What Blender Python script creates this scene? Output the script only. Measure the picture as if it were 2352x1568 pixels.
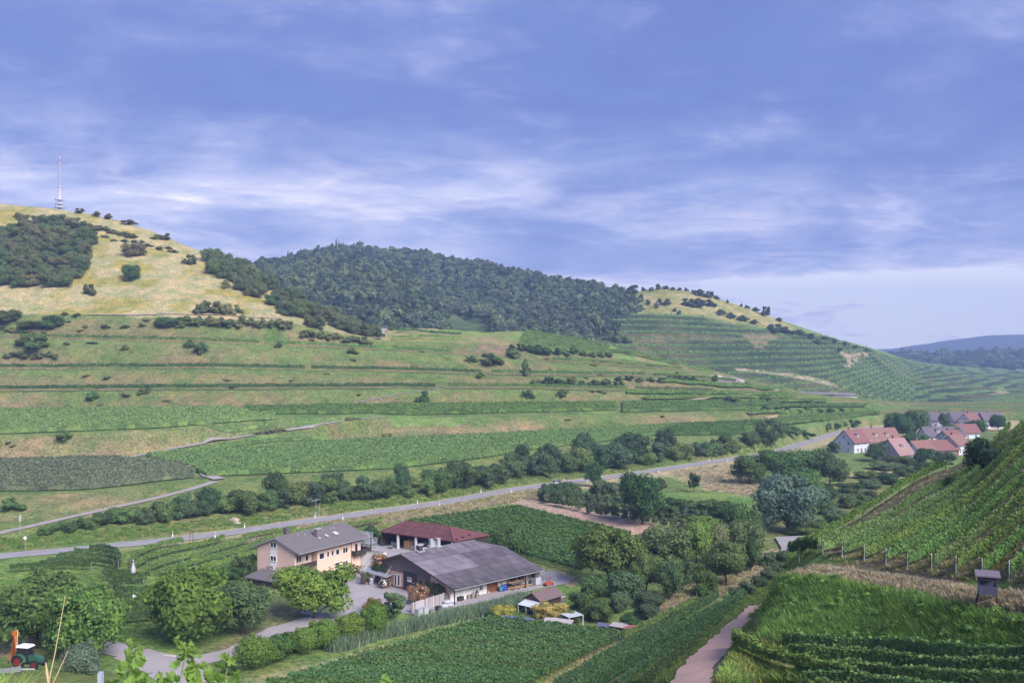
import bpy, math, random
import numpy as np
from mathutils import Vector, Matrix

for o in list(bpy.data.objects):
    bpy.data.objects.remove(o)
SC = bpy.context.scene
COL = SC.collection
random.seed(7)

# ---------------------------------------------------------------- camera
# All distances are in metres; the camera stands on a hillside 48 m above the valley floor.
F, H0, CX, FLOOR = 2288.0, 795.0, 1176.0, -48.0
cam_data = bpy.data.cameras.new('camera')
cam_data.sensor_width = 36.0
cam_data.lens = 36.0 * F / 2352.0
cam_data.shift_y = 11.0 / 2352.0
cam_data.clip_start = 0.1
cam_data.clip_end = 60000.0
cam = bpy.data.objects.new('camera', cam_data)
cam.location = (0, 0, 0)
cam.rotation_euler = (math.radians(90), 0, 0)
COL.objects.link(cam)
SC.camera = cam

# ---------------------------------------------------------------- sky + sun
SUN_DIR = Vector((0.50, -0.62, 0.61)).normalized()
SUN_EL = math.asin(SUN_DIR.z)
SUN_ROT = math.atan2(SUN_DIR.x, SUN_DIR.y)
world = bpy.data.worlds.new('World')
SC.world = world
world.use_nodes = True
nt = world.node_tree
nt.nodes.clear()
def N(tree, typ, **kw):
    n = tree.nodes.new(typ)
    for k, v in kw.items():
        setattr(n, k, v)
    return n
def L(tree, a, b):
    tree.links.new(a, b)
def mathn(tree, op, a, b=None, clamp=False):
    n = N(tree, 'ShaderNodeMath', operation=op)
    n.use_clamp = clamp
    for i, v in enumerate((a, b)):
        if v is None:
            continue
        if isinstance(v, (int, float)):
            n.inputs[i].default_value = v
        else:
            L(tree, v, n.inputs[i])
    return n.outputs[0]
def ramp(tree, fac, stops, interp='LINEAR'):
    n = N(tree, 'ShaderNodeValToRGB')
    n.color_ramp.interpolation = interp
    e = n.color_ramp.elements
    while len(e) < len(stops):
        e.new(0.5)
    for el, (p, c) in zip(e, stops):
        el.position = p
        el.color = (c[0], c[1], c[2], 1.0) if len(c) == 3 else c
    L(tree, fac, n.inputs[0])
    return n.outputs[0]
def mixc(tree, fac, a, b, blend='MIX'):
    n = N(tree, 'ShaderNodeMix', data_type='RGBA', blend_type=blend)
    for i, v in ((0, fac), (6, a), (7, b)):
        if isinstance(v, (int, float)):
            n.inputs[i].default_value = v
        elif isinstance(v, tuple):
            n.inputs[i].default_value = (v[0], v[1], v[2], 1.0)
        else:
            L(tree, v, n.inputs[i])
    return n.outputs[2]

SKY_STRENGTH = 0.10
SKY_GAIN = 0.56
sky = N(nt, 'ShaderNodeTexSky', sky_type='NISHITA')
sky.sun_disc = False
sky.sun_elevation = SUN_EL
sky.sun_rotation = SUN_ROT
sky.altitude = 300.0
sky.air_density = 1.0
sky.dust_density = 1.2
sky.ozone_density = 1.6
tc = N(nt, 'ShaderNodeTexCoord')
sep = N(nt, 'ShaderNodeSeparateXYZ')
L(nt, tc.outputs['Generated'], sep.inputs[0])
zc = mathn(nt, 'MAXIMUM', sep.outputs[2], 0.0)
den = mathn(nt, 'ADD', zc, 0.16)
px = mathn(nt, 'DIVIDE', sep.outputs[0], den)
py = mathn(nt, 'DIVIDE', sep.outputs[1], den)
comb = N(nt, 'ShaderNodeCombineXYZ')
L(nt, px, comb.inputs[0]); L(nt, py, comb.inputs[1])
def cloud_noise(scale, rot, sx, sy, detail, rough, off=(0, 0, 0), dist=0.0):
    m = N(nt, 'ShaderNodeMapping')
    m.inputs['Rotation'].default_value = (0, 0, math.radians(rot))
    m.inputs['Scale'].default_value = (sx, sy, 1)
    m.inputs['Location'].default_value = off
    L(nt, comb.outputs[0], m.inputs[0])
    n = N(nt, 'ShaderNodeTexNoise')
    n.inputs['Scale'].default_value = scale
    n.inputs['Detail'].default_value = detail
    n.inputs['Roughness'].default_value = rough
    n.inputs['Distortion'].default_value = dist
    L(nt, m.outputs[0], n.inputs['Vector'])
    return n.outputs['Fac']
# a broad dark cloud deck with soft swells, wisps below its edge, and fine streaks
big = cloud_noise(1.25, -30, 0.90, 1.0, 5, 0.55, (3.1, 1.35, 0), 0.5)
wisp = cloud_noise(3.0, -26, 0.80, 1.0, 9, 0.64, (0.4, 7.7, 0), 0.9)
fine = cloud_noise(9.0, -20, 0.65, 1.0, 9, 0.66, (5.0, 2.0, 0), 1.2)
mixv = mathn(nt, 'ADD', mathn(nt, 'MULTIPLY', big, 0.92), mathn(nt, 'ADD', mathn(nt, 'MULTIPLY', wisp, 0.62), mathn(nt, 'MULTIPLY', fine, 0.20)))
mixv = mathn(nt, 'SUBTRACT', mixv, 0.42)
# the deck ends in a slanting edge; below it the thinner bright sky shows through
slant = mathn(nt, 'ADD', zc, mathn(nt, 'MULTIPLY', sep.outputs[0], 0.11))
edge = mathn(nt, 'ADD', slant, mathn(nt, 'MULTIPLY', mathn(nt, 'SUBTRACT', wisp, 0.5), 0.16))
lift = ramp(nt, edge, [(0.0, (0.21,) * 3), (0.06, (0.21,) * 3), (0.12, (0.16,) * 3), (0.165, (0.115,) * 3), (0.20, (0.005,) * 3), (0.30, (0.0,) * 3), (0.42, (0.03,) * 3)], 'EASE')
low = ramp(nt, zc, [(0.0, (0.33,) * 3), (0.055, (0.30,) * 3), (0.08, (0.08,) * 3), (0.12, (0.0,) * 3)], 'EASE')
side = ramp(nt, sep.outputs[0], [(0.0, (0.25,) * 3), (0.36, (1.0,) * 3)], 'EASE')
bright = mathn(nt, 'ADD', mathn(nt, 'ADD', mixv, lift), mathn(nt, 'MULTIPLY', low, side))
cl = ramp(nt, bright, [(0.36, (0.118, 0.175, 0.475)), (0.46, (0.168, 0.226, 0.525)), (0.55, (0.265, 0.315, 0.605)),
                       (0.64, (0.42, 0.45, 0.71)), (0.74, (0.64, 0.640, 0.83)), (0.84, (0.95, 0.90, 0.95)), (0.98, (1.75, 1.60, 1.55))], 'B_SPLINE')
clk = N(nt, 'ShaderNodeVectorMath', operation='SCALE')
L(nt, cl, clk.inputs[0])
clk.inputs['Scale'].default_value = SKY_GAIN / SKY_STRENGTH
cover = ramp(nt, wisp, [(0.30, (0.86,) * 3), (0.60, (0.97,) * 3)])
skyc = mixc(nt, cover, sky.outputs[0], clk.outputs[0])
bg = N(nt, 'ShaderNodeBackground')
bg.inputs['Strength'].default_value = SKY_STRENGTH
L(nt, skyc, bg.inputs['Color'])
out = N(nt, 'ShaderNodeOutputWorld')
L(nt, bg.outputs[0], out.inputs['Surface'])

sun_data = bpy.data.lights.new('sun', 'SUN')
sun_data.energy = 3.1
sun_data.angle = math.radians(36.0)
sun_data.color = (1.0, 0.93, 0.86)
sun = bpy.data.objects.new('sun', sun_data)
sun.rotation_euler = SUN_DIR.to_track_quat('Z', 'Y').to_euler()
COL.objects.link(sun)

vs = SC.view_settings
vs.view_transform = 'Standard'
vs.look = 'None'
vs.exposure = 1.18
vs.gamma = 1.0
vs.use_curve_mapping = False
SC.render.engine = 'CYCLES'
SC.cycles.max_bounces = 4
SC.cycles.diffuse_bounces = 2
SC.cycles.glossy_bounces = 2
SC.cycles.transmission_bounces = 2
SC.cycles.transparent_max_bounces = 4
SC.cycles.volume_bounces = 0
SC.cycles.use_denoising = True
SC.cycles.use_adaptive_sampling = True
SC.cycles.adaptive_threshold = 0.012

# ---------------------------------------------------------------- numeric helpers
RNG = np.random.default_rng(11)
def hash2(ix, iy, seed):
    h = (ix.astype(np.int64) * 374761393 + iy.astype(np.int64) * 668265263 + seed * 974711) & 0x7fffffff
    h = ((h ^ (h >> 13)) * 1274126177) & 0x7fffffff
    return ((h ^ (h >> 16)) & 0xffff) / 65535.0
def vnoise(x, y, seed=0):
    x = np.asarray(x, float); y = np.asarray(y, float)
    ix = np.floor(x); iy = np.floor(y)
    fx = x - ix; fy = y - iy
    fx = fx * fx * (3 - 2 * fx); fy = fy * fy * (3 - 2 * fy)
    a = hash2(ix, iy, seed); b = hash2(ix + 1, iy, seed)
    c = hash2(ix, iy + 1, seed); d = hash2(ix + 1, iy + 1, seed)
    return (a * (1 - fx) + b * fx) * (1 - fy) + (c * (1 - fx) + d * fx) * fy
def fbm(x, y, seed=0, oct=4):
    s = 0; a = 0.5; t = 0
    for i in range(oct):
        s = s + a * vnoise(x * 2 ** i, y * 2 ** i, seed + i * 17); t += a; a *= 0.5
    return s / t
def sstep(a, b, x):
    t = np.clip((np.asarray(x, float) - a) / (b - a), 0, 1)
    return t * t * (3 - 2 * t)
def inpoly(u, v, poly):
    u = np.asarray(u, float); v = np.asarray(v, float)
    ins = np.zeros(u.shape, bool)
    n = len(poly)
    for i in range(n):
        x1, y1 = poly[i]; x2, y2 = poly[(i + 1) % n]
        if y1 == y2:
            continue
        c = ((y1 > v) != (y2 > v)) & (u < (x2 - x1) * (v - y1) / (y2 - y1) + x1)
        ins ^= c
    return ins
def P(u, v, d):
    return Vector(((u - CX) / F * d, d, -(v - H0) / F * d))
def uv_of(p):
    return CX + F * p[0] / p[1], H0 - F * p[2] / p[1]
def G(u, v, z=FLOOR):
    d = -z * F / (v - H0)
    return Vector(((u - CX) / F * d, d, z))
ORD = ['first', 'second', 'third', 'fourth', 'fifth', 'sixth', 'seventh', 'eighth', 'ninth', 'tenth', 'eleventh', 'twelfth',
       'thirteenth', 'fourteenth', 'fifteenth', 'sixteenth', 'seventeenth', 'eighteenth', 'nineteenth', 'twentieth']
TENS = ['', '', 'twenty', 'thirty', 'forty', 'fifty', 'sixty', 'seventy', 'eighty', 'ninety']
def ordinal(n):
    if n <= 20:
        return ORD[n - 1]
    t, r = divmod(n, 10)
    if r == 0:
        return TENS[t][:-1] + 'ieth'
    return TENS[t] + '-' + ORD[r - 1]

# ---------------------------------------------------------------- object helpers
def tag(o, label=None, cat=None, group=None, kind=None):
    if label: o['label'] = label
    if cat: o['category'] = cat
    if group: o['group'] = group
    if kind: o['kind'] = kind
    return o
def link(o, parent=None):
    COL.objects.link(o)
    if parent is not None:
        o.parent = parent
    return o
def empty(name, loc, rz=0.0, label=None, cat=None, group=None):
    o = bpy.data.objects.new(name, None)
    o.empty_display_size = 0.5
    o.location = loc
    o.rotation_euler = (0, 0, rz)
    link(o)
    return tag(o, label, cat, group)
def np_mesh(name, V, quads=None, tris=None, mats=(), smooth=False, mat_idx=None):
    me = bpy.data.meshes.new(name)
    V = np.asarray(V, np.float32).reshape(-1, 3)
    loops = []; totals = []
    if quads is not None and len(quads):
        q = np.asarray(quads, np.int32).reshape(-1, 4)
        loops.append(q.ravel()); totals.append(np.full(len(q), 4, np.int32))
    if tris is not None and len(tris):
        t = np.asarray(tris, np.int32).reshape(-1, 3)
        loops.append(t.ravel()); totals.append(np.full(len(t), 3, np.int32))
    loops = np.concatenate(loops); totals = np.concatenate(totals)
    me.vertices.add(len(V)); me.vertices.foreach_set('co', V.ravel())
    me.loops.add(len(loops)); me.loops.foreach_set('vertex_index', loops)
    me.polygons.add(len(totals))
    starts = np.concatenate(([0], np.cumsum(totals)[:-1])).astype(np.int32)
    me.polygons.foreach_set('loop_start', starts)
    me.polygons.foreach_set('use_smooth', np.full(len(totals), smooth, bool))
    for m in mats:
        me.materials.append(m)
    if mat_idx is not None:
        me.polygons.foreach_set('material_index', np.asarray(mat_idx, np.int32))
    me.update(calc_edges=True)
    return me
def mobj(name, me, parent=None, loc=None, color=None):
    o = bpy.data.objects.new(name, me)
    if loc is not None: o.location = loc
    if color is not None: o.color = (color[0], color[1], color[2], 1.0)
    return link(o, parent)

class MB:
    """collects polygons and links them as one mesh object"""
    def __init__(self):
        self.v = []; self.f = []
    def poly(self, pts):
        i = len(self.v); self.v += [tuple(p) for p in pts]; self.f.append(tuple(range(i, i + len(pts)))); return self
    def box(self, x0, x1, y0, y1, z0, z1):
        i = len(self.v)
        self.v += [(x0, y0, z0), (x1, y0, z0), (x1, y1, z0), (x0, y1, z0), (x0, y0, z1), (x1, y0, z1), (x1, y1, z1), (x0, y1, z1)]
        for f in ((0, 3, 2, 1), (4, 5, 6, 7), (0, 1, 5, 4), (1, 2, 6, 5), (2, 3, 7, 6), (3, 0, 4, 7)):
            self.f.append(tuple(i + k for k in f))
        return self
    def hexa(self, bottom, top):
        i = len(self.v); n = len(bottom)
        self.v += [tuple(p) for p in bottom] + [tuple(p) for p in top]
        self.f.append(tuple(i + n - 1 - k for k in range(n)))
        self.f.append(tuple(i + n + k for k in range(n)))
        for k in range(n):
            m = (k + 1) % n
            self.f.append((i + k, i + m, i + n + m, i + n + k))
        return self
    def slab(self, pts, t):
        """a sheet of thickness t below the polygon pts (seen from above, counter-clockwise)"""
        return self.hexa([(p[0], p[1], p[2] - t) for p in pts], pts)
    def bar(self, a, b, w, h=None):
        a = Vector(a); b = Vector(b); h = h or w
        d = (b - a).normalized()
        s = d.cross(Vector((0, 0, 1)))
        if s.length < 1e-3: s = Vector((1, 0, 0))
        s.normalize(); t = s.cross(d).normalized()
        s *= w / 2; t *= h / 2
        return self.hexa([a - s - t, a + s - t, a + s + t, a - s + t], [b - s - t, b + s - t, b + s + t, b - s + t])
    def tube(self, pts, rs, n=8, cap=True):
        i0 = len(self.v)
        pts = [Vector(p) for p in pts]
        for k, (p, r) in enumerate(zip(pts, rs)):
            d = (pts[min(k + 1, len(pts) - 1)] - pts[max(k - 1, 0)]).normalized()
            s = d.cross(Vector((0, 0, 1)))
            if s.length < 1e-3: s = Vector((1, 0, 0))
            s.normalize(); t = s.cross(d)
            for j in range(n):
                a = 2 * math.pi * j / n
                self.v.append(tuple(p + s * (r * math.cos(a)) + t * (r * math.sin(a))))
        for k in range(len(pts) - 1):
            for j in range(n):
                a = i0 + k * n + j; b = i0 + k * n + (j + 1) % n
                self.f.append((a, b, b + n, a + n))
        if cap:
            self.f.append(tuple(i0 + j for j in range(n))[::-1])
            self.f.append(tuple(i0 + (len(pts) - 1) * n + j for j in range(n)))
        return self
    def lathe(self, prof, n=16, c=(0, 0, 0)):
        i0 = len(self.v)
        for r, z in prof:
            for j in range(n):
                a = 2 * math.pi * j / n
                self.v.append((c[0] + r * math.cos(a), c[1] + r * math.sin(a), c[2] + z))
        for k in range(len(prof) - 1):
            for j in range(n):
                a = i0 + k * n + j; b = i0 + k * n + (j + 1) % n
                self.f.append((a, b, b + n, a + n))
        self.f.append(tuple(i0 + j for j in range(n))[::-1])
        self.f.append(tuple(i0 + (len(prof) - 1) * n + j for j in range(n)))
        return self
    def mesh(self, name, mat, smooth=False):
        me = bpy.data.meshes.new(name)
        me.from_pydata(self.v, [], self.f)
        me.materials.append(mat)
        if smooth:
            me.polygons.foreach_set('use_smooth', [True] * len(me.polygons))
        me.update()
        return me
    def build(self, name, mat, parent=None, loc=None, color=None, smooth=False):
        return mobj(name, self.mesh(name, mat, smooth), parent, loc, color)

# ---------------------------------------------------------------- materials
def new_mat(name):
    m = bpy.data.materials.new(name)
    m.use_nodes = True
    m.node_tree.nodes.clear()
    return m, m.node_tree
def surf(name, c, c2=None, scale=3.0, amt=0.5, rough=0.85, bump=0.0, bscale=None, objcol=False, stretch=(1, 1, 1), spec=0.3, metal=0.0, detail=5):
    """plain surface: base colour broken up by noise, fine relief as bump"""
    m, t = new_mat(name)
    o = N(t, 'ShaderNodeOutputMaterial'); b = N(t, 'ShaderNodeBsdfPrincipled')
    L(t, b.outputs[0], o.inputs[0])
    b.inputs['Roughness'].default_value = rough
    b.inputs['Specular IOR Level'].default_value = spec
    b.inputs['Metallic'].default_value = metal
    co = N(t, 'ShaderNodeTexCoord'); mp = N(t, 'ShaderNodeMapping')
    mp.inputs['Scale'].default_value = stretch
    L(t, co.outputs['Object'], mp.inputs[0])
    n = N(t, 'ShaderNodeTexNoise'); n.inputs['Scale'].default_value = scale; n.inputs['Detail'].default_value = detail
    n.inputs['Roughness'].default_value = 0.65
    L(t, mp.outputs[0], n.inputs['Vector'])
    c2 = c2 or tuple(x * 0.72 for x in c)
    f = ramp(t, n.outputs['Fac'], [(0.5 - amt / 2, (0, 0, 0)), (0.5 + amt / 2, (1, 1, 1))])
    if objcol:
        oi = N(t, 'ShaderNodeObjectInfo')
        k = ramp(t, n.outputs['Fac'], [(0.3, (0.72,) * 3), (0.7, (1.12,) * 3)])
        colr = mixc(t, 1.0, oi.outputs['Color'], k, 'MULTIPLY')
    else:
        colr = mixc(t, f, c2, c)
    L(t, colr, b.inputs['Base Color'])
    if bump:
        bn = N(t, 'ShaderNodeTexNoise'); bn.inputs['Scale'].default_value = bscale or scale * 4; bn.inputs['Detail'].default_value = 4
        L(t, mp.outputs[0], bn.inputs['Vector'])
        bp = N(t, 'ShaderNodeBump'); bp.inputs['Strength'].default_value = bump; bp.inputs['Distance'].default_value = 0.1
        L(t, bn.outputs['Fac'], bp.inputs['Height']); L(t, bp.outputs[0], b.inputs['Normal'])
    return m
def foliage(name, color=None, var=0.5, trans=0.36, rnd=0.0):
    """leaves: colour of the plant (object colour unless fixed), varied from leaf to leaf"""
    m, t = new_mat(name)
    o = N(t, 'ShaderNodeOutputMaterial')
    if color is None:
        base = N(t, 'ShaderNodeObjectInfo').outputs['Color']
    else:
        rgb = N(t, 'ShaderNodeRGB'); rgb.outputs[0].default_value = (*color, 1); base = rgb.outputs[0]
    g = N(t, 'ShaderNodeNewGeometry')
    k = ramp(t, g.outputs['Random Per Island'], [(0.0, (1 - var * .75, 1 - var * .62, 1 - var * .6)), (0.55, (1.0, 1.0, 1.0)), (1.0, (1 + var * 1.2, 1 + var * .85, 1 + var * .35))])
    c = mixc(t, 1.0, mixc(t, 1.0, base, (1.62, 1.54, 1.78), 'MULTIPLY'), k, 'MULTIPLY')
    if rnd:
        oi = N(t, 'ShaderNodeObjectInfo')
        kk = ramp(t, oi.outputs['Random'], [(0.0, (1 - rnd, 1 - rnd * .85, 1 - rnd * .6)), (0.5, (1, 1, 1)), (1.0, (1 + rnd * 1.3, 1 + rnd, 1 + rnd * .3))])
        c = mixc(t, 1.0, c, kk, 'MULTIPLY')
    d = N(t, 'ShaderNodeBsdfDiffuse'); L(t, c, d.inputs[0])
    tr = N(t, 'ShaderNodeBsdfTranslucent')
    c2 = mixc(t, 1.0, c, (1.15, 1.25, 0.6), 'MULTIPLY'); L(t, c2, tr.inputs[0])
    mx = N(t, 'ShaderNodeMixShader'); mx.inputs[0].default_value = trans
    L(t, d.outputs[0], mx.inputs[1]); L(t, tr.outputs[0], mx.inputs[2]); L(t, mx.outputs[0], o.inputs[0])
    return m
def terrain_mat(name, fine=1.2, mid=0.12, bump=0.5):
    m, t = new_mat(name)
    o = N(t, 'ShaderNodeOutputMaterial'); b = N(t, 'ShaderNodeBsdfDiffuse')
    L(t, b.outputs[0], o.inputs[0])
    at = N(t, 'ShaderNodeAttribute'); at.attribute_name = 'Col'
    co = N(t, 'ShaderNodeTexCoord')
    n1 = N(t, 'ShaderNodeTexNoise'); n1.inputs['Scale'].default_value = fine; n1.inputs['Detail'].default_value = 6; n1.inputs['Roughness'].default_value = 0.7
    n2 = N(t, 'ShaderNodeTexNoise'); n2.inputs['Scale'].default_value = mid; n2.inputs['Detail'].default_value = 5; n2.inputs['Roughness'].default_value = 0.6
    L(t, co.outputs['Object'], n1.inputs['Vector']); L(t, co.outputs['Object'], n2.inputs['Vector'])
    k1 = ramp(t, n1.outputs['Fac'], [(0.34, (0.46, 0.50, 0.46)), (0.5, (0.98, 0.98, 0.98)), (0.67, (1.55, 1.46, 1.32))])
    n4 = N(t, 'ShaderNodeTexNoise'); n4.inputs['Scale'].default_value = fine * .28; n4.inputs['Detail'].default_value = 7; n4.inputs['Roughness'].default_value = 0.72
    L(t, co.outputs['Object'], n4.inputs['Vector'])
    k4 = ramp(t, n4.outputs['Fac'], [(0.38, (0.76, 0.85, 0.74)), (0.52, (1, 1, 1)), (0.64, (1.17, 1.11, 1.06))])
    k2 = ramp(t, n2.outputs['Fac'], [(0.34, (0.70, 0.86, 0.72)), (0.5, (1, 1, 1)), (0.66, (1.28, 1.12, 1.06))])
    c = mixc(t, 1.0, mixc(t, 1.0, mixc(t, 1.0, at.outputs['Color'], k4, 'MULTIPLY'), k1, 'MULTIPLY'), k2, 'MULTIPLY')
    L(t, c, b.inputs[0])
    bp = N(t, 'ShaderNodeBump'); bp.inputs['Strength'].default_value = bump; bp.inputs['Distance'].default_value = 0.6
    L(t, n1.outputs['Fac'], bp.inputs['Height']); L(t, bp.outputs[0], b.inputs['Normal'])
    return m
def glass_dark(name='window_glass'):
    m, t = new_mat(name)
    o = N(t, 'ShaderNodeOutputMaterial'); b = N(t, 'ShaderNodeBsdfPrincipled')
    b.inputs['Base Color'].default_value = (0.02, 0.022, 0.03, 1); b.inputs['Roughness'].default_value = 0.08
    L(t, b.outputs[0], o.inputs[0])
    return m

M = {}
M['leaf'] = foliage('leaf_foliage')
M['bark'] = surf('bark', (0.10, 0.075, 0.055), scale=6, bump=0.6, stretch=(1, 1, .3))
M['ground'] = terrain_mat('ground_cover')
M['ground_far'] = terrain_mat('ground_cover_far', fine=0.5, mid=0.05, bump=0.6)
M['ground_near'] = terrain_mat('ground_cover_near', fine=2.2, mid=0.25, bump=0.7)
# ================================================================ TERRAIN
# Each sheet is a height field given by profile lines (u, v, d): bearing, elevation and distance of a terrain edge.
def cpts(lst, us, smooth=3):
    a = np.array(lst, float)
    v = np.interp(us, a[:, 0], a[:, 1]); d = np.interp(us, a[:, 0], a[:, 2])
    k = np.ones(2 * smooth + 1) / (2 * smooth + 1)
    pad = lambda q: np.concatenate((np.full(smooth, q[0]), q, np.full(smooth, q[-1])))
    if smooth:
        v = np.convolve(pad(v), k, 'valid'); d = np.convolve(pad(d), k, 'valid')
    return d, -(v - H0) / F * d
def zpts(lst, us, smooth=3):
    """control points given as (u, d, z)"""
    a = np.array(lst, float)
    return cpts([(p[0], H0 - F * p[2] / p[1], p[1]) for p in a], us, smooth)

class Sheet:
    def __init__(self, us, lines, subs, noise=None):
        self.us = us
        self.LD = np.array([l[0] for l in lines]); self.LZ = np.array([l[1] for l in lines])
        for k in range(1, len(self.LD)):                       # keep every profile running away from the viewer
            self.LD[k] = np.maximum(self.LD[k], self.LD[k - 1] + 0.4)
        rows = []
        for k in range(len(lines) - 1):
            for j in range(subs[k]):
                rows.append(k + j / subs[k])
        rows.append(len(lines) - 1.0)
        self.t = np.array(rows)
        k0 = np.minimum(self.t.astype(int), len(lines) - 2); fr = (self.t - k0)[:, None]
        self.D = self.LD[k0] * (1 - fr) + self.LD[k0 + 1] * fr
        self.Z = self.LZ[k0] * (1 - fr) + self.LZ[k0 + 1] * fr
        self.X = (us[None, :] - CX) / F * self.D
        self.U = np.broadcast_to(us[None, :], self.D.shape)
        self.T = np.broadcast_to(self.t[:, None], self.D.shape)
    @property
    def V(self):
        return H0 - F * self.Z / self.D
    def col(self, u):
        i = np.clip((u - self.us[0]) / (self.us[1] - self.us[0]), 0, len(self.us) - 1.001)
        k = int(i); f = i - k
        return self.D[:, k] * (1 - f) + self.D[:, k + 1] * f, self.Z[:, k] * (1 - f) + self.Z[:, k + 1] * f
    def height(self, x, y):
        u = CX + F * x / y
        if u < self.us[0] or u > self.us[-1]: return -1e9
        D, Z = self.col(u)
        if y < D[0] or y > D[-1]: return -1e9
        return float(np.interp(y, D, Z))
    def hit(self, u, v):
        D, Z = self.col(u)
        V = H0 - F * Z / D
        idx = np.nonzero((V[:-1] > v) & (V[1:] <= v))[0]
        if not len(idx): return None
        k = idx[0]; f = (V[k] - v) / max(V[k] - V[k + 1], 1e-6)
        d = D[k] + (D[k + 1] - D[k]) * f
        return Vector(((u - CX) / F * d, d, Z[k] + (Z[k + 1] - Z[k]) * f))
    def at(self, t, u):
        """point on profile position t (line index + fraction) at bearing u"""
        k = min(int(t), len(self.LD) - 2); f = t - k
        i = np.clip((u - self.us[0]) / (self.us[1] - self.us[0]), 0, len(self.us) - 1.001); c = int(i); g = i - c
        q = lambda A: (A[k, c] * (1 - f) + A[k + 1, c] * f) * (1 - g) + (A[k, c + 1] * (1 - f) + A[k + 1, c + 1] * f) * g
        d = q(self.LD)
        x = (u - CX) / F * d
        return Vector((x, d, self.height(x, d)))
    def build(self, name, mat, colors, kind='structure'):
        R, C = self.D.shape
        V = np.stack((self.X, self.D, self.Z), -1).reshape(-1, 3)
        i = np.arange(R * C).reshape(R, C)
        q = np.stack((i[:-1, :-1], i[:-1, 1:], i[1:, 1:], i[1:, :-1]), -1).reshape(-1, 4)
        me = np_mesh(name, V, quads=q, mats=[mat], smooth=True)
        a = me.color_attributes.new('Col', 'FLOAT_COLOR', 'POINT')
        c = np.ones((R * C, 4), np.float32); c[:, :3] = colors.reshape(-1, 3)
        a.data.foreach_set('color', c.ravel())
        o = mobj(name, me)
        return tag(o, kind=kind)

def lerp(a, b, t):
    a = np.asarray(a, float); b = np.asarray(b, float)
    t = np.asarray(t)[..., None]
    return a * (1 - t) + b * t
C_GRASS = (0.145, 0.195, 0.072); C_BRIGHT = (0.165, 0.250, 0.082); C_DRY = (0.40, 0.345, 0.215); C_HILL = (0.365, 0.325, 0.185)
C_BANK = (0.215, 0.205, 0.100); C_LOESS = (0.33, 0.245, 0.17); C_VINE = (0.120, 0.170, 0.070); C_DARK = (0.065, 0.100, 0.045)
C_SOIL = (0.42, 0.30, 0.25); C_STRAW = (0.50, 0.43, 0.32)

# ---------------------------------------------------------------- A: valley floor, terraced hillside and the dry hill
us = np.arange(-700, 2901, 7.0)
road_front = [(-700, 1352), (0, 1287), (250, 1263), (500, 1233), (750, 1196), (1000, 1161), (1200, 1125), (1400, 1099), (1600, 1069), (1750, 1046), (1830, 1026), (1900, 1003), (1935, 993), (2000, 985), (2100, 978), (2300, 972)]
road_back = [(-700, 1330), (0, 1268), (250, 1246), (500, 1221), (750, 1186), (1000, 1152), (1200, 1117), (1400, 1092), (1600, 1063), (1750, 1041), (1830, 1020), (1900, 998), (1935, 988), (2000, 980), (2100, 973), (2300, 968)]
RBv = np.interp(us, [p[0] for p in road_back], [p[1] for p in road_back]) - 3
RBd = -FLOOR * F / (RBv - H0)
flat = lambda d: (np.full(us.shape, float(d)), np.full(us.shape, FLOOR))
def after(line, gap, dz=0.0):
    return line[0] + gap, line[1] + dz
B1 = cpts([(-700, 1165, 283), (0, 1131, 286), (200, 1128, 288), (460, 1097, 315), (600, 1092, 322), (900, 1080, 330), (1100, 1055, 362), (1200, 1037, 388), (1480, 1003, 451), (1600, 1002, 450), (1720, 1003, 458), (1850, 985, 515), (1950, 968, 590), (2100, 950, 630), (2900, 945, 650)], us)
C1 = cpts([(-700, 1066, 366), (0, 1058, 365), (300, 1052, 368), (560, 1032, 395), (850, 1012, 425), (1100, 1003, 430), (1400, 988, 470), (1600, 975, 500), (1750, 968, 520), (1850, 962, 540), (2000, 955, 600), (2100, 948, 650), (2900, 940, 680)], us)
D1 = cpts([(-700, 1004, 376), (0, 1000, 373), (350, 987, 378), (650, 965, 402), (850, 957, 434), (950, 966, 441), (1100, 961, 447), (1400, 951, 485), (1600, 946, 515), (1750, 943, 540), (1850, 941, 560), (2000, 939, 620), (2100, 938, 700), (2900, 935, 720)], us)
E1 = cpts([(-700, 947, 440), (0, 943, 440), (500, 938, 442), (800, 936, 455), (1000, 932, 465), (1400, 928, 505), (1600, 925, 540), (1850, 920, 585), (2000, 925, 650), (2100, 930, 720), (2900, 930, 740)], us)
F1 = cpts([(-700, 903, 452), (0, 900, 452), (500, 896, 455), (1000, 893, 480), (1200, 894, 497), (1400, 898, 520), (1600, 902, 555), (1850, 905, 602), (2000, 918, 680), (2100, 925, 740), (2900, 926, 760)], us)
H1 = cpts([(-700, 850, 476), (0, 850, 476), (500, 848, 480), (700, 852, 492), (900, 855, 505), (1100, 861, 520), (1300, 864, 537), (1500, 866, 565), (1640, 874, 592), (1800, 893, 630), (1850, 905, 642), (1900, 914, 670), (2000, 922, 720), (2100, 928, 780), (2900, 924, 800)], us)
J1 = cpts([(-700, 776, 500), (0, 778, 500), (300, 784, 502), (500, 789, 506), (700, 797, 520), (900, 807, 535), (1050, 814, 545), (1200, 827, 560), (1400, 840, 580), (1560, 852, 602), (1640, 861, 622), (1800, 889, 670), (1850, 906, 682), (1900, 916, 705), (2000, 924, 760), (2100, 929, 820), (2900, 922, 840)], us)
L1 = cpts([(-700, 722, 532), (0, 724, 530), (300, 724, 530), (650, 737, 535), (760, 762, 545), (900, 785, 560), (1000, 785, 575), (1150, 792, 590), (1300, 808, 606), (1450, 826, 622), (1560, 845, 640), (1640, 857, 652), (1800, 888, 690), (1850, 906, 700), (1900, 917, 722), (2000, 925, 780), (2100, 930, 840), (2900, 921, 860)], us)
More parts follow.
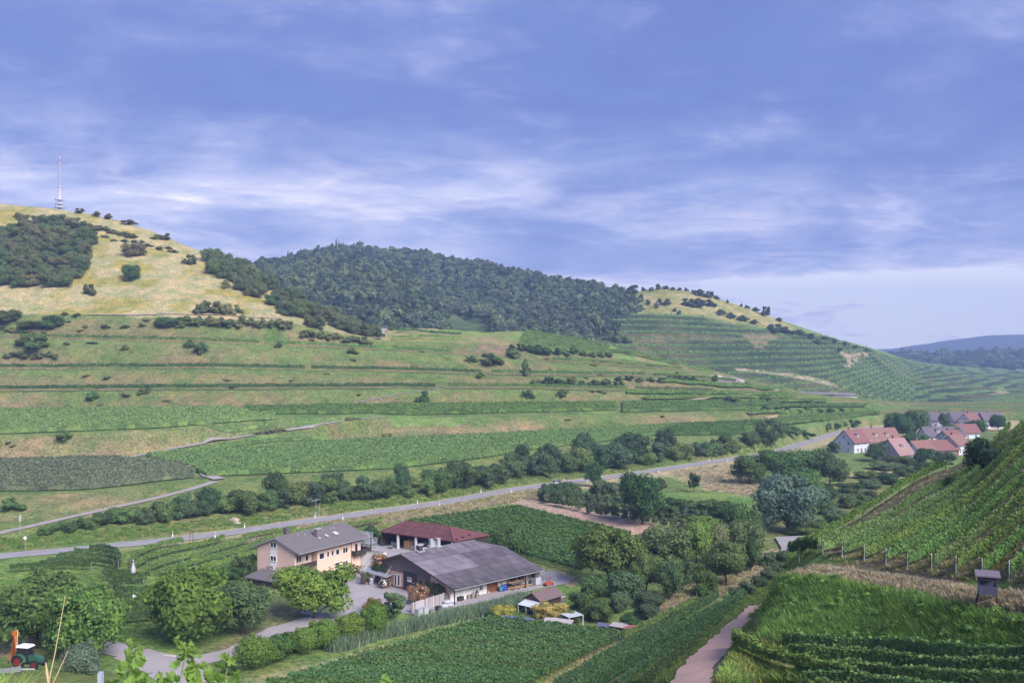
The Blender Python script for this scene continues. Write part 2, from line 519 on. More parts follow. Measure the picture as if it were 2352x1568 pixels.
M0 = cpts([(-700, 572, 600), (0, 590, 606), (140, 598, 604), (250, 606, 600), (350, 622, 596), (450, 645, 590), (520, 662, 585), (600, 686, 580), (700, 716, 573), (800, 750, 570), (860, 766, 580), (1000, 768, 607), (1120, 775, 618), (1200, 772, 625), (1300, 788, 635), (1400, 803, 645), (1480, 820, 648), (1560, 838, 655), (1640, 853, 664), (1720, 875, 680), (1810, 889, 700), (1850, 906, 706), (1900, 917, 726), (2000, 925, 785), (2100, 930, 845), (2900, 920, 870)], us)
M1 = cpts([(-700, 430, 720), (-300, 448, 710), (0, 468, 700), (140, 481, 695), (250, 501, 685), (350, 531, 670), (450, 573, 650), (520, 601, 635), (600, 645, 620), (700, 694, 605), (800, 740, 595), (860, 755, 600), (1000, 754, 640), (1120, 764, 650), (1200, 760, 660), (1300, 777, 665), (1400, 792, 670), (1480, 813, 672), (1560, 834, 674), (1640, 851, 680), (1720, 873, 695), (1810, 889, 712), (1850, 907, 720), (1900, 918, 735), (2000, 926, 795), (2100, 931, 850), (2900, 919, 880)], us)
M2 = after(M1, 40, -4)
N1 = after(M1, 170, -75)
Alines = [flat(40), flat(110), (RBd * 0 + 210.0, np.full(us.shape, FLOOR)), (RBd, np.full(us.shape, FLOOR)), B1, C1, D1, E1, F1, after(F1, 8), H1, after(H1, 8), J1, after(J1, 8), L1, M0, M1, M2, N1]
# profile index names
iRB, iB, iC, iD, iE, iF, iF2, iH, iH2, iJ, iJ2, iL, iM0, iM = 3, 4, 5, 6, 7, 8, 9, 10, 11, 12, 13, 14, 15, 16
A = Sheet(us, Alines, [4, 60, 110, 26, 34, 14, 26, 16, 5, 18, 5, 18, 5, 20, 40, 40, 6, 6])
nz = fbm(A.X / 9, A.D / 9, 3) - 0.5
nbig = fbm(A.X / 40, A.D / 40, 5) - 0.5
isfloor = A.T <= iRB
bank = np.zeros(A.T.shape)
for a, b in ((iRB, iB), (iC, iD), (iE, iF), (iF2, iH), (iH2, iJ), (iJ2, iL)):
    m = (A.T > a) & (A.T < b)
    bank[m] = np.sin(np.pi * (A.T[m] - a) / (b - a))
hillm = sstep(iL, iL + .3, A.T) * (1 - sstep(iM + .2, iM + 1, A.T))
A.Z = A.Z + bank * (nz * 2.2 + nbig * 2.5) + hillm * (nz * 1.6 + nbig * 5.0 * np.minimum(1, (iM - A.T).clip(0, 1) * 3)) + np.where(isfloor, nz * 0.25, nz * 0.3)
# --- lanes cut level benches into the banks
def carve(pts, hw=2.0, soft=1.8):
    pts = np.array([tuple(p) for p in pts]); k = np.ones(5) / 5
    seg = np.linalg.norm(np.diff(pts[:, :2], axis=0), axis=1); cum = np.concatenate(([0], np.cumsum(seg))); s_ = np.arange(0, cum[-1], 1.2)
    L3 = np.stack([np.interp(s_, cum, pts[:, i]) for i in range(3)], 1)
    L3[2:-2, 2] = np.convolve(L3[:, 2], k, 'valid')
    m = (A.X > L3[:, 0].min() - 6) & (A.X < L3[:, 0].max() + 6) & (A.D > L3[:, 1].min() - 6) & (A.D < L3[:, 1].max() + 6)
    ii = np.argwhere(m); px_ = A.X[m]; py_ = A.D[m]; best = np.full(len(px_), 1e9); bz_ = np.zeros(len(px_))
    for q_ in L3:
        d2 = (px_ - q_[0]) ** 2 + (py_ - q_[1]) ** 2; c_ = d2 < best
        best[c_] = d2[c_]; bz_[c_] = q_[2]
    w_ = 1 - sstep(hw, hw + soft, np.sqrt(best)); A.Z[m] = A.Z[m] * (1 - w_) + bz_ * w_
    return [tuple(q_[:2]) for q_ in L3[::2]]
LANE1 = carve([A.hit(u, v) for u, v in ((-120, 1252), (0, 1224), (100, 1202), (200, 1179), (350, 1146), (440, 1123), (480, 1110), (505, 1102))])
LANE2 = carve([A.at(iC + f_, u) for u, f_ in ((262, -.04), (300, .03), (400, .22), (500, .40), (600, .56), (700, .74), (800, .90), (870, 1.02), (895, 1.05))])
LANE3 = carve([A.at(iE + f_, u) for u, f_ in ((715, -.05), (780, .18), (850, .42), (920, .68), (980, .90), (1015, 1.0))])
# --- colours of the ground cover
U = A.U + (fbm(A.X / 6, A.D / 6, 21) - 0.5) * 26; VV = A.V + (fbm(A.X / 6, A.D / 6, 31) - 0.5) * 9
n1 = fbm(A.X / 14, A.D / 14, 41, 5); n2 = fbm(A.X / 45, A.D / 45, 51, 4); n3 = fbm(A.X / 4, A.D / 4, 61, 3)
col = lerp(C_GRASS, C_BRIGHT, sstep(.35, .7, n1))
# dry verge along the road and dry meadows of the valley floor
fl = A.T < iRB
vr = np.interp(A.U, [p[0] for p in road_front], [p[1] for p in road_front])
dryw = np.interp(A.U, [0, 500, 700, 1000, 1250, 1500, 1700, 2000], [2, 8, 22, 26, 20, 16, 30, 20])
k = np.where(fl, 1 - sstep(0.55, 1.1, (VV - vr) / dryw), 0) * np.interp(A.U, [200, 560, 800], [0.0, .75, 1])
col = lerp(0, 0, k) + col * (1 - k[..., None]) + np.array(C_DRY) * k[..., None]
def paint(poly, c, amt=1.0, mask=True):
    global col
    m = inpoly(U, VV, poly) & mask
    w = (m * amt)[..., None]
    col = col * (1 - w) + np.array(c) * w
paint([(1530, 1085), (1600, 1078), (1700, 1062), (1760, 1058), (1740, 1110), (1770, 1120), (1740, 1142), (1640, 1128), (1560, 1105)], C_DRY, .9, fl)
paint([(1168, 1152), (1235, 1140), (1330, 1165), (1450, 1192), (1560, 1215), (1590, 1228), (1480, 1240), (1400, 1215), (1290, 1185)], C_SOIL, 1, fl)
paint([(1240, 1137), (1330, 1160), (1480, 1192), (1600, 1218), (1610, 1205), (1500, 1185), (1360, 1152), (1260, 1130)], lerp(C_SOIL, C_GRASS, .5), .8, fl)
paint([(1495, 1420), (1500, 1380), (1560, 1345), (1640, 1330), (1780, 1255), (1800, 1290), (1740, 1330), (1650, 1370), (1570, 1410)], C_STRAW, .85, fl)
paint([(1215, 1300), (1290, 1312), (1330, 1330), (1330, 1345), (1260, 1335)], C_SOIL, .6, fl)
paint([(700, 1330), (560, 1440), (470, 1500), (560, 1505), (660, 1450), (740, 1425)], (0.20, 0.17, 0.11), .6, fl)
paint([(0, 1430), (60, 1430), (80, 1490), (60, 1530), (-20, 1540)], C_LOESS, .7, fl)
paint([(560, 1560), (900, 1480), (1120, 1425), (1120, 1438), (930, 1492), (650, 1580)], lerp(C_GRASS, C_DRY, .45), .9, fl)
paint([(1200, 1590), (1440, 1448), (1520, 1430), (1480, 1470), (1330, 1570)], lerp(C_GRASS, C_DRY, .4), .9, fl)
paint([(1690, 1250), (1740, 1200), (1900, 1190), (1930, 1090), (2100, 1075), (2000, 1190), (1850, 1250)], lerp(C_GRASS, C_BANK, .6), .9, fl)
paint([(1930, 1085), (2000, 1078), (2110, 1082), (2080, 1096), (1950, 1095)], C_DRY, .8, fl)
# banks: olive grass, bare loess patches, brighter flushes of green
bk = (A.T >= iRB) & (A.T <= iL)
bankc = lerp(C_BANK, C_GRASS, sstep(.42, .68, n1))
bankc = lerp(0, 0, n1) + bankc * (1 - sstep(.57, .72, n2)[..., None] * .30) + np.array(C_LOESS) * (sstep(.57, .72, n2)[..., None] * .30)
bankc = bankc * (1 - sstep(.60, .75, n3)[..., None] * .5) + np.array(C_BRIGHT) * (sstep(.60, .75, n3)[..., None] * .5)
for a_, b_ in ((iC, iD), (iE, iF), (iF2, iH), (iH2, iJ), (iJ2, iL)):      # lush grass along the brink, bare loess at the foot of each bank
    f_ = (A.T - a_) / (b_ - a_) + (n1 - .5) * .5
    inb = (A.T > a_) & (A.T <= b_)
    w_ = (np.where(inb, sstep(.62, .92, f_), 0) * .75)[..., None]; bankc = bankc * (1 - w_) + np.array((0.150, 0.215, 0.075)) * w_
    w_ = (np.where(inb, 1 - sstep(.08, .42, f_), 0) * .55)[..., None]; bankc = bankc * (1 - w_) + np.array((0.215, 0.165, 0.105)) * w_
bankc = bankc * .86
low = ((A.T >= iRB) & (A.T < iB))
bankc = np.where(low[..., None], lerp(C_GRASS, C_BANK, sstep(.5, .75, n1)), bankc)
col = np.where(bk[..., None], bankc, col)
tread = ((A.T >= iB) & (A.T < iC)) | ((A.T > iD) & (A.T < iE)) | ((A.T >= iF) & (A.T <= iF2)) | ((A.T >= iH) & (A.T <= iH2)) | ((A.T >= iJ) & (A.T <= iJ2))
col = np.where(tread[..., None], lerp(C_VINE, C_BRIGHT, sstep(.35, .7, n1) * .7), col)
# vegetated, bushier banks to the right; reddish loess on the left banks
paint([(0, 1060), (0, 1010), (180, 1000), (420, 985), (560, 975), (560, 1000), (270, 1050)], C_LOESS, .28, bk)
paint([(0, 1140), (130, 1135), (330, 1120), (330, 1150), (180, 1180), (0, 1200)], C_LOESS, .25, bk)
paint([(880, 985), (1250, 975), (1250, 995), (1000, 1003), (880, 1000)], C_LOESS, .2, bk)
paint([(890, 957), (1065, 958), (1065, 975), (940, 980), (905, 978)], C_BRIGHT, .9, bk)
paint([(1090, 800), (1130, 768), (1200, 770), (1240, 805), (1180, 815), (1110, 812)], (0.23, 0.17, 0.12), .8)
paint([(1020, 725), (1120, 725), (1130, 762), (1030, 762)], C_BRIGHT, .6)
# the dry hill
hl = A.T > iL
hc = lerp(C_HILL, (0.30, 0.265, 0.085), sstep(.40, .70, n1))
hc = hc * (1 - sstep(.62, .78, n2)[..., None] * .55) + np.array((0.155, 0.185, 0.055)) * (sstep(.62, .78, n2)[..., None] * .55)
fade = np.interp(A.U, [700, 900, 1100, 1500], [0, .55, .8, 1])[..., None]
hc = hc * (1 - fade) + lerp(C_BANK, C_BRIGHT, sstep(.4, .65, n1)) * fade
col = np.where(hl[..., None], hc, col)
paint([(300, 722), (460, 715), (650, 728), (650, 736), (300, 728)], C_DRY, .7)
hillside = A.build('valley_and_hillside', M['ground'], col)

# ---------------------------------------------------------------- E: the near slope on which the viewer stands
un = np.arange(-1400, 3901, 9.0)
n0 = zpts([(-1400, 3, -2.2), (3900, 3, -2.2)], un, 0)
n1_ = zpts([(-1400, 12, -5.4), (3900, 12, -5.4)], un, 0)
n2_ = zpts([(-1400, 30, -11), (200, 30, -11.2), (420, 30, -12.6), (1600, 30, -12.8), (2352, 30, -12.0), (3000, 26, -8), (3900, 20, -4)], un)
n3_ = zpts([(-1400, 80, -28), (0, 80, -28.4), (210, 80, -28.8), (420, 80, -30.5), (1000, 78, -30.5), (1300, 69, -31), (1480, 68, -26.5), (1590, 69, -23.4), (1660, 74, -23.6), (1740, 78, -23.0), (1830, 74, -22.2), (2000, 70, -21.4), (2200, 62.5, -19.3), (2352, 59, -18.4), (2900, 45, -13), (3900, 34, -7)], un)
n4_ = zpts([(-1400, 119, -37.6), (60, 119, -38.2), (215, 117, -38.6), (420, 120, -44.5), (1000, 120, -45), (1300, 105, -44), (1480, 105, -37.5), (1590, 98, -31.0), (1650, 95, -28.6), (1742, 96, -27.6), (1790, 97, -22.7), (1880, 88, -20.1), (2060, 77, -18.5), (2240, 67, -17.1), (2352, 63, -16.4), (2900, 48, -11), (3900, 37, -5)], un)
n5_ = zpts([(-1400, 142, -44), (60, 142, -44.4), (215, 140, -46), (420, 136, -49), (1300, 130, -50), (1480, 130, -44.5), (1590, 125, -38.6), (1650, 122, -35.2), (1745, 124, -34.2), (1795, 114, -25.6), (1835, 108, -22.4), (1890, 95, -19.6), (2000, 86, -18.5), (2210, 73, -16.6), (2352, 67, -15.6), (2900, 51, -10), (3900, 40, -4)], un)
n6_ = zpts([(-1400, 170, -50.5), (420, 160, -51), (1300, 165, -51), (1480, 165, -49.5), (1590, 162, -47.4), (1650, 160, -44.6), (1750, 176, -46.6), (1785, 156, -38), (1810, 136, -28.6), (1825, 132, -27.2), (1900, 138, -26.5), (2000, 146, -24.0), (2130, 150, -19.0), (2190, 148, -17.9), (2230, 146, -16.6), (2290, 141, -13.1), (2352, 136, -10.3), (2450, 130, -7.5), (2900, 112, 0), (3900, 95, 6)], un)
n7_ = zpts([(-1400, 230, -54), (1590, 200, -52), (1750, 200, -50), (1785, 200, -50.5), (1815, 195, -50.5), (2000, 220, -51), (2130, 250, -51), (2352, 330, -51), (2600, 400, -48), (2900, 330, -14), (3900, 260, 0)], un)
kf = sstep(1660, 1760, un)
n2b = (n3_[0] - 13.0 * kf - 8 * (1 - kf), (n3_[1] - .5) * kf + (n3_[1] + 8 * (n2_[1] - n3_[1]) / (n3_[0] - n2_[0])) * (1 - kf))
E = Sheet(un, [n0, n1_, n2_, n2b, n3_, n4_, n5_, n6_, n7_], [5, 8, 18, 14, 26, 22, 60, 24])
ez = fbm(E.X / 3.5, E.D / 3.5, 71) - 0.5; eb = fbm(E.X / 14, E.D / 14, 73) - 0.5
E.Z = E.Z + np.clip(E.D / 40, 0, 1) * (ez * 0.5 + eb * 0.9)
Ue = E.U + (fbm(E.X / 2.5, E.D / 2.5, 81) - .5) * 40; Ve = E.V + (fbm(E.X / 2.5, E.D / 2.5, 83) - .5) * 14
e1 = fbm(E.X / 5, E.D / 5, 91, 5); e2 = fbm(E.X / 16, E.D / 16, 93, 4)
ecol = lerp(C_GRASS, C_BRIGHT, sstep(.35, .7, e1))
ecol = ecol * (1 - sstep(.5, .75, e2)[..., None] * .6) + np.array((.27, .24, .10)) * (sstep(.5, .75, e2)[..., None] * .6)
def epaint(poly, c, amt):
    global ecol
    w = (inpoly(Ue, Ve, poly) * amt)[..., None]
    ecol = ecol * (1 - w) + np.array(c) * w
epaint([(1880, 1262), (2120, 1070), (2352, 950), (2900, 700), (2900, 1500), (2352, 1345), (2210, 1325), (2000, 1295)], (0.235, 0.200, 0.130), .85)
epaint([(1900, 1300), (1960, 1285), (2080, 1300), (2200, 1325), (2200, 1340), (2000, 1320)], (0.26, 0.18, 0.14), .7)
epaint([(1450, 1568), (1720, 1400), (1850, 1250), (1790, 1240), (1690, 1395), (1400, 1568)], lerp(C_GRASS, C_DRY, .35), .8)
epaint([(1590, 1500), (1740, 1460), (1850, 1500), (1800, 1568), (1640, 1568)], lerp(C_GRASS, C_DRY, .5), .8)
epaint([(1790, 1318), (1880, 1296), (2060, 1318), (2250, 1346), (2352, 1362), (2352, 1408), (2235, 1396), (2060, 1360), (1880, 1330)], C_STRAW, .95)
epaint([(1560, 1502), (1640, 1448), (1700, 1408), (1706, 1414), (1650, 1458), (1580, 1512)], (.42, .24, .18), .8)
epaint([(1500, 1552), (1545, 1520), (1560, 1526), (1520, 1560)], (.42, .24, .18), .7)
near_slope = E.build('near_slope', M['ground_near'], ecol)

# ---------------------------------------------------------------- B: wooded hill (two folds), C: far terraced hill, D: plain and far ranges
ub = np.arange(300, 1701, 14.0)
Bs = Sheet(ub, [cpts([(300, 805, 775), (450, 800, 780), (900, 795, 760), (1100, 795, 780), (1350, 805, 820), (1700, 815, 860)], ub),
                cpts([(300, 650, 960), (560, 645, 955), (700, 645, 950), (900, 695, 890), (1040, 755, 842), (1150, 768, 842), (1250, 778, 852), (1350, 784, 880), (1700, 805, 910)], ub),
                cpts([(300, 655, 1100), (500, 642, 1100), (590, 624, 1100), (650, 615, 1100), (720, 610, 1100), (830, 604, 1090), (900, 616, 1080), (960, 650, 1060), (1010, 690, 1000), (1060, 732, 960), (1100, 748, 930), (1500, 785, 950), (1700, 800, 960)], ub),
                cpts([(300, 700, 1180), (500, 690, 1180), (900, 690, 1180), (1050, 740, 1060), (1150, 762, 1000), (1300, 790, 1000), (1700, 815, 1010)], ub)], [24, 24, 10])
Bs.Z += (fbm(Bs.X / 60, Bs.D / 60, 5) - .5) * 16
Bs.build('wooded_spur', M['ground_far'], np.broadcast_to(np.array(C_DARK) * 1.2, (*Bs.D.shape, 3)))
Bc = Sheet(ub, [cpts([(300, 800, 1090), (900, 800, 1090), (1150, 820, 930), (1300, 830, 890), (1480, 820, 960), (1700, 840, 1000)], ub), cpts([(300, 720, 1150), (900, 700, 1150), (1050, 722, 1050), (1150, 752, 975), (1300, 770, 930), (1400, 752, 950), (1480, 725, 1000), (1700, 760, 1040)], ub),
                cpts([(300, 660, 1280), (700, 640, 1290), (1000, 660, 1240), (1200, 690, 1140), (1350, 712, 1060), (1450, 710, 1050), (1700, 745, 1080)], ub),
                cpts([(300, 640, 1500), (560, 624, 1500), (590, 618, 1500), (650, 603, 1480), (720, 588, 1460), (760, 579, 1450), (850, 582, 1430), (950, 594, 1400), (1050, 605, 1380), (1150, 622, 1330), (1250, 648, 1280), (1350, 670, 1220), (1400, 681, 1180), (1450, 690, 1130), (1500, 705, 1120), (1700, 740, 1130)], ub),
                cpts([(300, 700, 1700), (900, 650, 1650), (1700, 760, 1350)], ub)], [4, 22, 26, 10])
Bc.Z += (fbm(Bc.X / 60, Bc.D / 60, 9) - .5) * 18
Bc.build('wooded_ridge', M['ground_far'], np.broadcast_to(np.array(C_DARK) * 1.2, (*Bc.D.shape, 3)))

uc = np.arange(1150, 3201, 8.0)
c0 = cpts([(1150, 800, 820), (1400, 800, 800), (1500, 840, 780), (1650, 890, 760), (1800, 912, 760), (1900, 935, 780), (2000, 948, 790), (2150, 952, 800), (2352, 955, 810), (3200, 965, 820)], uc)
c1 = cpts([(1150, 812, 880), (1300, 802, 890), (1360, 770, 900), (1410, 750, 900), (1500, 746, 900), (1650, 772, 905), (1800, 803, 925), (1900, 836, 960), (2000, 878, 1010), (2150, 905, 1050), (2352, 908, 1100), (3200, 912, 1100)], uc)
c2 = cpts([(1150, 808, 960), (1300, 792, 990), (1370, 742, 1000), (1410, 712, 1000), (1480, 708, 1000), (1600, 712, 1010), (1700, 738, 1020), (1800, 760, 1030), (1900, 790, 1060), (2000, 822, 1150), (2100, 852, 1350), (2352, 866, 1600), (3200, 868, 1700)], uc)
c3 = cpts([(1150, 803, 1050), (1300, 782, 1070), (1380, 722, 1080), (1410, 692, 1080), (1450, 674, 1080), (1480, 665, 1090), (1530, 661, 1090), (1600, 671, 1090), (1640, 684, 1085), (1700, 701, 1080), (1800, 738, 1085), (1850, 754, 1090), (1900, 771, 1105), (1960, 788, 1160), (2000, 798, 1230), (2060, 817, 1450), (2100, 830, 1650), (2200, 842, 2100), (2352, 846, 2300), (3200, 850, 2300)], uc)
c4 = after(c3, 200, -40)
Cs = Sheet(uc, [c0, c1, c2, c3, c4], [230, 190, 120, 8])
base = Cs.Z + (fbm(Cs.X / 70, Cs.D / 70, 15) - .5) * 7 * np.clip((3 - Cs.T), 0, 1)
step = np.interp(Cs.U, [1500, 1900, 2100], [6.0, 5.0, 3.2])
q = base / step; fr = q - np.floor(q)
terr = (np.floor(q) + sstep(.50, .97, fr)) * step
tw = (1 - sstep(1.75, 2.05, Cs.T - sstep(1810, 1900, Cs.U) + (fbm(Cs.X / 40, Cs.D / 40, 25) - .5) * .5)) * sstep(1330, 1400, Cs.U)
Cs.Z = base * (1 - tw) + terr * tw
riser = sstep(.42, .52, fr) * (1 - sstep(.94, 1.0, fr)) * tw
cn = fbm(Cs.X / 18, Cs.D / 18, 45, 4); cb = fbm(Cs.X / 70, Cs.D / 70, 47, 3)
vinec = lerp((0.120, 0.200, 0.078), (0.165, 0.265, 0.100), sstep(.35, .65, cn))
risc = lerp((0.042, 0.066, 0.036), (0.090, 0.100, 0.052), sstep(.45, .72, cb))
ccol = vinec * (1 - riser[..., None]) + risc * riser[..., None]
mead = (1 - tw) * sstep(1.7, 1.9, Cs.T) * (1 - sstep(1790, 1850, Cs.U)) * sstep(1440, 1475, Cs.U)
mc = lerp((0.32, 0.29, 0.14), (0.22, 0.22, 0.075), sstep(.4, .7, cn))
ccol = ccol * (1 - mead[..., None]) + mc * mead[..., None]
uq = Cs.U + (cn - .5) * 60; vq = Cs.V + (cn - .5) * 12
for poly, c, a in (([(1700, 770), (1760, 762), (1800, 775), (1740, 800)], C_LOESS, .45), ([(1930, 845), (1945, 812), (1990, 805), (1975, 825)], C_SOIL, .8), ([(2280, 900), (2310, 890), (2320, 935), (2290, 940)], C_DRY, .6), ([(1690, 845), (1850, 862), (1930, 885), (1920, 889), (1840, 869), (1690, 851)], C_STRAW, .5), ([(1400, 770), (1600, 765), (1700, 775), (1690, 785), (1420, 782)], (.20, .15, .10), .4)):
    w = (inpoly(uq, vq, poly) * a)[..., None]
    ccol = ccol * (1 - w) + np.array(c) * w
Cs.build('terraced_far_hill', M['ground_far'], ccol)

ud = np.arange(900, 3601, 30.0)
zz = lambda d, z: (np.full(ud.shape, float(d)), np.full(ud.shape, float(z)))
Dn = Sheet(ud, [zz(700, -55), zz(1500, -52), cpts([(900, 860, 2100), (1900, 855, 2100), (2050, 850, 2100), (2352, 858, 2100), (3600, 860, 2100)], ud), cpts([(900, 825, 2700), (1950, 822, 2700), (2040, 818, 2700), (2100, 812, 2750), (2180, 818, 2700), (2260, 812, 2700), (2352, 808, 2700), (3600, 805, 2700)], ud), zz(3300, -60)], [8, 8, 14, 8])
Dn.Z += (fbm(Dn.X / 160, Dn.D / 160, 66) - .5) * 14 * (Dn.T > 1)
dn = fbm(Dn.X / 120, Dn.D / 120, 67)
Dn.build('low_hills', M['ground_far'], lerp(C_DARK, C_VINE, sstep(.45, .6, dn)))
um = np.arange(1500, 3601, 15.0)
Mt = Sheet(um, [zpts([(1500, 4000, -60), (3600, 4000, -60)], um, 0),
                cpts([(1500, 806, 5000), (1960, 803, 5000), (2030, 799, 5000), (2100, 790, 5000), (2160, 782, 5000), (2200, 774, 5000), (2250, 767, 5000), (2310, 762, 5000), (2352, 764, 5000), (2600, 772, 5000), (3000, 760, 5000), (3600, 790, 5000)], um),
                zpts([(1500, 5600, -60), (3600, 5600, -60)], um, 0)], [12, 6])
Mt.Z += (fbm(Mt.X / 700, Mt.D / 700, 76) - .5) * 50 * np.sin(np.pi * np.clip(Mt.T / 2, 0, 1)) ** 2
Mt.build('blue_mountain', M['ground_far'], np.broadcast_to(np.array((0.050, 0.080, 0.075)), (*Mt.D.shape, 3)))
# benches cut for the lanes are made before the sheet is linked (see carve)
g = MB(); g.poly([(-26000, -9000, -70), (26000, -9000, -70), (26000, 26000, -70), (-26000, 26000, -70)])
me = g.mesh('plain', M['ground_far'])
ca = me.color_attributes.new('Col', 'FLOAT_COLOR', 'POINT')
for d_ in ca.data: d_.color = (0.10, 0.15, 0.05, 1)
tag(mobj('plain', me), kind='structure')

def gz(x, y):
    return max(A.height(x, y), E.height(x, y))
def hitA(u, v, tries=12):
    """ground point seen at bearing u, elevation v on the near sheets"""
    c = [h for h in (A.hit(u, v), E.hit(u, v)) if h is not None]
    while not c and tries:                 # just above the skyline: take the skyline itself
        v += 2; tries -= 1
        c = [h for h in (A.hit(u, v), E.hit(u, v)) if h is not None]
    if not c:
        return G(u, max(v, H0 + 60))
    return min(c, key=lambda p: p.y)
# ================================================================ VEGETATION TEMPLATES
def unit(a):
    return a / np.maximum(np.linalg.norm(a, axis=-1, keepdims=True), 1e-9)
def leafquads(c, n, s, rng, aspect=0.62, droop=0.0):
    """one folded rhombic leaf (clump) per centre"""
    k = len(c)
    r = unit(rng.normal(size=(k, 3)))
    t = unit(np.cross(n, r)); b = np.cross(n, t)
    s = np.broadcast_to(np.asarray(s, float).reshape(-1, 1), (k, 1))
    fold = n * s * 0.25
    q = np.stack((c - t * s, c + b * s * aspect - fold, c + t * s, c - b * s * aspect - fold), 1)
    if droop: q[:, 2, 2] -= (s * droop).ravel()
    return q
def ico(rad, cen, sub=1):
    t = (1 + 5 ** .5) / 2
    v = np.array([(-1, t, 0), (1, t, 0), (-1, -t, 0), (1, -t, 0), (0, -1, t), (0, 1, t), (0, -1, -t), (0, 1, -t), (t, 0, -1), (t, 0, 1), (-t, 0, -1), (-t, 0, 1)], float)
    f = np.array([(0, 11, 5), (0, 5, 1), (0, 1, 7), (0, 7, 10), (0, 10, 11), (1, 5, 9), (5, 11, 4), (11, 10, 2), (10, 7, 6), (7, 1, 8), (3, 9, 4), (3, 4, 2), (3, 2, 6), (3, 6, 8), (3, 8, 9), (4, 9, 5), (2, 4, 11), (6, 2, 10), (8, 6, 7), (9, 8, 1)])
    return unit(v) * rad + cen, f
def crown_mesh(name, kind, leaves, leaf, seed, mat, lobes=26, core=True):
    """crown normalised to unit height and unit width, foot at z = 0"""
    rng = np.random.default_rng(seed)
    L_c, L_r = [], []
    if kind in ('round', 'spread', 'tall', 'bush', 'ball', 'hedge', 'willow'):
        z0, zc_, rz, rx = {'round': (.15, .58, .42, .50), 'spread': (.13, .57, .43, .50), 'tall': (.10, .56, .46, .42), 'bush': (.0, .42, .50, .50), 'ball': (0, .47, .50, .50), 'hedge': (0, .45, .52, .52), 'willow': (.08, .54, .46, .50)}[kind]
        i = 0
        while len(L_c) < lobes and i < 4000:
            i += 1
            p = rng.normal(size=3); p /= np.linalg.norm(p)
            rr = rng.uniform(.30, .92)
            lr = rng.uniform(.10, .25) * (1.0 if kind != 'ball' else .9)
            c = np.array((p[0] * rx * rr, p[1] * rx * rr, zc_ + p[2] * rz * rr))
            if c[2] - lr * .6 < z0: continue
            if abs(c[0]) + lr > .62 or abs(c[1]) + lr > .62 or c[2] + lr > 1.08: continue
            L_c.append(c); L_r.append(lr)
        if kind == 'ball':
            L_c = [np.array((0, 0, .47))] + [x for x in L_c][:10]; L_r = [.44] + [r * .75 for r in L_r][:10]
    elif kind == 'conifer':
        for k in range(lobes):
            z = .08 + .90 * k / lobes
            r = .42 * (1 - z) + .03
            a = k * 2.4
            L_c.append(np.array((math.cos(a) * r * .5, math.sin(a) * r * .5, z))); L_r.append(r * .75 + .02)
    L_c = np.array(L_c); L_r = np.array(L_r)
    w = L_r ** 2; w /= w.sum()
    pick = rng.choice(len(L_c), leaves, p=w)
    dirs = unit(rng.normal(size=(leaves, 3)) + np.array((0, 0, .25)))
    rad = L_r[pick] * rng.uniform(.72, 1.10, leaves)
    c = L_c[pick] + dirs * rad[:, None] * np.array((1, 1, .85))
    ctr = np.array((0, 0, .5))
    nrm = unit(dirs + .6 * unit(c - ctr) + rng.normal(size=(leaves, 3)) * .55)
    q = leafquads(c, nrm, leaf * rng.uniform(.6, 1.35, leaves), rng, droop=.5 if kind == 'willow' else 0)
    q = q[c[:, 2] > .0]
    V = q.reshape(-1, 3); Q = np.arange(len(V)).reshape(-1, 4)
    T = []; nv = len(V); vs_ = [V]
    if core:
        for cc, r in zip(L_c, L_r):
            v, f = ico(r * .60, cc)
            v[:, 2] = np.maximum(v[:, 2], 0.01)
            vs_.append(v); T.append(f + nv); nv += len(v)
    V = np.concatenate(vs_)
    return np_mesh(name, V, quads=Q, tris=np.concatenate(T) if T else None, mats=[mat])
def trunk_mesh(name, seed, top=.55, r=.022, limbs=6, fork=.28):
    rng = random.Random(seed)
    b = MB()
    lean = (rng.uniform(-.03, .03), rng.uniform(-.03, .03))
    b.tube([(0, 0, -.03), (lean[0] * .3, lean[1] * .3, fork * .5), (lean[0], lean[1], fork), (lean[0] * 1.4, lean[1] * 1.4, top)], [r * 1.35, r, r * .85, r * .35], 7)
    for k in range(limbs):
        a = 2 * math.pi * k / limbs + rng.uniform(-.4, .4)
        z = fork * rng.uniform(.8, 1.15); l = rng.uniform(.22, .34); h = rng.uniform(.20, .38)
        b.tube([(lean[0], lean[1], z), (math.cos(a) * l * .5, math.sin(a) * l * .5, z + h * .6), (math.cos(a) * l, math.sin(a) * l, z + h)], [r * .55, r * .35, r * .12], 5)
    return b.mesh(name, M['bark'], True)
CR = {}
CR['round'] = [crown_mesh('crown_round', 'round', 7000, .029, s, M['leaf'], 46) for s in (1, 2, 3)]
CR['spread'] = [crown_mesh('crown_spread', 'spread', 7500, .028, s, M['leaf'], 48) for s in (4, 5)]
CR['tall'] = [crown_mesh('crown_tall', 'tall', 5500, .030, s, M['leaf'], 38) for s in (6, 7)]
CR['bush'] = [crown_mesh('crown_bush', 'bush', 4200, .036, s, M['leaf'], 30) for s in (8, 9, 10)]
CR['hedge'] = [crown_mesh('crown_hedge', 'hedge', 4000, .037, s, M['leaf'], 20) for s in (11, 12)]
CR['ball'] = [crown_mesh('crown_clipped', 'ball', 6500, .024, s, M['leaf'], 40) for s in (13, 14)]
CR['willow'] = [crown_mesh('crown_willow', 'willow', 8000, .026, s, M['leaf'], 40) for s in (15,)]
CR['small'] = [crown_mesh('crown_small', 'bush', 1200, .062, s, M['leaf'], 12) for s in (16, 17, 18)]
CR['smalltree'] = [crown_mesh('crown_smalltree', 'round', 1300, .056, s, M['leaf'], 14) for s in (19, 20, 21)]
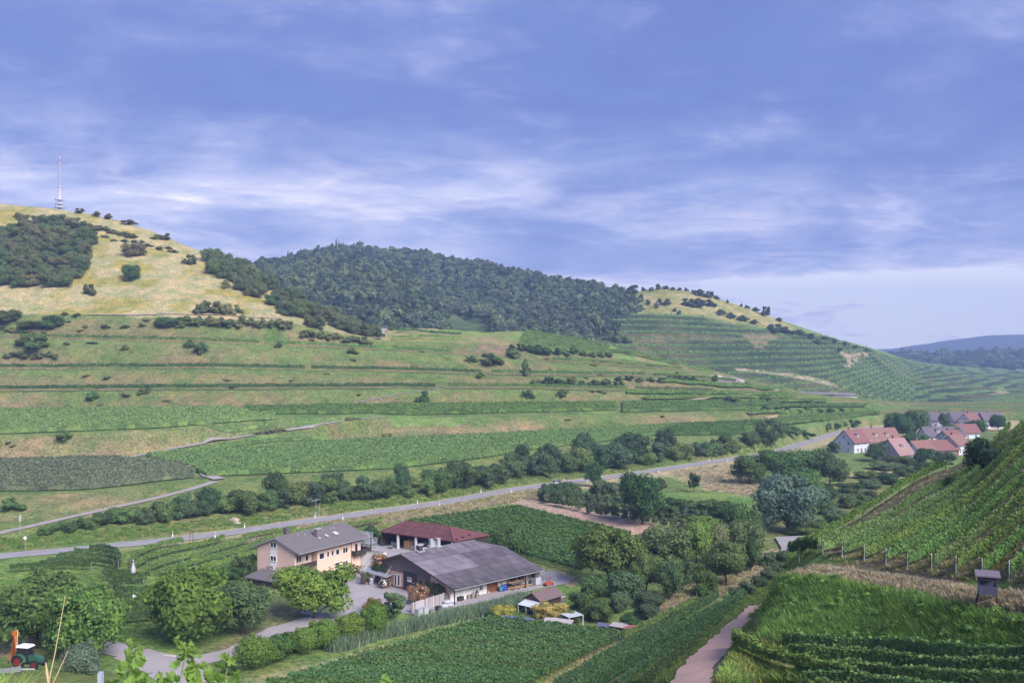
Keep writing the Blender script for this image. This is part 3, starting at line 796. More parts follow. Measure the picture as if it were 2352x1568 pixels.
CR['conifer'] = [crown_mesh('crown_conifer', 'conifer', 900, .045, s, M['leaf'], 16) for s in (22,)]
TR = {'round': [trunk_mesh('trunk', s) for s in (1, 2)], 'low': [trunk_mesh('trunk_low', s, .45, .02, 5, .12) for s in (3,)], 'thin': [trunk_mesh('trunk_thin', 4, .5, .018, 4, .3)]}
TRUNK_OF = {'round': 'round', 'spread': 'round', 'tall': 'low', 'willow': 'low', 'smalltree': 'thin', 'conifer': 'low'}
RT = random.Random(5)
GREEN = (0.060, 0.105, 0.030)
def jit(c, a=.16):
    k = 1 + RT.uniform(-a, a)
    return (c[0] * k * (1 + RT.uniform(-.10, .14)), c[1] * k, c[2] * k * (1 + RT.uniform(-.12, .12)))
def plant(name, kind, pos, w, h, color, label, cat, group=None, trunk=None, sink=.02):
    """a tree or shrub: Empty at the foot, trunk and crown below it; plain shrubs are one mesh"""
    var = RT.choice(CR[kind])
    rz = RT.uniform(0, 6.28)
    base = (pos[0], pos[1], pos[2] - sink * h)
    c = jit(color)
    if kind in TRUNK_OF and trunk is not False:
        e = empty(name, base, rz, label, cat, group)
        t = mobj('trunk', RT.choice(TR[TRUNK_OF[kind]]), e); t.scale = (h * .9, h * .9, h)
        cr = mobj('crown', var, e, color=c); cr.scale = (w * RT.uniform(.88, 1.14), w * RT.uniform(.88, 1.14), h * RT.uniform(.94, 1.06))
        return e
    o = mobj(name, var, loc=base, color=c); o.scale = (w * RT.uniform(.85, 1.18), w * RT.uniform(.85, 1.18), h); o.rotation_euler = (0, 0, rz)
    return tag(o, label, cat, group)
def plant_px(name, kind, u, v, wpx, hpx, color, label, cat, group=None, d=None, trunk=None):
    p = hitA(u, v) if d is None else P(u, v, d)
    s = p.y / F
    return plant(name, kind, p, wpx * s, hpx * s, color, label, cat, group, trunk)

# ---------------------------------------------------------------- scatter ("stuff": woods, reeds, rough grass)
def scatter(name, label, cat, pts, scl, rots, templates):
    pts = np.asarray(pts, np.float32)
    me = bpy.data.meshes.new(name)
    me.vertices.add(len(pts)); me.vertices.foreach_set('co', pts.ravel())
    a = me.attributes.new('scl', 'FLOAT_VECTOR', 'POINT'); a.data.foreach_set('vector', np.asarray(scl, np.float32).ravel())
    a = me.attributes.new('rot', 'FLOAT_VECTOR', 'POINT'); a.data.foreach_set('vector', np.asarray(rots, np.float32).ravel())
    a = me.attributes.new('pick', 'INT', 'POINT'); a.data.foreach_set('value', RNG.integers(0, len(templates), len(pts)).astype(np.int32))
    me.update()
    o = mobj(name, me)
    cl_ = bpy.data.collections.new(name + '_pieces')
    for i, t in enumerate(templates):
        cl_.objects.link(bpy.data.objects.new(name + '_piece', t))
    ng = bpy.data.node_groups.new(name + '_scatter', 'GeometryNodeTree')
    ng.interface.new_socket('Geometry', in_out='INPUT', socket_type='NodeSocketGeometry')
    ng.interface.new_socket('Geometry', in_out='OUTPUT', socket_type='NodeSocketGeometry')
    gi = N(ng, 'NodeGroupInput'); go = N(ng, 'NodeGroupOutput')
    ci = N(ng, 'GeometryNodeCollectionInfo'); ci.inputs['Collection'].default_value = cl_
    ci.inputs['Separate Children'].default_value = True; ci.inputs['Reset Children'].default_value = True
    ip = N(ng, 'GeometryNodeInstanceOnPoints'); ip.inputs['Pick Instance'].default_value = True
    def na(nm, ty):
        n = N(ng, 'GeometryNodeInputNamedAttribute', data_type=ty); n.inputs['Name'].default_value = nm
        return [s for s in n.outputs if s.enabled][0] if False else n.outputs[0]
    L(ng, gi.outputs[0], ip.inputs['Points']); L(ng, ci.outputs[0], ip.inputs['Instance'])
    L(ng, na('pick', 'INT'), ip.inputs['Instance Index'])
    L(ng, na('rot', 'FLOAT_VECTOR'), ip.inputs['Rotation']); L(ng, na('scl', 'FLOAT_VECTOR'), ip.inputs['Scale'])
    L(ng, ip.outputs[0], go.inputs[0])
    md = o.modifiers.new('scatter', 'NODES'); md.node_group = ng
    return tag(o, label, cat, kind='stuff')
def remat(me, mat, name):
    m = me.copy(); m.name = name; m.materials.clear(); m.materials.append(mat); return m

# ---------------------------------------------------------------- vine rows
def row_arrays(pts, h, w, dens, leaf, rng, bottom=.5):
    """leaf quads of one trellised row along the ground points"""
    pts = np.asarray(pts, float)
    seg = np.linalg.norm(np.diff(pts, axis=0), axis=1); cum = np.concatenate(([0], np.cumsum(seg)))
    Ltot = cum[-1]; n = max(int(Ltot * dens), 6)
    s = rng.uniform(0, Ltot, n)
    c = np.stack([np.interp(s, cum, pts[:, i]) for i in range(3)], 1)
    k = np.clip(np.searchsorted(cum, s) - 1, 0, len(seg) - 1)
    tan = (pts[1:] - pts[:-1])[k] / seg[k][:, None]
    lat = unit(np.stack((-tan[:, 1], tan[:, 0], np.zeros(n)), 1))
    ph = rng.uniform(0, 50)
    top = h * (.86 + .28 * vnoise(s / .9, s * 0 + ph, 3)); gap = vnoise(s / 1.3, s * 0 + ph + 9, 5)
    face = rng.random(n) < .70
    side = np.where(rng.random(n) < .5, -1, 1)
    zz_ = np.where(face, rng.uniform(bottom, 1, n) ** .85 * 1.0, rng.uniform(.82, 1.05, n)) * top
    zz_ = np.maximum(zz_, bottom * h * .8)
    off = np.where(face, side * w * .5 * (.55 + .6 * gap) * (1.08 - .35 * (zz_ / h)), rng.uniform(-.4, .4, n) * w)
    c = c + lat * off[:, None]; c[:, 2] += zz_
    nr = np.where(face[:, None], lat * side[:, None] + np.array((0, 0, .45)), np.array((0, 0, 1.0)) + lat * rng.uniform(-.6, .6, n)[:, None])
    nr = unit(nr + rng.normal(size=(n, 3)) * .45)
    return leafquads(c, nr, leaf * rng.uniform(.65, 1.3, n), rng, .75)
def core_arrays(pts, h, w, bottom=.55, top=.90):
    """the leafy inner wall of a row"""
    pts = np.asarray(pts, float)
    t = np.gradient(pts, axis=0); lat = unit(np.stack((-t[:, 1], t[:, 0], np.zeros(len(t))), 1)) * w * .22
    up = np.array((0, 0, 1.0))
    a = pts - lat + up * h * bottom; b = pts - lat * .8 + up * h * top; c = pts + lat * .8 + up * h * top; d = pts + lat + up * h * bottom
    qs = []
    for p, q in ((a, b), (b, c), (c, d)):
        qs.append(np.stack((p[:-1], p[1:], q[1:], q[:-1]), 1))
    return np.concatenate(qs)
POST = MB().box(-.028, .028, -.028, .028, -.1, 1).mesh('vine_post', surf('galvanised_post', (.46, .46, .50), rough=.5))
STEM = surf('vine_wood', (.09, .07, .05), scale=9)
def resample(pts, step):
    pts = np.asarray(pts, float)
    seg = np.linalg.norm(np.diff(pts, axis=0), axis=1); cum = np.concatenate(([0], np.cumsum(seg)))
    n = max(int(cum[-1] / step), 2) + 1
    s = np.linspace(0, cum[-1], n)
    return np.stack([np.interp(s, cum, pts[:, i]) for i in range(3)], 1)
def ground_line(xy, step=3.0, zf=gz):
    xy3 = resample([(p[0], p[1], 0) for p in xy], step)
    return np.array([(p[0], p[1], zf(p[0], p[1])) for p in xy3])
NROW = [0]
def vine_row(pts, label, group, color, h=1.9, w=.7, dens=40, leaf=.16, posts=0, stems=0, post_h=2.0, bottom=.5, name='vine_row'):
    NROW[0] += 1
    rng = np.random.default_rng(1000 + NROW[0])
    q = np.concatenate((row_arrays(pts, h, w, dens, leaf, rng, bottom), core_arrays(pts, h, w, bottom)))
    V = q.reshape(-1, 3); o0 = np.array(pts[0]); V = V - o0
    me = np_mesh('vine_row', V, quads=np.arange(len(V)).reshape(-1, 4), mats=[M['leaf']])
    e = empty(name, tuple(o0), 0, label, 'vine row', group)
    mobj('foliage', me, e, color=jit(color, .10))
    if posts:
        for p in resample(pts, posts):
            po = mobj('post', POST, e, loc=tuple(p - o0)); po.scale = (1, 1, post_h)
    if stems:
        b = MB()
        for p in resample(pts, stems):
            p = p - o0
            b.bar((p[0], p[1], p[2] - .05), (p[0] + rng.uniform(-.1, .1), p[1], p[2] + h * .6), .07)
        tag(b.build('vine_stems', STEM, e), kind='stuff')
    return e
def vine_field(name, label, rows, color, h=1.8, w=.8, dens=6, leaf=.40, bottom=.18):
    """a block of vines whose single rows cannot be told apart: one mass"""
    rng = np.random.default_rng(len(label) * 7 + len(rows))
    qs = []
    for pts in rows:
        if len(pts) < 2: continue
        qs.append(row_arrays(pts, h, w, dens, leaf, rng, bottom)); qs.append(core_arrays(pts, h, w, bottom))
    V = np.concatenate(qs).reshape(-1, 3)
    me = np_mesh(name, V, quads=np.arange(len(V)).reshape(-1, 4), mats=[M['leaf']])
    o = mobj(name, me, color=color)
    return tag(o, label, 'vineyard', kind='stuff')
def arow(t, u0, u1, du=14):
    """row following the hillside at profile position t between two bearings"""
    return np.array([A.at(t, u) for u in np.arange(u0, u1 + 1, du)])
# ================================================================ ROADS, PATHS, YARDS (sheets laid on the ground)
M['asphalt'] = surf('asphalt', (0.34, 0.32, 0.335), (0.23, 0.22, 0.235), scale=.35, rough=.9, bump=.2, bscale=8)
M['lane'] = surf('lane_concrete', (0.36, 0.33, 0.32), (0.28, 0.25, 0.23), scale=.5, rough=.9, bump=.2, bscale=6)
M['dirt'] = surf('dirt_path', (0.52, 0.345, 0.28), (0.40, 0.26, 0.205), scale=1.1, rough=.95, bump=.4, bscale=7)
M['yard'] = surf('yard_paving', (0.37, 0.345, 0.365), (0.28, 0.26, 0.275), scale=.35, rough=.9, bump=.2, bscale=9)
M['marking'] = surf('road_paint', (0.78, 0.78, 0.78), (0.62, 0.62, 0.62), scale=2, rough=.6)
def ribbon(name, cl, width, mat, lift=.06, cross=4, step=2.0, kind='structure', zf=gz, rag=.0):
    """strip of given width along centre points (x, y); follows the ground"""
    cl = resample([(p[0], p[1], 0) for p in cl], step)
    t = np.gradient(cl, axis=0); lat = unit(np.stack((-t[:, 1], t[:, 0], np.zeros(len(t))), 1))
    wd = np.interp(np.linspace(0, 1, len(cl)), np.linspace(0, 1, len(np.atleast_1d(width))), np.atleast_1d(width))
    rows = []
    for k in range(cross + 1):
        o = (k / cross - .5)
        p = cl + lat * (wd * o)[:, None]
        if rag and k in (0, cross): p = p + lat * ((fbm(cl[:, 0] / 1.7, cl[:, 1] / 1.7, 7 + k, 3) - .5) * 2 * rag * np.sign(o))[:, None]
        p[:, 2] = [zf(x, y) + lift for x, y in p[:, :2]]
        rows.append(p)
    R = np.stack(rows)
    if cross > 1:  # a carriageway is level across; lift it clear of the ground on both sides
        R[:, :, 2] = R[:, :, 2].max(0)[None, :] * .6 + R[:, :, 2] * .4
    n = R.shape[1]; i = np.arange((cross + 1) * n).reshape(cross + 1, n)
    q = np.stack((i[:-1, :-1], i[1:, :-1], i[1:, 1:], i[:-1, 1:]), -1).reshape(-1, 4)
    o = mobj(name, np_mesh(name, R.reshape(-1, 3), quads=q, mats=[mat], smooth=True))
    return tag(o, kind=kind)
def smooth_line(pts, n=140):
    """Catmull-Rom through plan points"""
    p = [Vector((q[0], q[1], 0)) for q in pts]; p = [p[0] * 2 - p[1]] + p + [p[-1] * 2 - p[-2]]
    out_ = []
    for k in range(1, len(p) - 2):
        for j in range(12):
            t = j / 12
            a, b, c, d = p[k - 1], p[k], p[k + 1], p[k + 2]
            q = .5 * ((2 * b) + (c - a) * t + (2 * a - 5 * b + 4 * c - d) * t * t + (3 * b - a - 3 * c + d) * t ** 3)
            out_.append((q.x, q.y))
    out_.append((pts[-1][0], pts[-1][1]))
    return out_
def plan(uvs, z=FLOOR):
    return [tuple(G(u, v, z)[:2]) for u, v in uvs]
def planA(uvs):
    return [tuple(hitA(u, v)[:2]) for u, v in uvs]
mid_road = [(u, (v1 + np.interp(u, [p[0] for p in road_back], [p[1] for p in road_back])) / 2) for u, v1 in road_front if -700 <= u <= 2100]
ROAD = smooth_line(plan(mid_road))
ribbon('country_road', ROAD, 6.3, M['asphalt'], lift=.10)
# painted lines: white edge lines and a dashed centre line
def offset_line(cl, off):
    c = resample([(p[0], p[1], 0) for p in cl], 3.0)
    t = np.gradient(c, axis=0); lat = unit(np.stack((-t[:, 1], t[:, 0], np.zeros(len(t))), 1))
    c = c + lat * off
    return c[:, :2]
ribbon('road_edge_line', offset_line(ROAD, 2.85), .18, M['marking'], lift=.16, cross=1)
ribbon('road_edge_line', offset_line(ROAD, -2.85), .14, M['marking'], lift=.16, cross=1)
cl = resample([(p[0], p[1], 0) for p in ROAD], 1.0)
db = []
for k in range(6, 330, 12):
    if k + 4 < len(cl):
        tag(ribbon('road_centre_dash', cl[k:k + 5, :2], .16, M['marking'], lift=.165, cross=1, step=1.0))
# lanes on the hillside
ribbon('vineyard_lane', LANE1, 3.0, M['lane'], lift=.14, step=1.2, rag=.18)
lane1b = planA([(505, 1102), (480, 1094), (474, 1088)])
ribbon('vineyard_lane', smooth_line(lane1b), 4.2, M['lane'], lift=.35)
ribbon('vineyard_lane', LANE2, 3.2, M['lane'], lift=.14, step=1.2, rag=.18)
ribbon('vineyard_lane', LANE3, 3.0, M['lane'], lift=.14, step=1.2, rag=.18)
lane4 = planA([(866, 779), (874, 768), (884, 757), (890, 753)])
ribbon('hilltop_lane', smooth_line(lane4), 4.0, M['lane'], lift=.5)
path_hill = planA([(200, 723), (300, 724), (400, 722), (500, 724), (600, 730), (650, 735)])
ribbon('hill_footpath', smooth_line(path_hill), 1.6, surf('pale_footpath', (.56, .47, .36)), lift=.22)
for nm, pl in (('terrace_track', [(1730, 972), (1760, 966), (1800, 955), (1850, 950), (1920, 946)]), ('terrace_track', [(1560, 926), (1600, 921), (1640, 915), (1720, 908), (1800, 900)])):
    ribbon(nm, smooth_line(planA(pl)), 3.5, surf('track_soil', (.45, .35, .22)), lift=.6)
# lane round the walnut trees, and the farm yard
lane5 = plan([(-60, 1372), (20, 1392), (120, 1440), (220, 1478), (300, 1498), (380, 1513), (450, 1515), (520, 1500), (580, 1475), (640, 1448), (720, 1425), (790, 1412)])
ribbon('farm_lane', smooth_line(lane5), [4.5, 4.5, 5.5, 6.0, 5.0, 4.5, 4.0, 5.0, 6.0], M['yard'], lift=.06, step=1.0, rag=.6)
lane6 = plan([(300, 1500), (360, 1520), (410, 1545), (450, 1580), (480, 1620)])
ribbon('farm_lane', smooth_line(lane6), [6, 7.5, 8, 8], M['yard'], lift=.075, step=1.0, rag=.6)
yard = [(690, 1408), (730, 1420), (800, 1418), (850, 1404), (900, 1402), (945, 1412), (1000, 1405), (1060, 1392), (1115, 1383), (1180, 1366), (1240, 1352), (1306, 1340), (1312, 1330), (1280, 1320), (1200, 1300), (1100, 1262), (1060, 1250), (960, 1240), (865, 1246), (840, 1280), (830, 1306), (790, 1328), (740, 1350)]
b = MB(); b.poly([(x, y, FLOOR + .13) for x, y in plan(yard)][::-1])
o = tag(b.build('farm_yard', M['yard']), kind='structure')
# paved turn-off by the stream and the dirt path climbing the near slope
lane7 = plan([(1806, 1262), (1822, 1250), (1832, 1242), (1840, 1236)])
b = MB(); b.poly([(x, y, gz(x, y) + .5) for x, y in plan([(1795, 1262), (1780, 1237), (1855, 1233), (1850, 1243), (1826, 1262), (1802, 1282), (1790, 1278)])][::-1])
tag(b.build('paved_turning_place', M['yard']), kind='structure')
dpath = [tuple(E.hit(u, v)[:2]) for u, v in ((1560, 1640), (1590, 1568), (1615, 1530), (1640, 1500), (1672, 1465), (1700, 1435), (1720, 1412), (1736, 1396))]
ribbon('dirt_path', smooth_line(dpath), [3.0, 3.0, 2.8, 2.6, 2.4, 2.2], M['dirt'], lift=.09, step=.6, rag=.35)
tp = [E.hit(u, v) for u, v in ((2172, 1112), (2188, 1088), (2205, 1062), (2222, 1036))]
tp = [tuple(p[:2]) for p in tp if p]
if len(tp) > 2: ribbon('slope_track', smooth_line(tp), 3.2, M['dirt'], lift=.12)
tp = [E.hit(u, v) for u, v in ((2000, 1240), (2020, 1222), (2045, 1205), (2060, 1195))]
tp = [tuple(p[:2]) for p in tp if p]
if len(tp) > 2: ribbon('slope_track', smooth_line(tp), 1.6, M['dirt'], lift=.12)
# ================================================================ VINEYARDS
VG = (0.080, 0.145, 0.046); VL = (0.110, 0.190, 0.056); VD = (0.056, 0.105, 0.038)
# ---- near slope: rows climbing away to the right
rd = Vector((1.08, 1.0)).normalized()
ends = [(1836, 1292), (1890, 1272), (1935, 1280), (1985, 1290), (2035, 1298), (2085, 1306), (2140, 1314), (2196, 1322), (2256, 1330), (2318, 1336), (2385, 1344), (2455, 1352)]
k = 0
for u, v in ends:
    p = E.hit(u, v)
    if p is None: continue
    k += 1
    line = []
    for s in np.arange(0, 78, 2.0):
        x, y = p.x + rd.x * s, p.y + rd.y * s
        uu = CX + F * x / y
        zz_ = E.height(x, y)
        lim = np.interp(uu, un, E.LD[7]) - 1.0
        if y > lim or uu > 2700: break
        line.append((x, y, zz_))
    if len(line) > 3:
        vine_row(line, f'{ordinal(k)} vine row from the left on the steep slope behind the hunting hide', 'vine rows on the near slope', (0.085, 0.155, 0.052), h=1.4, w=.52, dens=75, leaf=.13, posts=11, post_h=1.5, bottom=.35)
for k, (dl, name) in enumerate(((2.0, 'outer'), (4.6, 'inner'))):
    line = []
    for u in np.arange(1836, 2175, 8):
        d = np.interp(u, un, E.LD[7]) - dl
        x = (u - CX) / F * d
        line.append((x, d, E.height(x, d)))
    vine_row(resample(line, 2), f'{name} of the two vine rows along the brow of the near slope', 'vine rows on the near slope', (0.080, 0.155, 0.045), h=1.6, w=.7, dens=60, leaf=.16, stems=2.5)
# dark clipped row end by the paved turning place
vine_row(ground_line([tuple(E.hit(1815, 1290)[:2]), tuple(E.hit(1872, 1283)[:2])], 1.5), 'short dark vine row at the foot of the slope by the paved turning place', 'vine rows on the near slope', VD, h=2.0, w=.9, dens=90, leaf=.15)
# ---- lower terrace at the right foot of the picture: rows running across
for k in range(5):
    line = []
    for u in np.arange(1800 + k * 14, 2700, 14):
        d = np.interp(u, un, E.LD[4]) - 1.4 - k * 2.35
        x = (u - CX) / F * d
        line.append((x, d, E.height(x, d)))
    vine_row(resample(line, 1.5), f'{ordinal(k + 1)} vine row down from the green bank at the lower right', 'vine rows below the green bank', (0.100, 0.180, 0.062), h=1.35, w=.6, dens=90, leaf=.125, bottom=.25)
line = [tuple(E.hit(u, v)) for u, v in ((1692, 1482), (1694, 1496), (1712, 1512), (1760, 1532), (1820, 1548), (1900, 1566), (1960, 1590))]
vine_row(resample(line, 1.2), 'curved vine row beside the dirt path at the lower right', 'vine rows below the green bank', VG, h=1.5, w=.8, dens=110, leaf=.13)
# ---- strip of rows on the left of the dirt path
SV = (0.066, 0.130, 0.048)
strip = [((1318, 1590), (1708, 1376), SV), ((1362, 1590), (1690, 1402), SV), ((1420, 1590), (1660, 1430), SV), ((1478, 1580), (1632, 1462), SV), ((1272, 1590), (1650, 1378), SV), ((1430, 1472), (1600, 1386), VL)]
for k, (a, bb, c) in enumerate(strip):
    p, q_ = hitA(*a), hitA(*bb)
    vine_row(ground_line([tuple(p[:2]), tuple(q_[:2])], 2.0), ['longest vine row on the left of the dirt path, starting at the bottom edge', 'second longest vine row on the left of the dirt path', 'third vine row on the left of the dirt path', 'shortest vine row nearest the dirt path', 'outermost vine row along the grass strip by the valley vineyard', 'bright low vine row beside the orchard trees and the path'][k], 'vine rows beside the dirt path', c, h=2.0 if k < 5 else 1.5, w=.58, dens=75, leaf=.17, posts=9, bottom=.28)
# ---- valley vineyard below the barn
S0, S1 = G(655, 1576), G(1116, 1437)
e0, e1_ = G(1205, 1586), G(1434, 1474)
n = 24
for k in range(n):
    t = k / (n - 1)
    a = S0.lerp(S1, t); bb = e0.lerp(e1_, t)
    pos = 'nearest the viewer' if k == 0 else ('nearest the wood stacks' if k == n - 1 else None)
    vine_row(ground_line([(a.x + .4, a.y), (bb.x, bb.y)], 3.0), f'{ordinal(n - k)} vine row from the wood stacks in the valley vineyard', 'rows of the valley vineyard below the barn', (0.074, 0.145, 0.052), h=1.95, w=.8, dens=55, leaf=.19, stems=2.5)
    po = mobj('end_stake', POST, loc=(a.x - .5, a.y, gz(a.x - .5, a.y))); po.scale = (2.2, 2.2, 1.9)
    tag(po, f'{ordinal(n - k)} white stake from the wood stacks along the edge of the valley vineyard', 'stake', 'white stakes along the valley vineyard')
for k in range(-2, 0):
    a = S0.lerp(S1, k / (n - 1)); bb = e0.lerp(e1_, k / (n - 1))
    vine_row(ground_line([(a.x + .4, a.y), (bb.x, bb.y)], 3.0), f'{ordinal(n - k)} vine row from the wood stacks in the valley vineyard', 'rows of the valley vineyard below the barn', (0.062, 0.130, 0.040), h=1.95, w=.9, dens=55, leaf=.19)
# ---- vineyard behind the red-roofed shed
Q = [Vector(G(*p)[:2]) for p in ((940, 1206), (1185, 1173), (1448, 1236), (1335, 1320))]
n = 22
for k in range(n):
    t = k / (n - 1)
    a = Q[0].lerp(Q[1], t); bb = Q[3].lerp(Q[2], t)
    vine_row(ground_line([tuple(a), tuple(bb)], 4.0), f'{ordinal(n - k)} vine row from the ploughed strip in the field behind the red shed', 'vine rows behind the red shed', (0.085, 0.160, 0.050), h=1.9, w=.85, dens=36, leaf=.23, stems=3)
# ---- the small vineyard round the bottle sculpture
lab = ['left of the bottle sculpture', 'right of the bottle sculpture']
def curve_row(uvs, label, c=VD, h=1.9):
    xy = [tuple(G(u, v)[:2]) for u, v in uvs]
    vine_row(ground_line(smooth_line(xy) if len(xy) > 2 else xy, 1.5), label, 'curved vine rows round the bottle sculpture', c, h=h, w=.9, dens=60, leaf=.19, posts=5, stems=2)
R1 = [[(22, 1316), (80, 1312), (150, 1308), (210, 1310)], [(90, 1306), (160, 1300), (230, 1300), (262, 1308)], [(130, 1290), (190, 1286), (245, 1288), (272, 1298)], [(170, 1278), (220, 1276), (262, 1282), (275, 1296)], [(205, 1268), (240, 1268), (270, 1280), (272, 1310)], [(235, 1326), (290, 1328), (300, 1318)], [(240, 1334), (300, 1336), (345, 1332)], [(250, 1352), (330, 1352)], [(262, 1366), (290, 1372), (302, 1368)]]
for k, r in enumerate(R1):
    curve_row(r, f'{ordinal(k + 1)} curved vine row counted from the road on the left of the stone bottle')
R2 = [[(265, 1372), (350, 1368), (430, 1366)], [(258, 1386), (340, 1384), (430, 1380)], [(262, 1402), (340, 1400), (420, 1396)], [(268, 1418), (345, 1414), (420, 1410)], [(284, 1434), (350, 1428), (400, 1424)]]
for k, r in enumerate(R2):
    curve_row(r, f'{ordinal(k + 1)} straight vine row counted from the stone bottle towards the walnut trees')
R3 = [[(300, 1300), (320, 1282), (360, 1264), (420, 1252)], [(320, 1306), (350, 1288), (410, 1270), (480, 1256), (515, 1244)], [(345, 1316), (400, 1296), (460, 1282), (530, 1262), (570, 1250)], [(370, 1326), (420, 1308), (490, 1290), (560, 1272), (600, 1258)], [(395, 1332), (450, 1318), (520, 1300), (585, 1282)], [(430, 1340), (500, 1318), (590, 1296)], [(560, 1244), (620, 1232), (680, 1224)], [(600, 1250), (680, 1232), (760, 1216)], [(700, 1236), (780, 1220), (850, 1208), (880, 1204)]]
for k, r in enumerate(R3):
    curve_row(r, f'{ordinal(k + 1)} vine row counted from the stone bottle towards the pink house', c=VL)
# ---- hillside terraces: blocks of vines
vine_field('vineyard_block', 'broad bright green vineyard on the lowest terrace above the hedge', [arow(iB + f, max(330 + (1 - f) * 150, 300), np.interp(f, [0, 1], [1500, 1560]), 24) for f in np.arange(.03, .97, .021)], (0.105, 0.180, 0.062), h=2.0, w=1.1, dens=7, leaf=.42)
vine_field('vineyard_block', 'grey-green vineyard on the left, below the hairpin lane', [arow(iB + f, -130, np.interp(f, [0, .5, 1], [455, 440, 250]), 24) for f in np.arange(.03, .95, .028)], (0.105, 0.135, 0.080), h=2.0, w=1.0, dens=8, leaf=.40)
vine_field('vineyard_block', 'dark green vineyard right of the broad terrace, under the power pole', [arow(iB + f, 1510, np.interp(f, [0, 1], [1700, 1760]), 20) for f in np.arange(.1, .97, .04)], (0.060, 0.120, 0.036), h=1.9, w=1.0, dens=6, leaf=.42)
vine_field('vineyard_block', 'light green netted vineyard on the second terrace at the left', [arow(iD + f, -130, np.interp(f, [0, 1], [655, 520]), 20) for f in np.arange(.05, .95, .03)], (0.135, 0.215, 0.075), h=2.2, w=.9, dens=8, leaf=.36)
vine_field('vineyard_block', 'dark wedge of vines where the lanes meet on the second terrace', [arow(iD + f, 560, 815, 12) for f in np.arange(.45, .98, .06)], VG, h=2.1, w=1.0, dens=8, leaf=.38)
vine_field('vineyard_block', 'long green vineyard strip in the middle of the second terrace', [arow(iD + f, 720 + f * 30, 1420, 18) for f in np.arange(.35, 1.0, .07)], (0.085, 0.150, 0.042), h=2.0, w=1.0, dens=7, leaf=.40)
vine_field('vineyard_block', 'striped vineyard on the second terrace beside the power pole', [arow(iD + f, 1430, 1800, 18) for f in np.arange(.1, 1.0, .08)], VG, h=2.0, w=1.0, dens=6, leaf=.42)
vine_field('vineyard_block', 'sloping vineyard patch on the knoll in front of the woods', [arow(iL + f, 1190 + f * 10, 1400, 14) for f in np.arange(.1, 1.9, .09)], (0.095, 0.160, 0.050), h=1.8, w=1.0, dens=6, leaf=.42)
# ---- hillside terraces: single hedge-like rows on the brinks
def brink(t, u0, u1, label, c=VG, h=2.8, off=0.0, rows=2):
    for r in range(rows):
        pts = arow(t + .12 + r * .35, u0, u1, 10)
        vine_row(resample(pts, 5), label if r == 0 else label.replace('front', 'rear'), 'vine rows on the terrace brinks', c, h=h, w=1.2, dens=11, leaf=.42)
brink(iF, -140, 1005, 'front vine row on the long third terrace of the hillside', VD)
brink(iF, 1030, 1440, 'front vine row on the third terrace to the right of the lane', VG)
brink(iF, 1460, 1640, 'front dull vine row at the right end of the third terrace', (0.085, 0.105, 0.055), rows=1)
brink(iH, -140, 700, 'front vine row on the fourth terrace, left part', VD)
brink(iH, 715, 1105, 'front vine row on the fourth terrace, middle part', VD)
brink(iH, 1130, 1480, 'front vine row on the fourth terrace, right part below the dark bushes', VG)
brink(iJ, 45, 600, 'front vine row on the fifth terrace under the dry hill, left part', VG)
brink(iJ, 610, 1040, 'front vine row on the fifth terrace under the dry hill, right part', VL)
brink(iJ, 1270, 1560, 'front vine row on the fifth terrace behind the dark bushes', VG)
brink(iL + .15, 900, 1060, 'front vine row on the upper saddle beside the hilltop lane', VL, rows=1)
brink(iL + 1.0, 910, 1065, 'front dark vine row on the saddle against the woods', VD, rows=1)
brink(iL + .3, 1290, 1560, 'front vine row along the ridge right of the knoll', VG, rows=1)
kk = 0
for t, a0, a1 in ((iE + .3, 1480, 1830), (iE + .75, 1440, 1810), (iD + .2, 1630, 1990), (iC + .5, 1720, 2010), (iD + .75, 1700, 1900), (iH + .2, 1500, 1690), (iL + .6, 1400, 1640), (iB + .5, 1770, 1990), (iB + .85, 1780, 2020), (iF2 + .5, 1520, 1800), (iC + .1, 1790, 2020)):
    kk += 1
    for r in range(3):
        vine_row(resample(arow(t + r * .06, a0, a1, 10), 5), f'{("lower", "middle", "upper")[r]} row of the {ORD[kk - 1]} vine strip on the low terraces above the village', 'vine rows on the low terraces above the village', VL if kk % 3 else VG, h=2.2, w=1.2, dens=9, leaf=.45)
# ---- far terraced hill: vines along its treads
rng = np.random.default_rng(77)
rows = []
R_, C_ = Cs.D.shape
msk = (fr < .34) & (tw > .6)
idx = np.argwhere(msk & (Cs.T < 2.9) & (Cs.V < 960))
sel = idx[rng.choice(len(idx), min(30000, len(idx)), replace=False)]
ctr = np.stack((Cs.X[sel[:, 0], sel[:, 1]], Cs.D[sel[:, 0], sel[:, 1]], Cs.Z[sel[:, 0], sel[:, 1]]), 1)
ctr[:, :2] += rng.normal(size=(len(ctr), 2)) * np.array((2.4, .5))
ctr[:, 2] += rng.uniform(.5, 1.9, len(ctr))
nr = unit(np.array((0, -.6, .8)) + rng.normal(size=(len(ctr), 3)) * .5)
q = leafquads(ctr, nr, rng.uniform(.55, 1.0, len(ctr)), rng, .8)
V = q.reshape(-1, 3)
tag(mobj('terrace_vines', np_mesh('terrace_vines', V, quads=np.arange(len(V)).reshape(-1, 4), mats=[M['leaf']]), color=(0.105, 0.180, 0.060)), 'vines covering the many narrow terraces of the far hill', 'vineyard', kind='stuff')
# ================================================================ TREES AND SHRUBS
WAL = (0.085, 0.150, 0.035); DK = (0.045, 0.090, 0.035); GY = (0.090, 0.132, 0.060); OL = (0.115, 0.135, 0.050); YG = (0.115, 0.180, 0.045); SIL = (0.098, 0.148, 0.098)
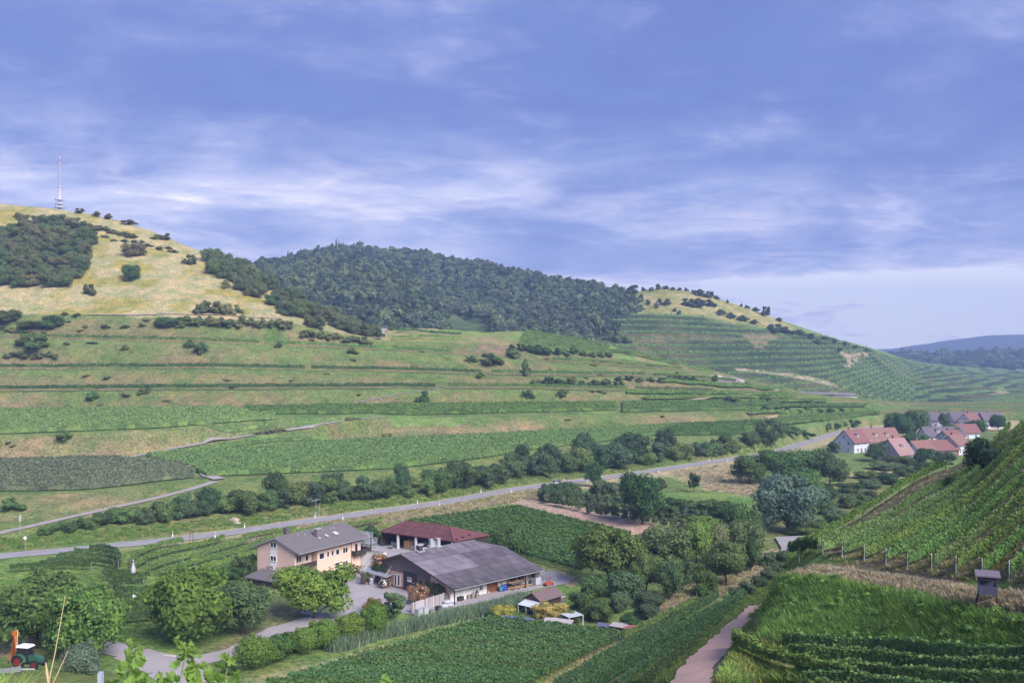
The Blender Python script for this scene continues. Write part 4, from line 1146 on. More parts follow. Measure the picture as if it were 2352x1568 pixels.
# ---- around the farm
T = [
 ('walnut_tree', 'spread', 85, 1488, 190, 185, (0.070, 0.125, 0.042), 'large dark walnut tree at the left edge behind the tractor', 'tree'),
 ('walnut_tree', 'spread', 195, 1512, 180, 158, (0.082, 0.150, 0.042), 'walnut tree between the tractor and the farm lane', 'tree'),
 ('walnut_tree', 'spread', 432, 1482, 186, 178, WAL, 'broad walnut tree in front of the small bottle vineyard', 'tree'),
 ('walnut_tree', 'round', 555, 1456, 148, 132, (0.060, 0.115, 0.050), 'dark bluish walnut tree left of the tree before the house', 'tree'),
 ('walnut_tree', 'spread', 722, 1420, 164, 132, (0.110, 0.190, 0.036), 'bright green walnut tree in front of the pink farmhouse', 'tree'),
 ('fruit_tree', 'smalltree', 905, 1424, 66, 66, (0.095, 0.140, 0.062), 'slender light tree at the yard edge beside the clipped shrubs', 'tree'),
 ('shrub', 'bush', 860, 1408, 46, 40, (0.170, 0.155, 0.050), 'yellowish shrub behind the last clipped shrub at the yard', 'shrub'),
 ('clipped_shrub', 'ball', 584, 1537, 90, 92, (0.100, 0.165, 0.042), 'nearest round clipped shrub, largest of the row by the farm lane', 'shrub'),
 ('clipped_shrub', 'bush', 644, 1512, 74, 68, (0.055, 0.105, 0.034), 'dark loose shrub between the first two round clipped shrubs', 'shrub'),
 ('clipped_shrub', 'ball', 700, 1502, 72, 74, (0.090, 0.160, 0.034), 'second round clipped shrub of the row by the farm lane', 'shrub'),
 ('clipped_shrub', 'ball', 743, 1490, 72, 78, (0.098, 0.172, 0.036), 'third round clipped shrub of the row by the farm lane', 'shrub'),
 ('clipped_shrub', 'ball', 803, 1475, 76, 76, (0.085, 0.152, 0.032), 'fourth round clipped shrub of the row by the farm lane', 'shrub'),
 ('clipped_shrub', 'ball', 858, 1464, 80, 90, (0.092, 0.165, 0.034), 'last round clipped shrub of the row, beside the yard', 'shrub'),
 ('shrub', 'bush', 668, 1496, 50, 40, DK, 'low dark shrub behind the second clipped shrub', 'shrub'),
 ('shrub', 'bush', 770, 1478, 44, 40, DK, 'low dark shrub between the third and fourth clipped shrubs', 'shrub'),
 ('shrub', 'bush', 535, 1545, 40, 34, DK, 'small dark shrub left of the nearest clipped shrub', 'shrub'),
 ('tree', 'round', 1172, 1284, 96, 78, (0.075, 0.125, 0.040), 'rounded tree behind the right end of the barn roof', 'tree'),
 ('shrub', 'bush', 852, 1246, 48, 44, DK, 'dark shrub at the left corner of the red-roofed shed', 'shrub'),
 ('shrub', 'bush', 560, 1322, 54, 60, (0.075, 0.115, 0.050), 'tall shrub against the left gable of the farmhouse', 'shrub'),
 ('shrub', 'bush', 530, 1332, 50, 40, DK, 'dark shrub left of the farmhouse gable', 'shrub'),
 ('shrub', 'small', 480, 1322, 36, 26, GY, 'grey flowering shrub in the grass left of the farmhouse', 'shrub'),
 ('yellow_shrub', 'bush', 1152, 1424, 64, 42, (0.235, 0.245, 0.060), 'yellow-leaved shrub at the left end of the wood stacks', 'shrub'),
 ('yellow_shrub', 'bush', 1264, 1418, 72, 44, (0.28, 0.270, 0.080), 'yellow-leaved shrub in front of the garden shed', 'shrub'),
 ('shrub', 'small', 1335, 1400, 60, 44, DK, 'dark shrub right of the garden shed', 'shrub'),
 ('shrub', 'small', 1310, 1432, 46, 34, GY, 'greyish shrub beside the white garden shelter', 'shrub'),
 # wooded garden right of the barn
 ('tree', 'round', 1398, 1346, 140, 132, (0.072, 0.118, 0.036), 'largest broad tree of the grove right of the barn', 'tree'),
 ('tree', 'bush', 1366, 1374, 78, 64, (0.065, 0.115, 0.038), 'rounded leafy bush at the left front of the grove', 'tree'),
 ('tree', 'bush', 1440, 1372, 76, 70, (0.070, 0.120, 0.050), 'bushy tree in front of the largest grove tree', 'tree'),
 ('tree', 'round', 1484, 1364, 72, 92, (0.078, 0.128, 0.040), 'grove tree with a dark forked trunk at the edge of the dry grass', 'tree'),
 ('tree', 'round', 1522, 1318, 134, 112, GY, 'wide grey-green tree in the middle of the grove', 'tree'),
 ('tree', 'tall', 1538, 1378, 70, 102, (0.068, 0.122, 0.044), 'upright dark tree on the dry grass of the grove', 'tree'),
 ('tree', 'round', 1600, 1300, 82, 104, YG, 'yellow-green tree in the back of the grove', 'tree'),
 ('tree', 'round', 1650, 1296, 62, 94, (0.125, 0.140, 0.060), 'brownish tree top right of the yellow-green tree', 'tree'),
 ('tree', 'round', 1668, 1344, 100, 106, (0.080, 0.132, 0.042), 'spreading tree with a bare dark trunk on the dry grass', 'tree'),
 ('tree', 'smalltree', 1586, 1346, 56, 58, (0.075, 0.115, 0.050), 'small crooked tree between the grove trees on dry grass', 'tree'),
 ('tree', 'bush', 1618, 1370, 52, 70, (0.070, 0.122, 0.044), 'narrow leafy tree right of the upright grove tree', 'tree'),
 ('tree', 'round', 1698, 1262, 92, 102, (0.062, 0.110, 0.042), 'dark tree at the right back of the grove', 'tree'),
 ('tree', 'round', 1718, 1282, 84, 92, GY, 'grey-green tree at the right edge of the grove', 'tree'),
 ('tree', 'tall', 1724, 1312, 40, 76, (0.045, 0.090, 0.026), 'dark columnar tree at the right edge of the grove', 'tree'),
 ('silver_willow', 'willow', 1808, 1224, 146, 138, SIL, 'big silvery willow beside the paved turning place', 'tree'),
 ('tree', 'round', 1722, 1112, 86, 66, (0.062, 0.118, 0.038), 'leftmost dark tree of the clump behind the silver willow', 'tree'),
 ('tree', 'round', 1792, 1112, 112, 82, (0.058, 0.110, 0.040), 'second tree of the clump behind the silver willow', 'tree'),
 ('tree', 'round', 1850, 1112, 104, 86, (0.060, 0.112, 0.042), 'third tree of the clump behind the silver willow', 'tree'),
 ('tree', 'round', 1906, 1116, 82, 76, (0.062, 0.110, 0.044), 'rightmost tree of the clump behind the silver willow', 'tree'),
 ('tree', 'bush', 1856, 1146, 70, 80, (0.072, 0.140, 0.040), 'bright bushy tree right behind the silver willow', 'tree'),
 ('tree', 'tall', 1770, 1026, 66, 68, (0.050, 0.095, 0.042), 'tall dark tree on the bank above the country road', 'tree'),
 ('tree', 'bush', 1726, 1022, 46, 38, (0.070, 0.125, 0.040), 'round bush left of the tall dark tree above the road', 'shrub'),
 ('tree', 'round', 2062, 1012, 66, 62, DK, 'dark tree behind the long red roofs of the village', 'tree'),
 ('tree', 'round', 2100, 1006, 60, 66, (0.055, 0.100, 0.045), 'dark tree at the left of the dark village roofs', 'tree'),
 ('tree', 'bush', 2106, 1032, 56, 44, (0.070, 0.130, 0.042), 'light green tree between the village roofs', 'tree'),
 ('tree', 'bush', 2042, 1046, 66, 40, (0.052, 0.100, 0.036), 'dark bush between the white house and the pink gabled house', 'shrub'),
 ('tree', 'tall', 2168, 982, 26, 36, DK, 'narrow dark tree among the far village roofs', 'tree'),
 ('bush', 'small', 1912, 1040, 34, 30, DK, 'dark bush at the left corner of the white village house', 'shrub'),
 ('tree', 'round', 2012, 1060, 48, 40, DK, 'dark tree in the garden before the white gabled house', 'tree'),
 ('tree', 'bush', 2060, 1074, 56, 32, (0.06, 0.105, 0.042), 'low shrubs along the pinkish gabled house', 'shrub'),
 ('tree', 'round', 2122, 1066, 50, 40, DK, 'dark tree before the small white house with orange roof', 'tree'),
 ('tree', 'bush', 2172, 1066, 56, 34, (0.06, 0.105, 0.042), 'bushes at the foot of the broad dark red roof', 'shrub'),
 ('tree', 'round', 2186, 1016, 46, 42, DK, 'dark tree between the two rows of village roofs', 'tree'),
 ('tree', 'round', 2240, 1002, 50, 42, (0.055, 0.1, 0.04), 'tree before the far red-roofed village house', 'tree'),
 ('tree', 'round', 2292, 990, 40, 38, DK, 'tree at the right end of the far village houses', 'tree'),
 # garden and orchard below the road
 ('cherry_tree', 'round', 1475, 1204, 122, 122, (0.045, 0.092, 0.040), 'big dark pyramid-shaped tree in the orchard by the road', 'tree'),
 ('tree', 'tall', 1364, 1118, 44, 58, (0.055, 0.110, 0.040), 'slim tree standing at the edge of the road above the orchard', 'tree'),
 ('fruit_tree', 'bush', 1378, 1140, 56, 46, (0.062, 0.100, 0.048), 'left tree of the fruit tree group below the road', 'tree'),
 ('fruit_tree', 'smalltree', 1408, 1146, 54, 46, (0.080, 0.118, 0.060), 'middle tree of the fruit tree group below the road', 'tree'),
 ('fruit_tree', 'smalltree', 1436, 1148, 50, 44, (0.092, 0.120, 0.070), 'greyish right tree of the fruit tree group below the road', 'tree'),
 ('tree', 'smalltree', 1594, 1130, 30, 44, (0.062, 0.095, 0.045), 'small dark tree alone at the edge of the dry meadow', 'tree'),
 ('tree', 'smalltree', 1516, 1134, 34, 44, (0.060, 0.100, 0.045), 'small tree beside the trailer in the orchard', 'tree'),
 ('tree', 'smalltree', 1532, 1196, 42, 38, (0.058, 0.105, 0.035), 'small round tree alone on the orchard grass', 'tree'),
 ('shrub', 'hedge', 1604, 1214, 100, 34, (0.085, 0.165, 0.040), 'long low bright green hedge at the right of the orchard', 'hedge'),
 ('shrub', 'bush', 1556, 1172, 66, 34, DK, 'dark shrub belt behind the orchard, left part', 'shrub'),
 ('shrub', 'bush', 1612, 1178, 74, 38, (0.058, 0.105, 0.038), 'dark shrub belt behind the orchard, middle part', 'shrub'),
 ('shrub', 'bush', 1666, 1186, 74, 40, (0.066, 0.118, 0.042), 'dark shrub belt behind the orchard, right part', 'shrub'),
 # low garden shrubs by the strip vineyard
 ('shrub', 'bush', 1368, 1424, 82, 60, (0.055, 0.095, 0.036), 'broad dark shrub right of the wood stacks', 'shrub'),
 ('shrub', 'small', 1345, 1392, 44, 34, (0.125, 0.190, 0.042), 'yellow-green shrub at the left foot of the grove', 'shrub'),
 ('shrub', 'bush', 1425, 1404, 62, 56, (0.070, 0.110, 0.052), 'grey-green shrub in the garden behind the low red shelter', 'shrub'),
 ('apple_tree', 'bush', 1494, 1396, 72, 46, (0.062, 0.100, 0.055), 'upper of the two low apple trees above the strip of vines', 'tree'),
 ('apple_tree', 'bush', 1488, 1418, 66, 40, (0.062, 0.098, 0.052), 'lower of the two low apple trees above the strip of vines', 'tree'),
 ('shrub', 'bush', 1446, 1446, 58, 44, DK, 'dark shrub behind the low red shelter', 'shrub'),
 ('shrub', 'bush', 1560, 1420, 40, 26, (0.120, 0.190, 0.045), 'bright low shrub beside the vine strip', 'shrub'),
]
for name, kind, u, v, w, h, c, lab, cat in T:
    plant_px(name, kind, u, v, w, h, c, lab, cat)
# dark conifer-like tree on the brow of the near slope, beside the slope track
p = E.hit(2252, 1088)
plant('yew_tree', 'bush', p, .034 * p.y, .043 * p.y, (0.030, 0.055, 0.032), 'dark evergreen tree on the brow of the slope beside the pink track', 'tree')
# pollard willow in front of the farm lane
p = P(184, 1572, 122)
plant('pollard_willow', 'ball', (p.x, p.y, p.z + .9), 5.8, 4.8, (0.090, 0.145, 0.095), 'grey-green pollard willow with a round head beside the tractor', 'tree')
# flowering shrubs in pots
def potted(u, v, w, h, c, lab, flowers=None):
    p = G(u, v)
    e = empty('potted_oleander', p, 0, lab, 'potted plant', 'potted oleanders in the farm yard')
    s = p.y / F
    MB().lathe([(.30, 0), (.42, .55), (.46, .58), (.46, .66), (.40, .66)], 12).build('pot', M['pot'], e)
    cr = mobj('crown', RT.choice(CR['bush']), e, loc=(0, 0, .5), color=c); cr.scale = (w * s, w * s, h * s)
    if flowers:
        rng = np.random.default_rng(int(u)); n = 90
        dd = unit(rng.normal(size=(n, 3)) * np.array((1, 1, .8)))
        cc = np.array((0, 0, .5 + h * s * .48)) + dd * np.array((w, w, h)) * s * .50
        q = leafquads(cc, dd, .13, rng, .9).reshape(-1, 3)
        mobj('blossom', np_mesh('blossom', q, quads=np.arange(len(q)).reshape(-1, 4), mats=[M['leaf']]), e, color=flowers)
M['pot'] = surf('terracotta', (0.42, 0.19, 0.12), scale=4)
potted(808, 1330, 40, 32, (.10, .11, .06), 'pink flowering oleander at the corner of the farmhouse', (.75, .38, .45))
potted(871, 1304, 32, 32, (.16, .13, .06), 'reddish oleander between the white annex and the barn', (.65, .32, .26))
potted(842, 1343, 26, 30, (.09, .10, .06), 'sparse potted oleander left of the cellar entrance')
potted(884, 1352, 28, 18, (.09, .11, .06), 'white flowering low oleander before the barn entrance', (.55, .53, .56))
potted(960, 1388, 46, 48, (.17, .12, .07), 'large reddish oleander in front of the barn wall', (.62, .30, .24))
# ---- orchard rows beside the ploughed strip
zo = [(300, 430), (405, 460), (505, 474), (600, 500), (715, 525), (840, 560), (960, 590), (1050, 603), (1160, 615), (1280, 650), (1410, 665), (1535, 695), (1665, 700), (1780, 725), (1900, 755), (2010, 780)]
for k, (x, y) in enumerate(zo):
    u, v = (1960 + x / 3.36) / 1.6327, (1760 + y / 3.36) / 1.6327
    plant_px('orchard_tree', 'smalltree', u, v, 20 + (k % 3) * 3, 24 + (k % 4) * 3, (0.070, 0.105, 0.052), f'{ordinal(k + 1)} small orchard tree from the left along the ploughed strip', 'tree', 'orchard trees along the ploughed strip')
kk = 0
for r, (y0, y1, xa, xb, n) in enumerate(((400, 640, 640, 2150, 15), (340, 600, 720, 2300, 14))):
    for k in range(n):
        kk += 1
        t = k / (n - 1); x = xa + (xb - xa) * t; y = y0 + (y1 - y0) * t + RT.uniform(-6, 6)
        u, v = (1960 + x / 3.36) / 1.6327, (1760 + y / 3.36) / 1.6327
        plant_px('orchard_tree', 'small', u, v + 6, 30, 24, (0.066, 0.105, 0.055), f'{ordinal(k + 1)} bushy orchard tree from the left in the {("middle", "back")[r]} orchard row', 'tree', 'bushy orchard trees in the rear rows')
for k, (x, y) in enumerate(((270, 390), (360, 410), (450, 420), (540, 400), (620, 440), (300, 350), (400, 340), (500, 330), (590, 320), (660, 360))):
    u, v = (1960 + x / 3.36) / 1.6327, (1760 + y / 3.36) / 1.6327
    plant_px('orchard_tree', 'bush', u, v, 34, 38, (0.058, 0.102, 0.045), f'{ordinal(k + 1)} dark tree of the dense clump at the left end of the orchard', 'tree', 'dense clump at the left end of the orchard')
# ---- shrub belt along the stream, right of the silver willow
kk = 0
for u, v, w, h, c in ((1900, 1150, 60, 40, DK), (1950, 1130, 56, 26, DK), (2000, 1120, 60, 26, GY), (1960, 1165, 70, 40, (0.075, .115, .05)), (1920, 1200, 56, 40, GY), (1880, 1225, 50, 36, (0.075, .125, .045)), (1985, 1150, 56, 36, GY), (2040, 1110, 60, 30, DK), (1850, 1226, 80, 26, (.085, .15, .045)), (2075, 1092, 60, 26, (.06, .105, .04)), (2120, 1080, 50, 22, DK), (1930, 1105, 40, 18, (.10, .16, .05)), (1985, 1098, 60, 20, (.075, .125, .042)), (2030, 1078, 70, 20, GY), (2085, 1066, 60, 18, (.07, .12, .045)), (1895, 1180, 46, 34, (.065, .11, .04))):
    kk += 1
    plant_px('stream_shrub', 'bush', u, v, w, h, c, f'{ordinal(kk)} shrub of the thicket between silver willow and village', 'shrub', 'shrubs between the willow and the village')
# shrubs beside the dirt path, along the foot of the slope
kk = 0
for u, v, w, h in ((1790, 1312, 40, 24), (1765, 1330, 44, 28), (1742, 1348, 46, 30), (1715, 1362, 46, 30), (1690, 1374, 40, 30), (1800, 1290, 40, 30), (1760, 1300, 46, 40)):
    kk += 1
    plant_px('path_shrub', 'bush', u, v, w, h, (0.075, 0.120, 0.060), f'{ordinal(kk)} grey-green shrub on the bank above the end of the dirt path', 'shrub', 'shrubs above the end of the dirt path')
# ---- hedge between the country road and the lowest terrace
hb = [(110, 1225), (250, 1208), (420, 1190), (600, 1170), (750, 1155), (900, 1142), (1050, 1124), (1200, 1094), (1350, 1076), (1500, 1062), (1620, 1048), (1700, 1036)]
hh = [(110, 26), (250, 42), (420, 62), (600, 66), (900, 60), (1200, 74), (1500, 64), (1640, 50), (1700, 40)]
u = 100.0; kk = 0
while u < 1690:
    kk += 1
    b_ = np.interp(u, *zip(*hb)) + RT.uniform(-7, 5); h_ = np.interp(u, *zip(*hh)) * RT.uniform(.62, 1.0)
    c = RT.choice(((0.062, 0.110, 0.045), (0.078, 0.132, 0.048), (0.092, 0.150, 0.052), (0.068, 0.115, 0.054)))
    plant_px('hedge_tree', RT.choice(('bush', 'hedge', 'bush')), u, b_, h_ * RT.uniform(.95, 1.3), h_, c, f'{ordinal(kk)} bushy tree from the left in the hedge above the country road', 'tree', 'hedge above the country road')
    u += h_ * RT.uniform(.42, .62) + 4
kk = 0
for u, v, w, h in ((632, 1162, 56, 78), (925, 1138, 44, 74), (1196, 1086, 46, 70), (1340, 1072, 60, 80), (1528, 1046, 52, 64), (760, 1150, 60, 70), (1060, 1118, 70, 66), (1450, 1062, 90, 66), (1262, 1080, 60, 60), (480, 1180, 60, 60)):
    kk += 1
    plant_px('hedge_tree', 'tall', u, v, w, h, (0.048, 0.092, 0.040), f'{ordinal(kk)} taller dark tree standing out of the roadside hedge', 'tree', 'taller trees in the hedge')
# shrubs on the low bank in front of that hedge at the right
# ---- bushes on the terraces
tb = [(1130, 838, 62, 32, 'broad dark bush in front of the knoll'), (1208, 864, 26, 46, 'slim light tree on the fourth terrace below the knoll'), (1180, 822, 50, 24, 'dark bush right behind the broad dark bush'), (1085, 832, 26, 18, 'small bush left of the broad dark bush'), (972, 925, 34, 34, 'bush on the bank beside the upper lane'), (435, 800, 26, 22, 'left of two bushes under the fifth terrace row'), (463, 812, 34, 30, 'right of two bushes under the fifth terrace row'), (640, 798, 20, 14, 'small bush at the right on the fifth terrace'), (75, 800, 80, 34, 'wide green bush under the fifth terrace at the left'), (28, 1172, 50, 34, 'bush on the reddish bank at the left edge'), (1675, 928, 40, 22, 'bush below the bare ploughed patch'), (1755, 926, 30, 20, 'bush on the bank below the concrete gallery'), (1100, 868, 24, 16, 'small bush on the fourth terrace'), (810, 812, 30, 16, 'small dark bush on the upper bank right of the rows'), (1215, 915, 30, 24, 'bush on the third bank right of the lane'), (1290, 912, 26, 22, 'second bush on the third bank right of the lane'), (330, 905, 30, 18, 'dark tuft bush under the third terrace'), (215, 918, 40, 20, 'dark bush under the third terrace at the left'), (150, 1010, 40, 22, 'green bush on the reddish bank of the second terrace'), (1865, 930, 26, 14, 'bush beside the concrete gallery')]
for u, v, w, h, lab in tb:
    plant_px('terrace_bush', 'small', u, v, w, h, (0.070, 0.125, 0.042), lab, 'bush')
kk = 0
for u0, v0, u1, v1, n, w, h in ((1240, 812, 1400, 818, 9, 26, 16), (1180, 806, 1250, 814, 5, 30, 22), (1420, 872, 1640, 878, 10, 24, 14), (1230, 884, 1420, 888, 8, 30, 18), (1760, 945, 1930, 950, 8, 24, 14), (1750, 1000, 1850, 1000, 6, 34, 20), (1900, 985, 1960, 975, 4, 28, 16)):
    for k in range(n):
        kk += 1
        t = k / (n - 1)
        plant_px('bank_bush', 'small', u0 + (u1 - u0) * t, v0 + (v1 - v0) * t + RT.uniform(-3, 3), w * RT.uniform(.8, 1.4), h * RT.uniform(.7, 1.2), RT.choice((DK, (0.070, .12, .04))), f'{ordinal(kk)} low dark bush of the bush belts on the right terraces', 'bush', 'belts of low bushes on the terraces')
# ---- the dry hill: grove, single trees, belts of shrubs
kk = 0
pts = []
for j in range(9):
    v = 528 + j * 16
    ulo = np.interp(v, [505, 560, 600, 660], [60, 0, -40, -30]); uhi = np.interp(v, [505, 540, 570, 600, 630, 660], [150, 205, 212, 205, 195, 160])
    n = int((uhi - ulo) / 26)
    for k in range(n):
        pts.append((ulo + (uhi - ulo) * (k + .5 + RT.uniform(-.25, .25)) / n, v + RT.uniform(-5, 5)))
for u, v in sorted(pts):
    kk += 1
    plant_px('grove_tree', RT.choice(('bush', 'hedge')), u, v, RT.uniform(36, 48), RT.uniform(32, 42), RT.choice(((0.088, 0.128, 0.050), (0.098, 0.135, 0.056), (0.074, 0.118, 0.045), (0.108, 0.128, 0.060))), f'{ordinal(kk)} tree from the left in the dense grove on the dry hill', 'tree', 'grove on the dry hill')
for u, v, w, h, c, lab in ((298, 645, 52, 44, (0.055, 0.105, 0.030), 'round green tree alone in the middle of the dry hill'), (206, 677, 34, 30, (0.075, 0.095, 0.035), 'small round tree below the grove on the dry hill'), (307, 588, 50, 38, (0.115, 0.115, 0.058), 'brownish tree on the upper dry hill'), (40, 500, 20, 14, OL, 'tiny bush at the upper left of the dry hill'), (381, 551, 24, 18, (0.085, .095, .045), 'bush on the upper right flank of the dry hill'), (361, 549, 26, 12, OL, 'low shrub beside the bush on the upper right flank'), (183, 487, 24, 12, (0.10, 0.09, 0.05), 'left bush on the skyline beside the mast'), (222, 495, 26, 13, (0.10, 0.10, 0.05), 'second bush on the skyline right of the mast'), (246, 499, 30, 14, (0.10, 0.10, 0.05), 'third bush on the skyline right of the mast'), (298, 514, 30, 13, (0.075, 0.08, 0.045), 'rightmost dark bush on the skyline of the dry hill'), (424, 606, 18, 14, OL, 'small bush left of the tree belt on the dry hill'), (440, 608, 30, 28, (0.095, .115, .050), 'small tree left of the tree belt on the dry hill'), (518, 662, 22, 22, OL, 'young tree inside the clearing of the tree belt'), (120, 752, 50, 34, (0.055, 0.095, 0.036), 'dark bush below the hill path, left of the middle'), (22, 742, 56, 36, (0.065, 0.100, 0.040), 'dark bush below the hill path at the left edge'), (70, 754, 60, 22, (0.08, 0.115, 0.042), 'low bushes below the hill path'), (390, 750, 56, 26, (0.06, 0.10, 0.038), 'dark rounded bush below the hill path in the middle'), (868, 777, 26, 24, (0.06, .10, .038), 'bush beside the hilltop lane'), (902, 750, 20, 26, (0.10, .13, .05), 'small light tree at the top of the hilltop lane'), (1050, 725, 26, 40, (0.085, .12, .055), 'light tree at the corner of the forest meadow')):
    plant_px('hill_tree', 'small' if w < 36 else 'bush', u, v, w, h, c, lab, 'tree' if 'tree' in lab else 'bush')
kk = 0
belt = []
for j in range(72):
    t = j / 71
    cu = np.interp(t, [0, .35, .7, 1], [485, 590, 730, 850]); cv = np.interp(t, [0, .35, .7, 1], [610, 668, 742, 776])
    sp = np.interp(t, [0, .3, .7, 1], [16, 34, 28, 10])
    belt.append((cu + RT.uniform(-12, 12), cv + RT.uniform(-sp, sp * .6)))
for u, v in sorted(belt):
    kk += 1
    plant_px('belt_tree', 'bush', u, v, RT.uniform(30, 44), RT.uniform(28, 40), RT.choice(((0.088, 0.125, 0.056), (0.096, 0.138, 0.064), (0.075, 0.122, 0.050), (0.102, 0.132, 0.066))), f'{ordinal(kk)} tree from the left in the tree belt on the dry hill', 'tree', 'tree belt on the right side of the dry hill')
kk = 0
for u0, v0, u1, v1, n, w, h in ((460, 718, 545, 722, 7, 30, 30), (370, 752, 420, 752, 3, 26, 18), (430, 748, 545, 752, 8, 28, 24), (560, 746, 655, 756, 7, 24, 22), (205, 526, 312, 545, 10, 22, 13), (345, 565, 400, 580, 4, 20, 8), (240, 548, 330, 560, 5, 18, 7), (150, 722, 175, 722, 2, 22, 9), (700, 772, 850, 790, 9, 26, 18), (200, 750, 330, 752, 4, 18, 9), (20, 820, 130, 824, 6, 30, 16), (0, 760, 100, 770, 5, 26, 14)):
    for k in range(n):
        kk += 1
        t = k / max(n - 1, 1)
        plant_px('hill_shrub', 'small', u0 + (u1 - u0) * t + RT.uniform(-4, 4), v0 + (v1 - v0) * t + RT.uniform(-3, 3), w * RT.uniform(.8, 1.4), h * RT.uniform(.7, 1.15), RT.choice(((0.090, 0.130, 0.050), (0.125, .15, .06), (0.10, .135, .055))), f'{ordinal(kk)} low shrub of the scrub belts around the dry hill', 'shrub', 'scrub belts on the dry hill')
# ---- far hill: trees on the skyline and round the meadow
kk = 0
FT = [(1452, 668, 38, 26), (1478, 668, 14, 11), (1496, 668, 14, 10), (1512, 664, 18, 14), (1530, 664, 16, 9), (1546, 666, 14, 8), (1560, 667, 12, 8), (1576, 668, 12, 9), (1592, 668, 10, 8), (1608, 680, 30, 18), (1628, 684, 28, 18), (1646, 687, 16, 10), (1672, 696, 10, 9), (1702, 700, 10, 8), (1716, 704, 14, 9), (1736, 712, 20, 12), (1758, 727, 24, 28), (1790, 738, 16, 10), (1580, 702, 30, 20), (1604, 706, 40, 24), (1632, 704, 30, 20), (1508, 708, 10, 16), (1530, 700, 26, 16), (1516, 694, 12, 10), (1656, 724, 26, 16), (1680, 732, 30, 16), (1706, 738, 30, 16), (1730, 744, 24, 12), (1780, 762, 40, 22), (1806, 768, 40, 22), (1836, 772, 36, 18), (1860, 776, 26, 12), (1890, 780, 20, 9), (1560, 722, 12, 12), (1548, 716, 14, 10), (1470, 690, 20, 16), (1490, 700, 18, 14), (1460, 700, 20, 18), (1912, 786, 24, 10), (1938, 793, 24, 9), (1962, 799, 20, 8), (1990, 806, 20, 8), (1876, 790, 30, 12), (1925, 806, 24, 8)]
def hitC(u, v):
    for _ in range(14):
        h = Cs.hit(u, v)
        if h is not None: return h
        v += 2
    return P(u, v, 1080)
for u, v, w, h in sorted(FT):
    kk += 1
    p = hitC(u, v); s = p.y / F
    plant('hilltop_tree', 'small', p, w * s, h * s, (0.045, 0.075, 0.038), f'{ordinal(kk)} tree from the left around the far hilltop meadow', 'tree', 'trees around the far hilltop meadow')
# ---- woods: crowns too many to count
forest_leaf = foliage('forest_leaf', (0.056, 0.088, 0.050), var=.55, trans=.2, rnd=.5)
conifer_leaf = foliage('conifer_leaf', (0.026, 0.045, 0.030), var=.4, trans=.1, rnd=.25)
fm = [remat(crown_mesh('forest_crown', 'bush', 700, .085, s, forest_leaf, 9), forest_leaf, 'forest_crown') for s in (31, 32, 33)]
cm = [remat(CR['conifer'][0], conifer_leaf, 'forest_conifer')]
def wood_points(sh, tmin, tmax, n, seed, pred):
    rng = np.random.default_rng(seed)
    t = rng.uniform(tmin, tmax, n * 3); u = rng.uniform(sh.us[0], sh.us[-1], n * 3)
    out_ = []; cell = {}
    for a, b_ in zip(t, u):
        p = sh.at(a, b_)
        key = (int(p.x / 6.5), int(p.y / 6.5))
        if key in cell or not pred(b_, H0 - F * p.z / p.y, a): continue
        cell[key] = 1; out_.append(p)
        if len(out_) >= n: break
    return np.array(out_)
def wood(name, label, pts, tmpl, w, h, seed):
    rng = np.random.default_rng(seed); n = len(pts)
    kz = rng.uniform(.62, 1.38, n); ww = rng.uniform(.85, 1.15, n) * w * kz; hh_ = rng.uniform(.85, 1.15, n) * h * kz
    pts = pts.copy(); pts[:, 2] -= 1
    scatter(name, label, 'wood', pts, np.stack((ww, ww, hh_), 1), np.stack((np.zeros(n), np.zeros(n), rng.uniform(0, 6.28, n)), 1), tmpl)
notmeadow = lambda u, v, t: not (1015 < u < 1135 and v > 722)
wood('deciduous_wood', 'dense dark deciduous wood covering the nearer wooded spur', wood_points(Bs, .25, 2.4, 2600, 1, lambda u, v, t: 500 < u < 1420 and notmeadow(u, v, t)), fm, 12.5, 12, 3)
wood('deciduous_wood', 'dense dark deciduous wood covering the ridge behind the spur', wood_points(Bc, 1.0, 3.25, 3200, 2, lambda u, v, t: 480 < u < 1470), fm, 12.5, 12, 4)
cp = wood_points(Bc, 2.9, 3.12, 26, 5, lambda u, v, t: 640 < u < 830)
wood('conifers', 'pointed conifers along the crest of the wooded ridge', cp, cm, 6.0, 19, 6)
cp = np.array([P(u, v, 690) for u, v in ((478, 600), (486, 603), (492, 607), (545, 625), (552, 628), (560, 632), (570, 634))])
cp[:, 2] -= 9
wood('conifers', 'pointed conifer tops showing behind the shoulder of the dry hill', cp, cm, 5.0, 14, 7)
wood('riverside_wood', 'dark bushes filling the hollow between the hillside and the far hill', np.array([hitC(u, v) for u, v in ((1330, 776), (1345, 772), (1360, 764), (1372, 756), (1385, 748), (1350, 782), (1370, 776), (1390, 768), (1400, 780), (1410, 762), (1420, 788), (1440, 790), (1395, 735), (1405, 722), (1380, 730), (1390, 715), (1410, 708), (1425, 700), (1440, 694))]), fm, 12, 14, 8)
lw = wood_points(Dn, 1.9, 3.1, 900, 9, lambda u, v, t: 1950 < u < 2500 and v < 850)
wood('distant_wood', 'bluish wood on the low hills in the far right distance', lw, fm, 26, 18, 10)
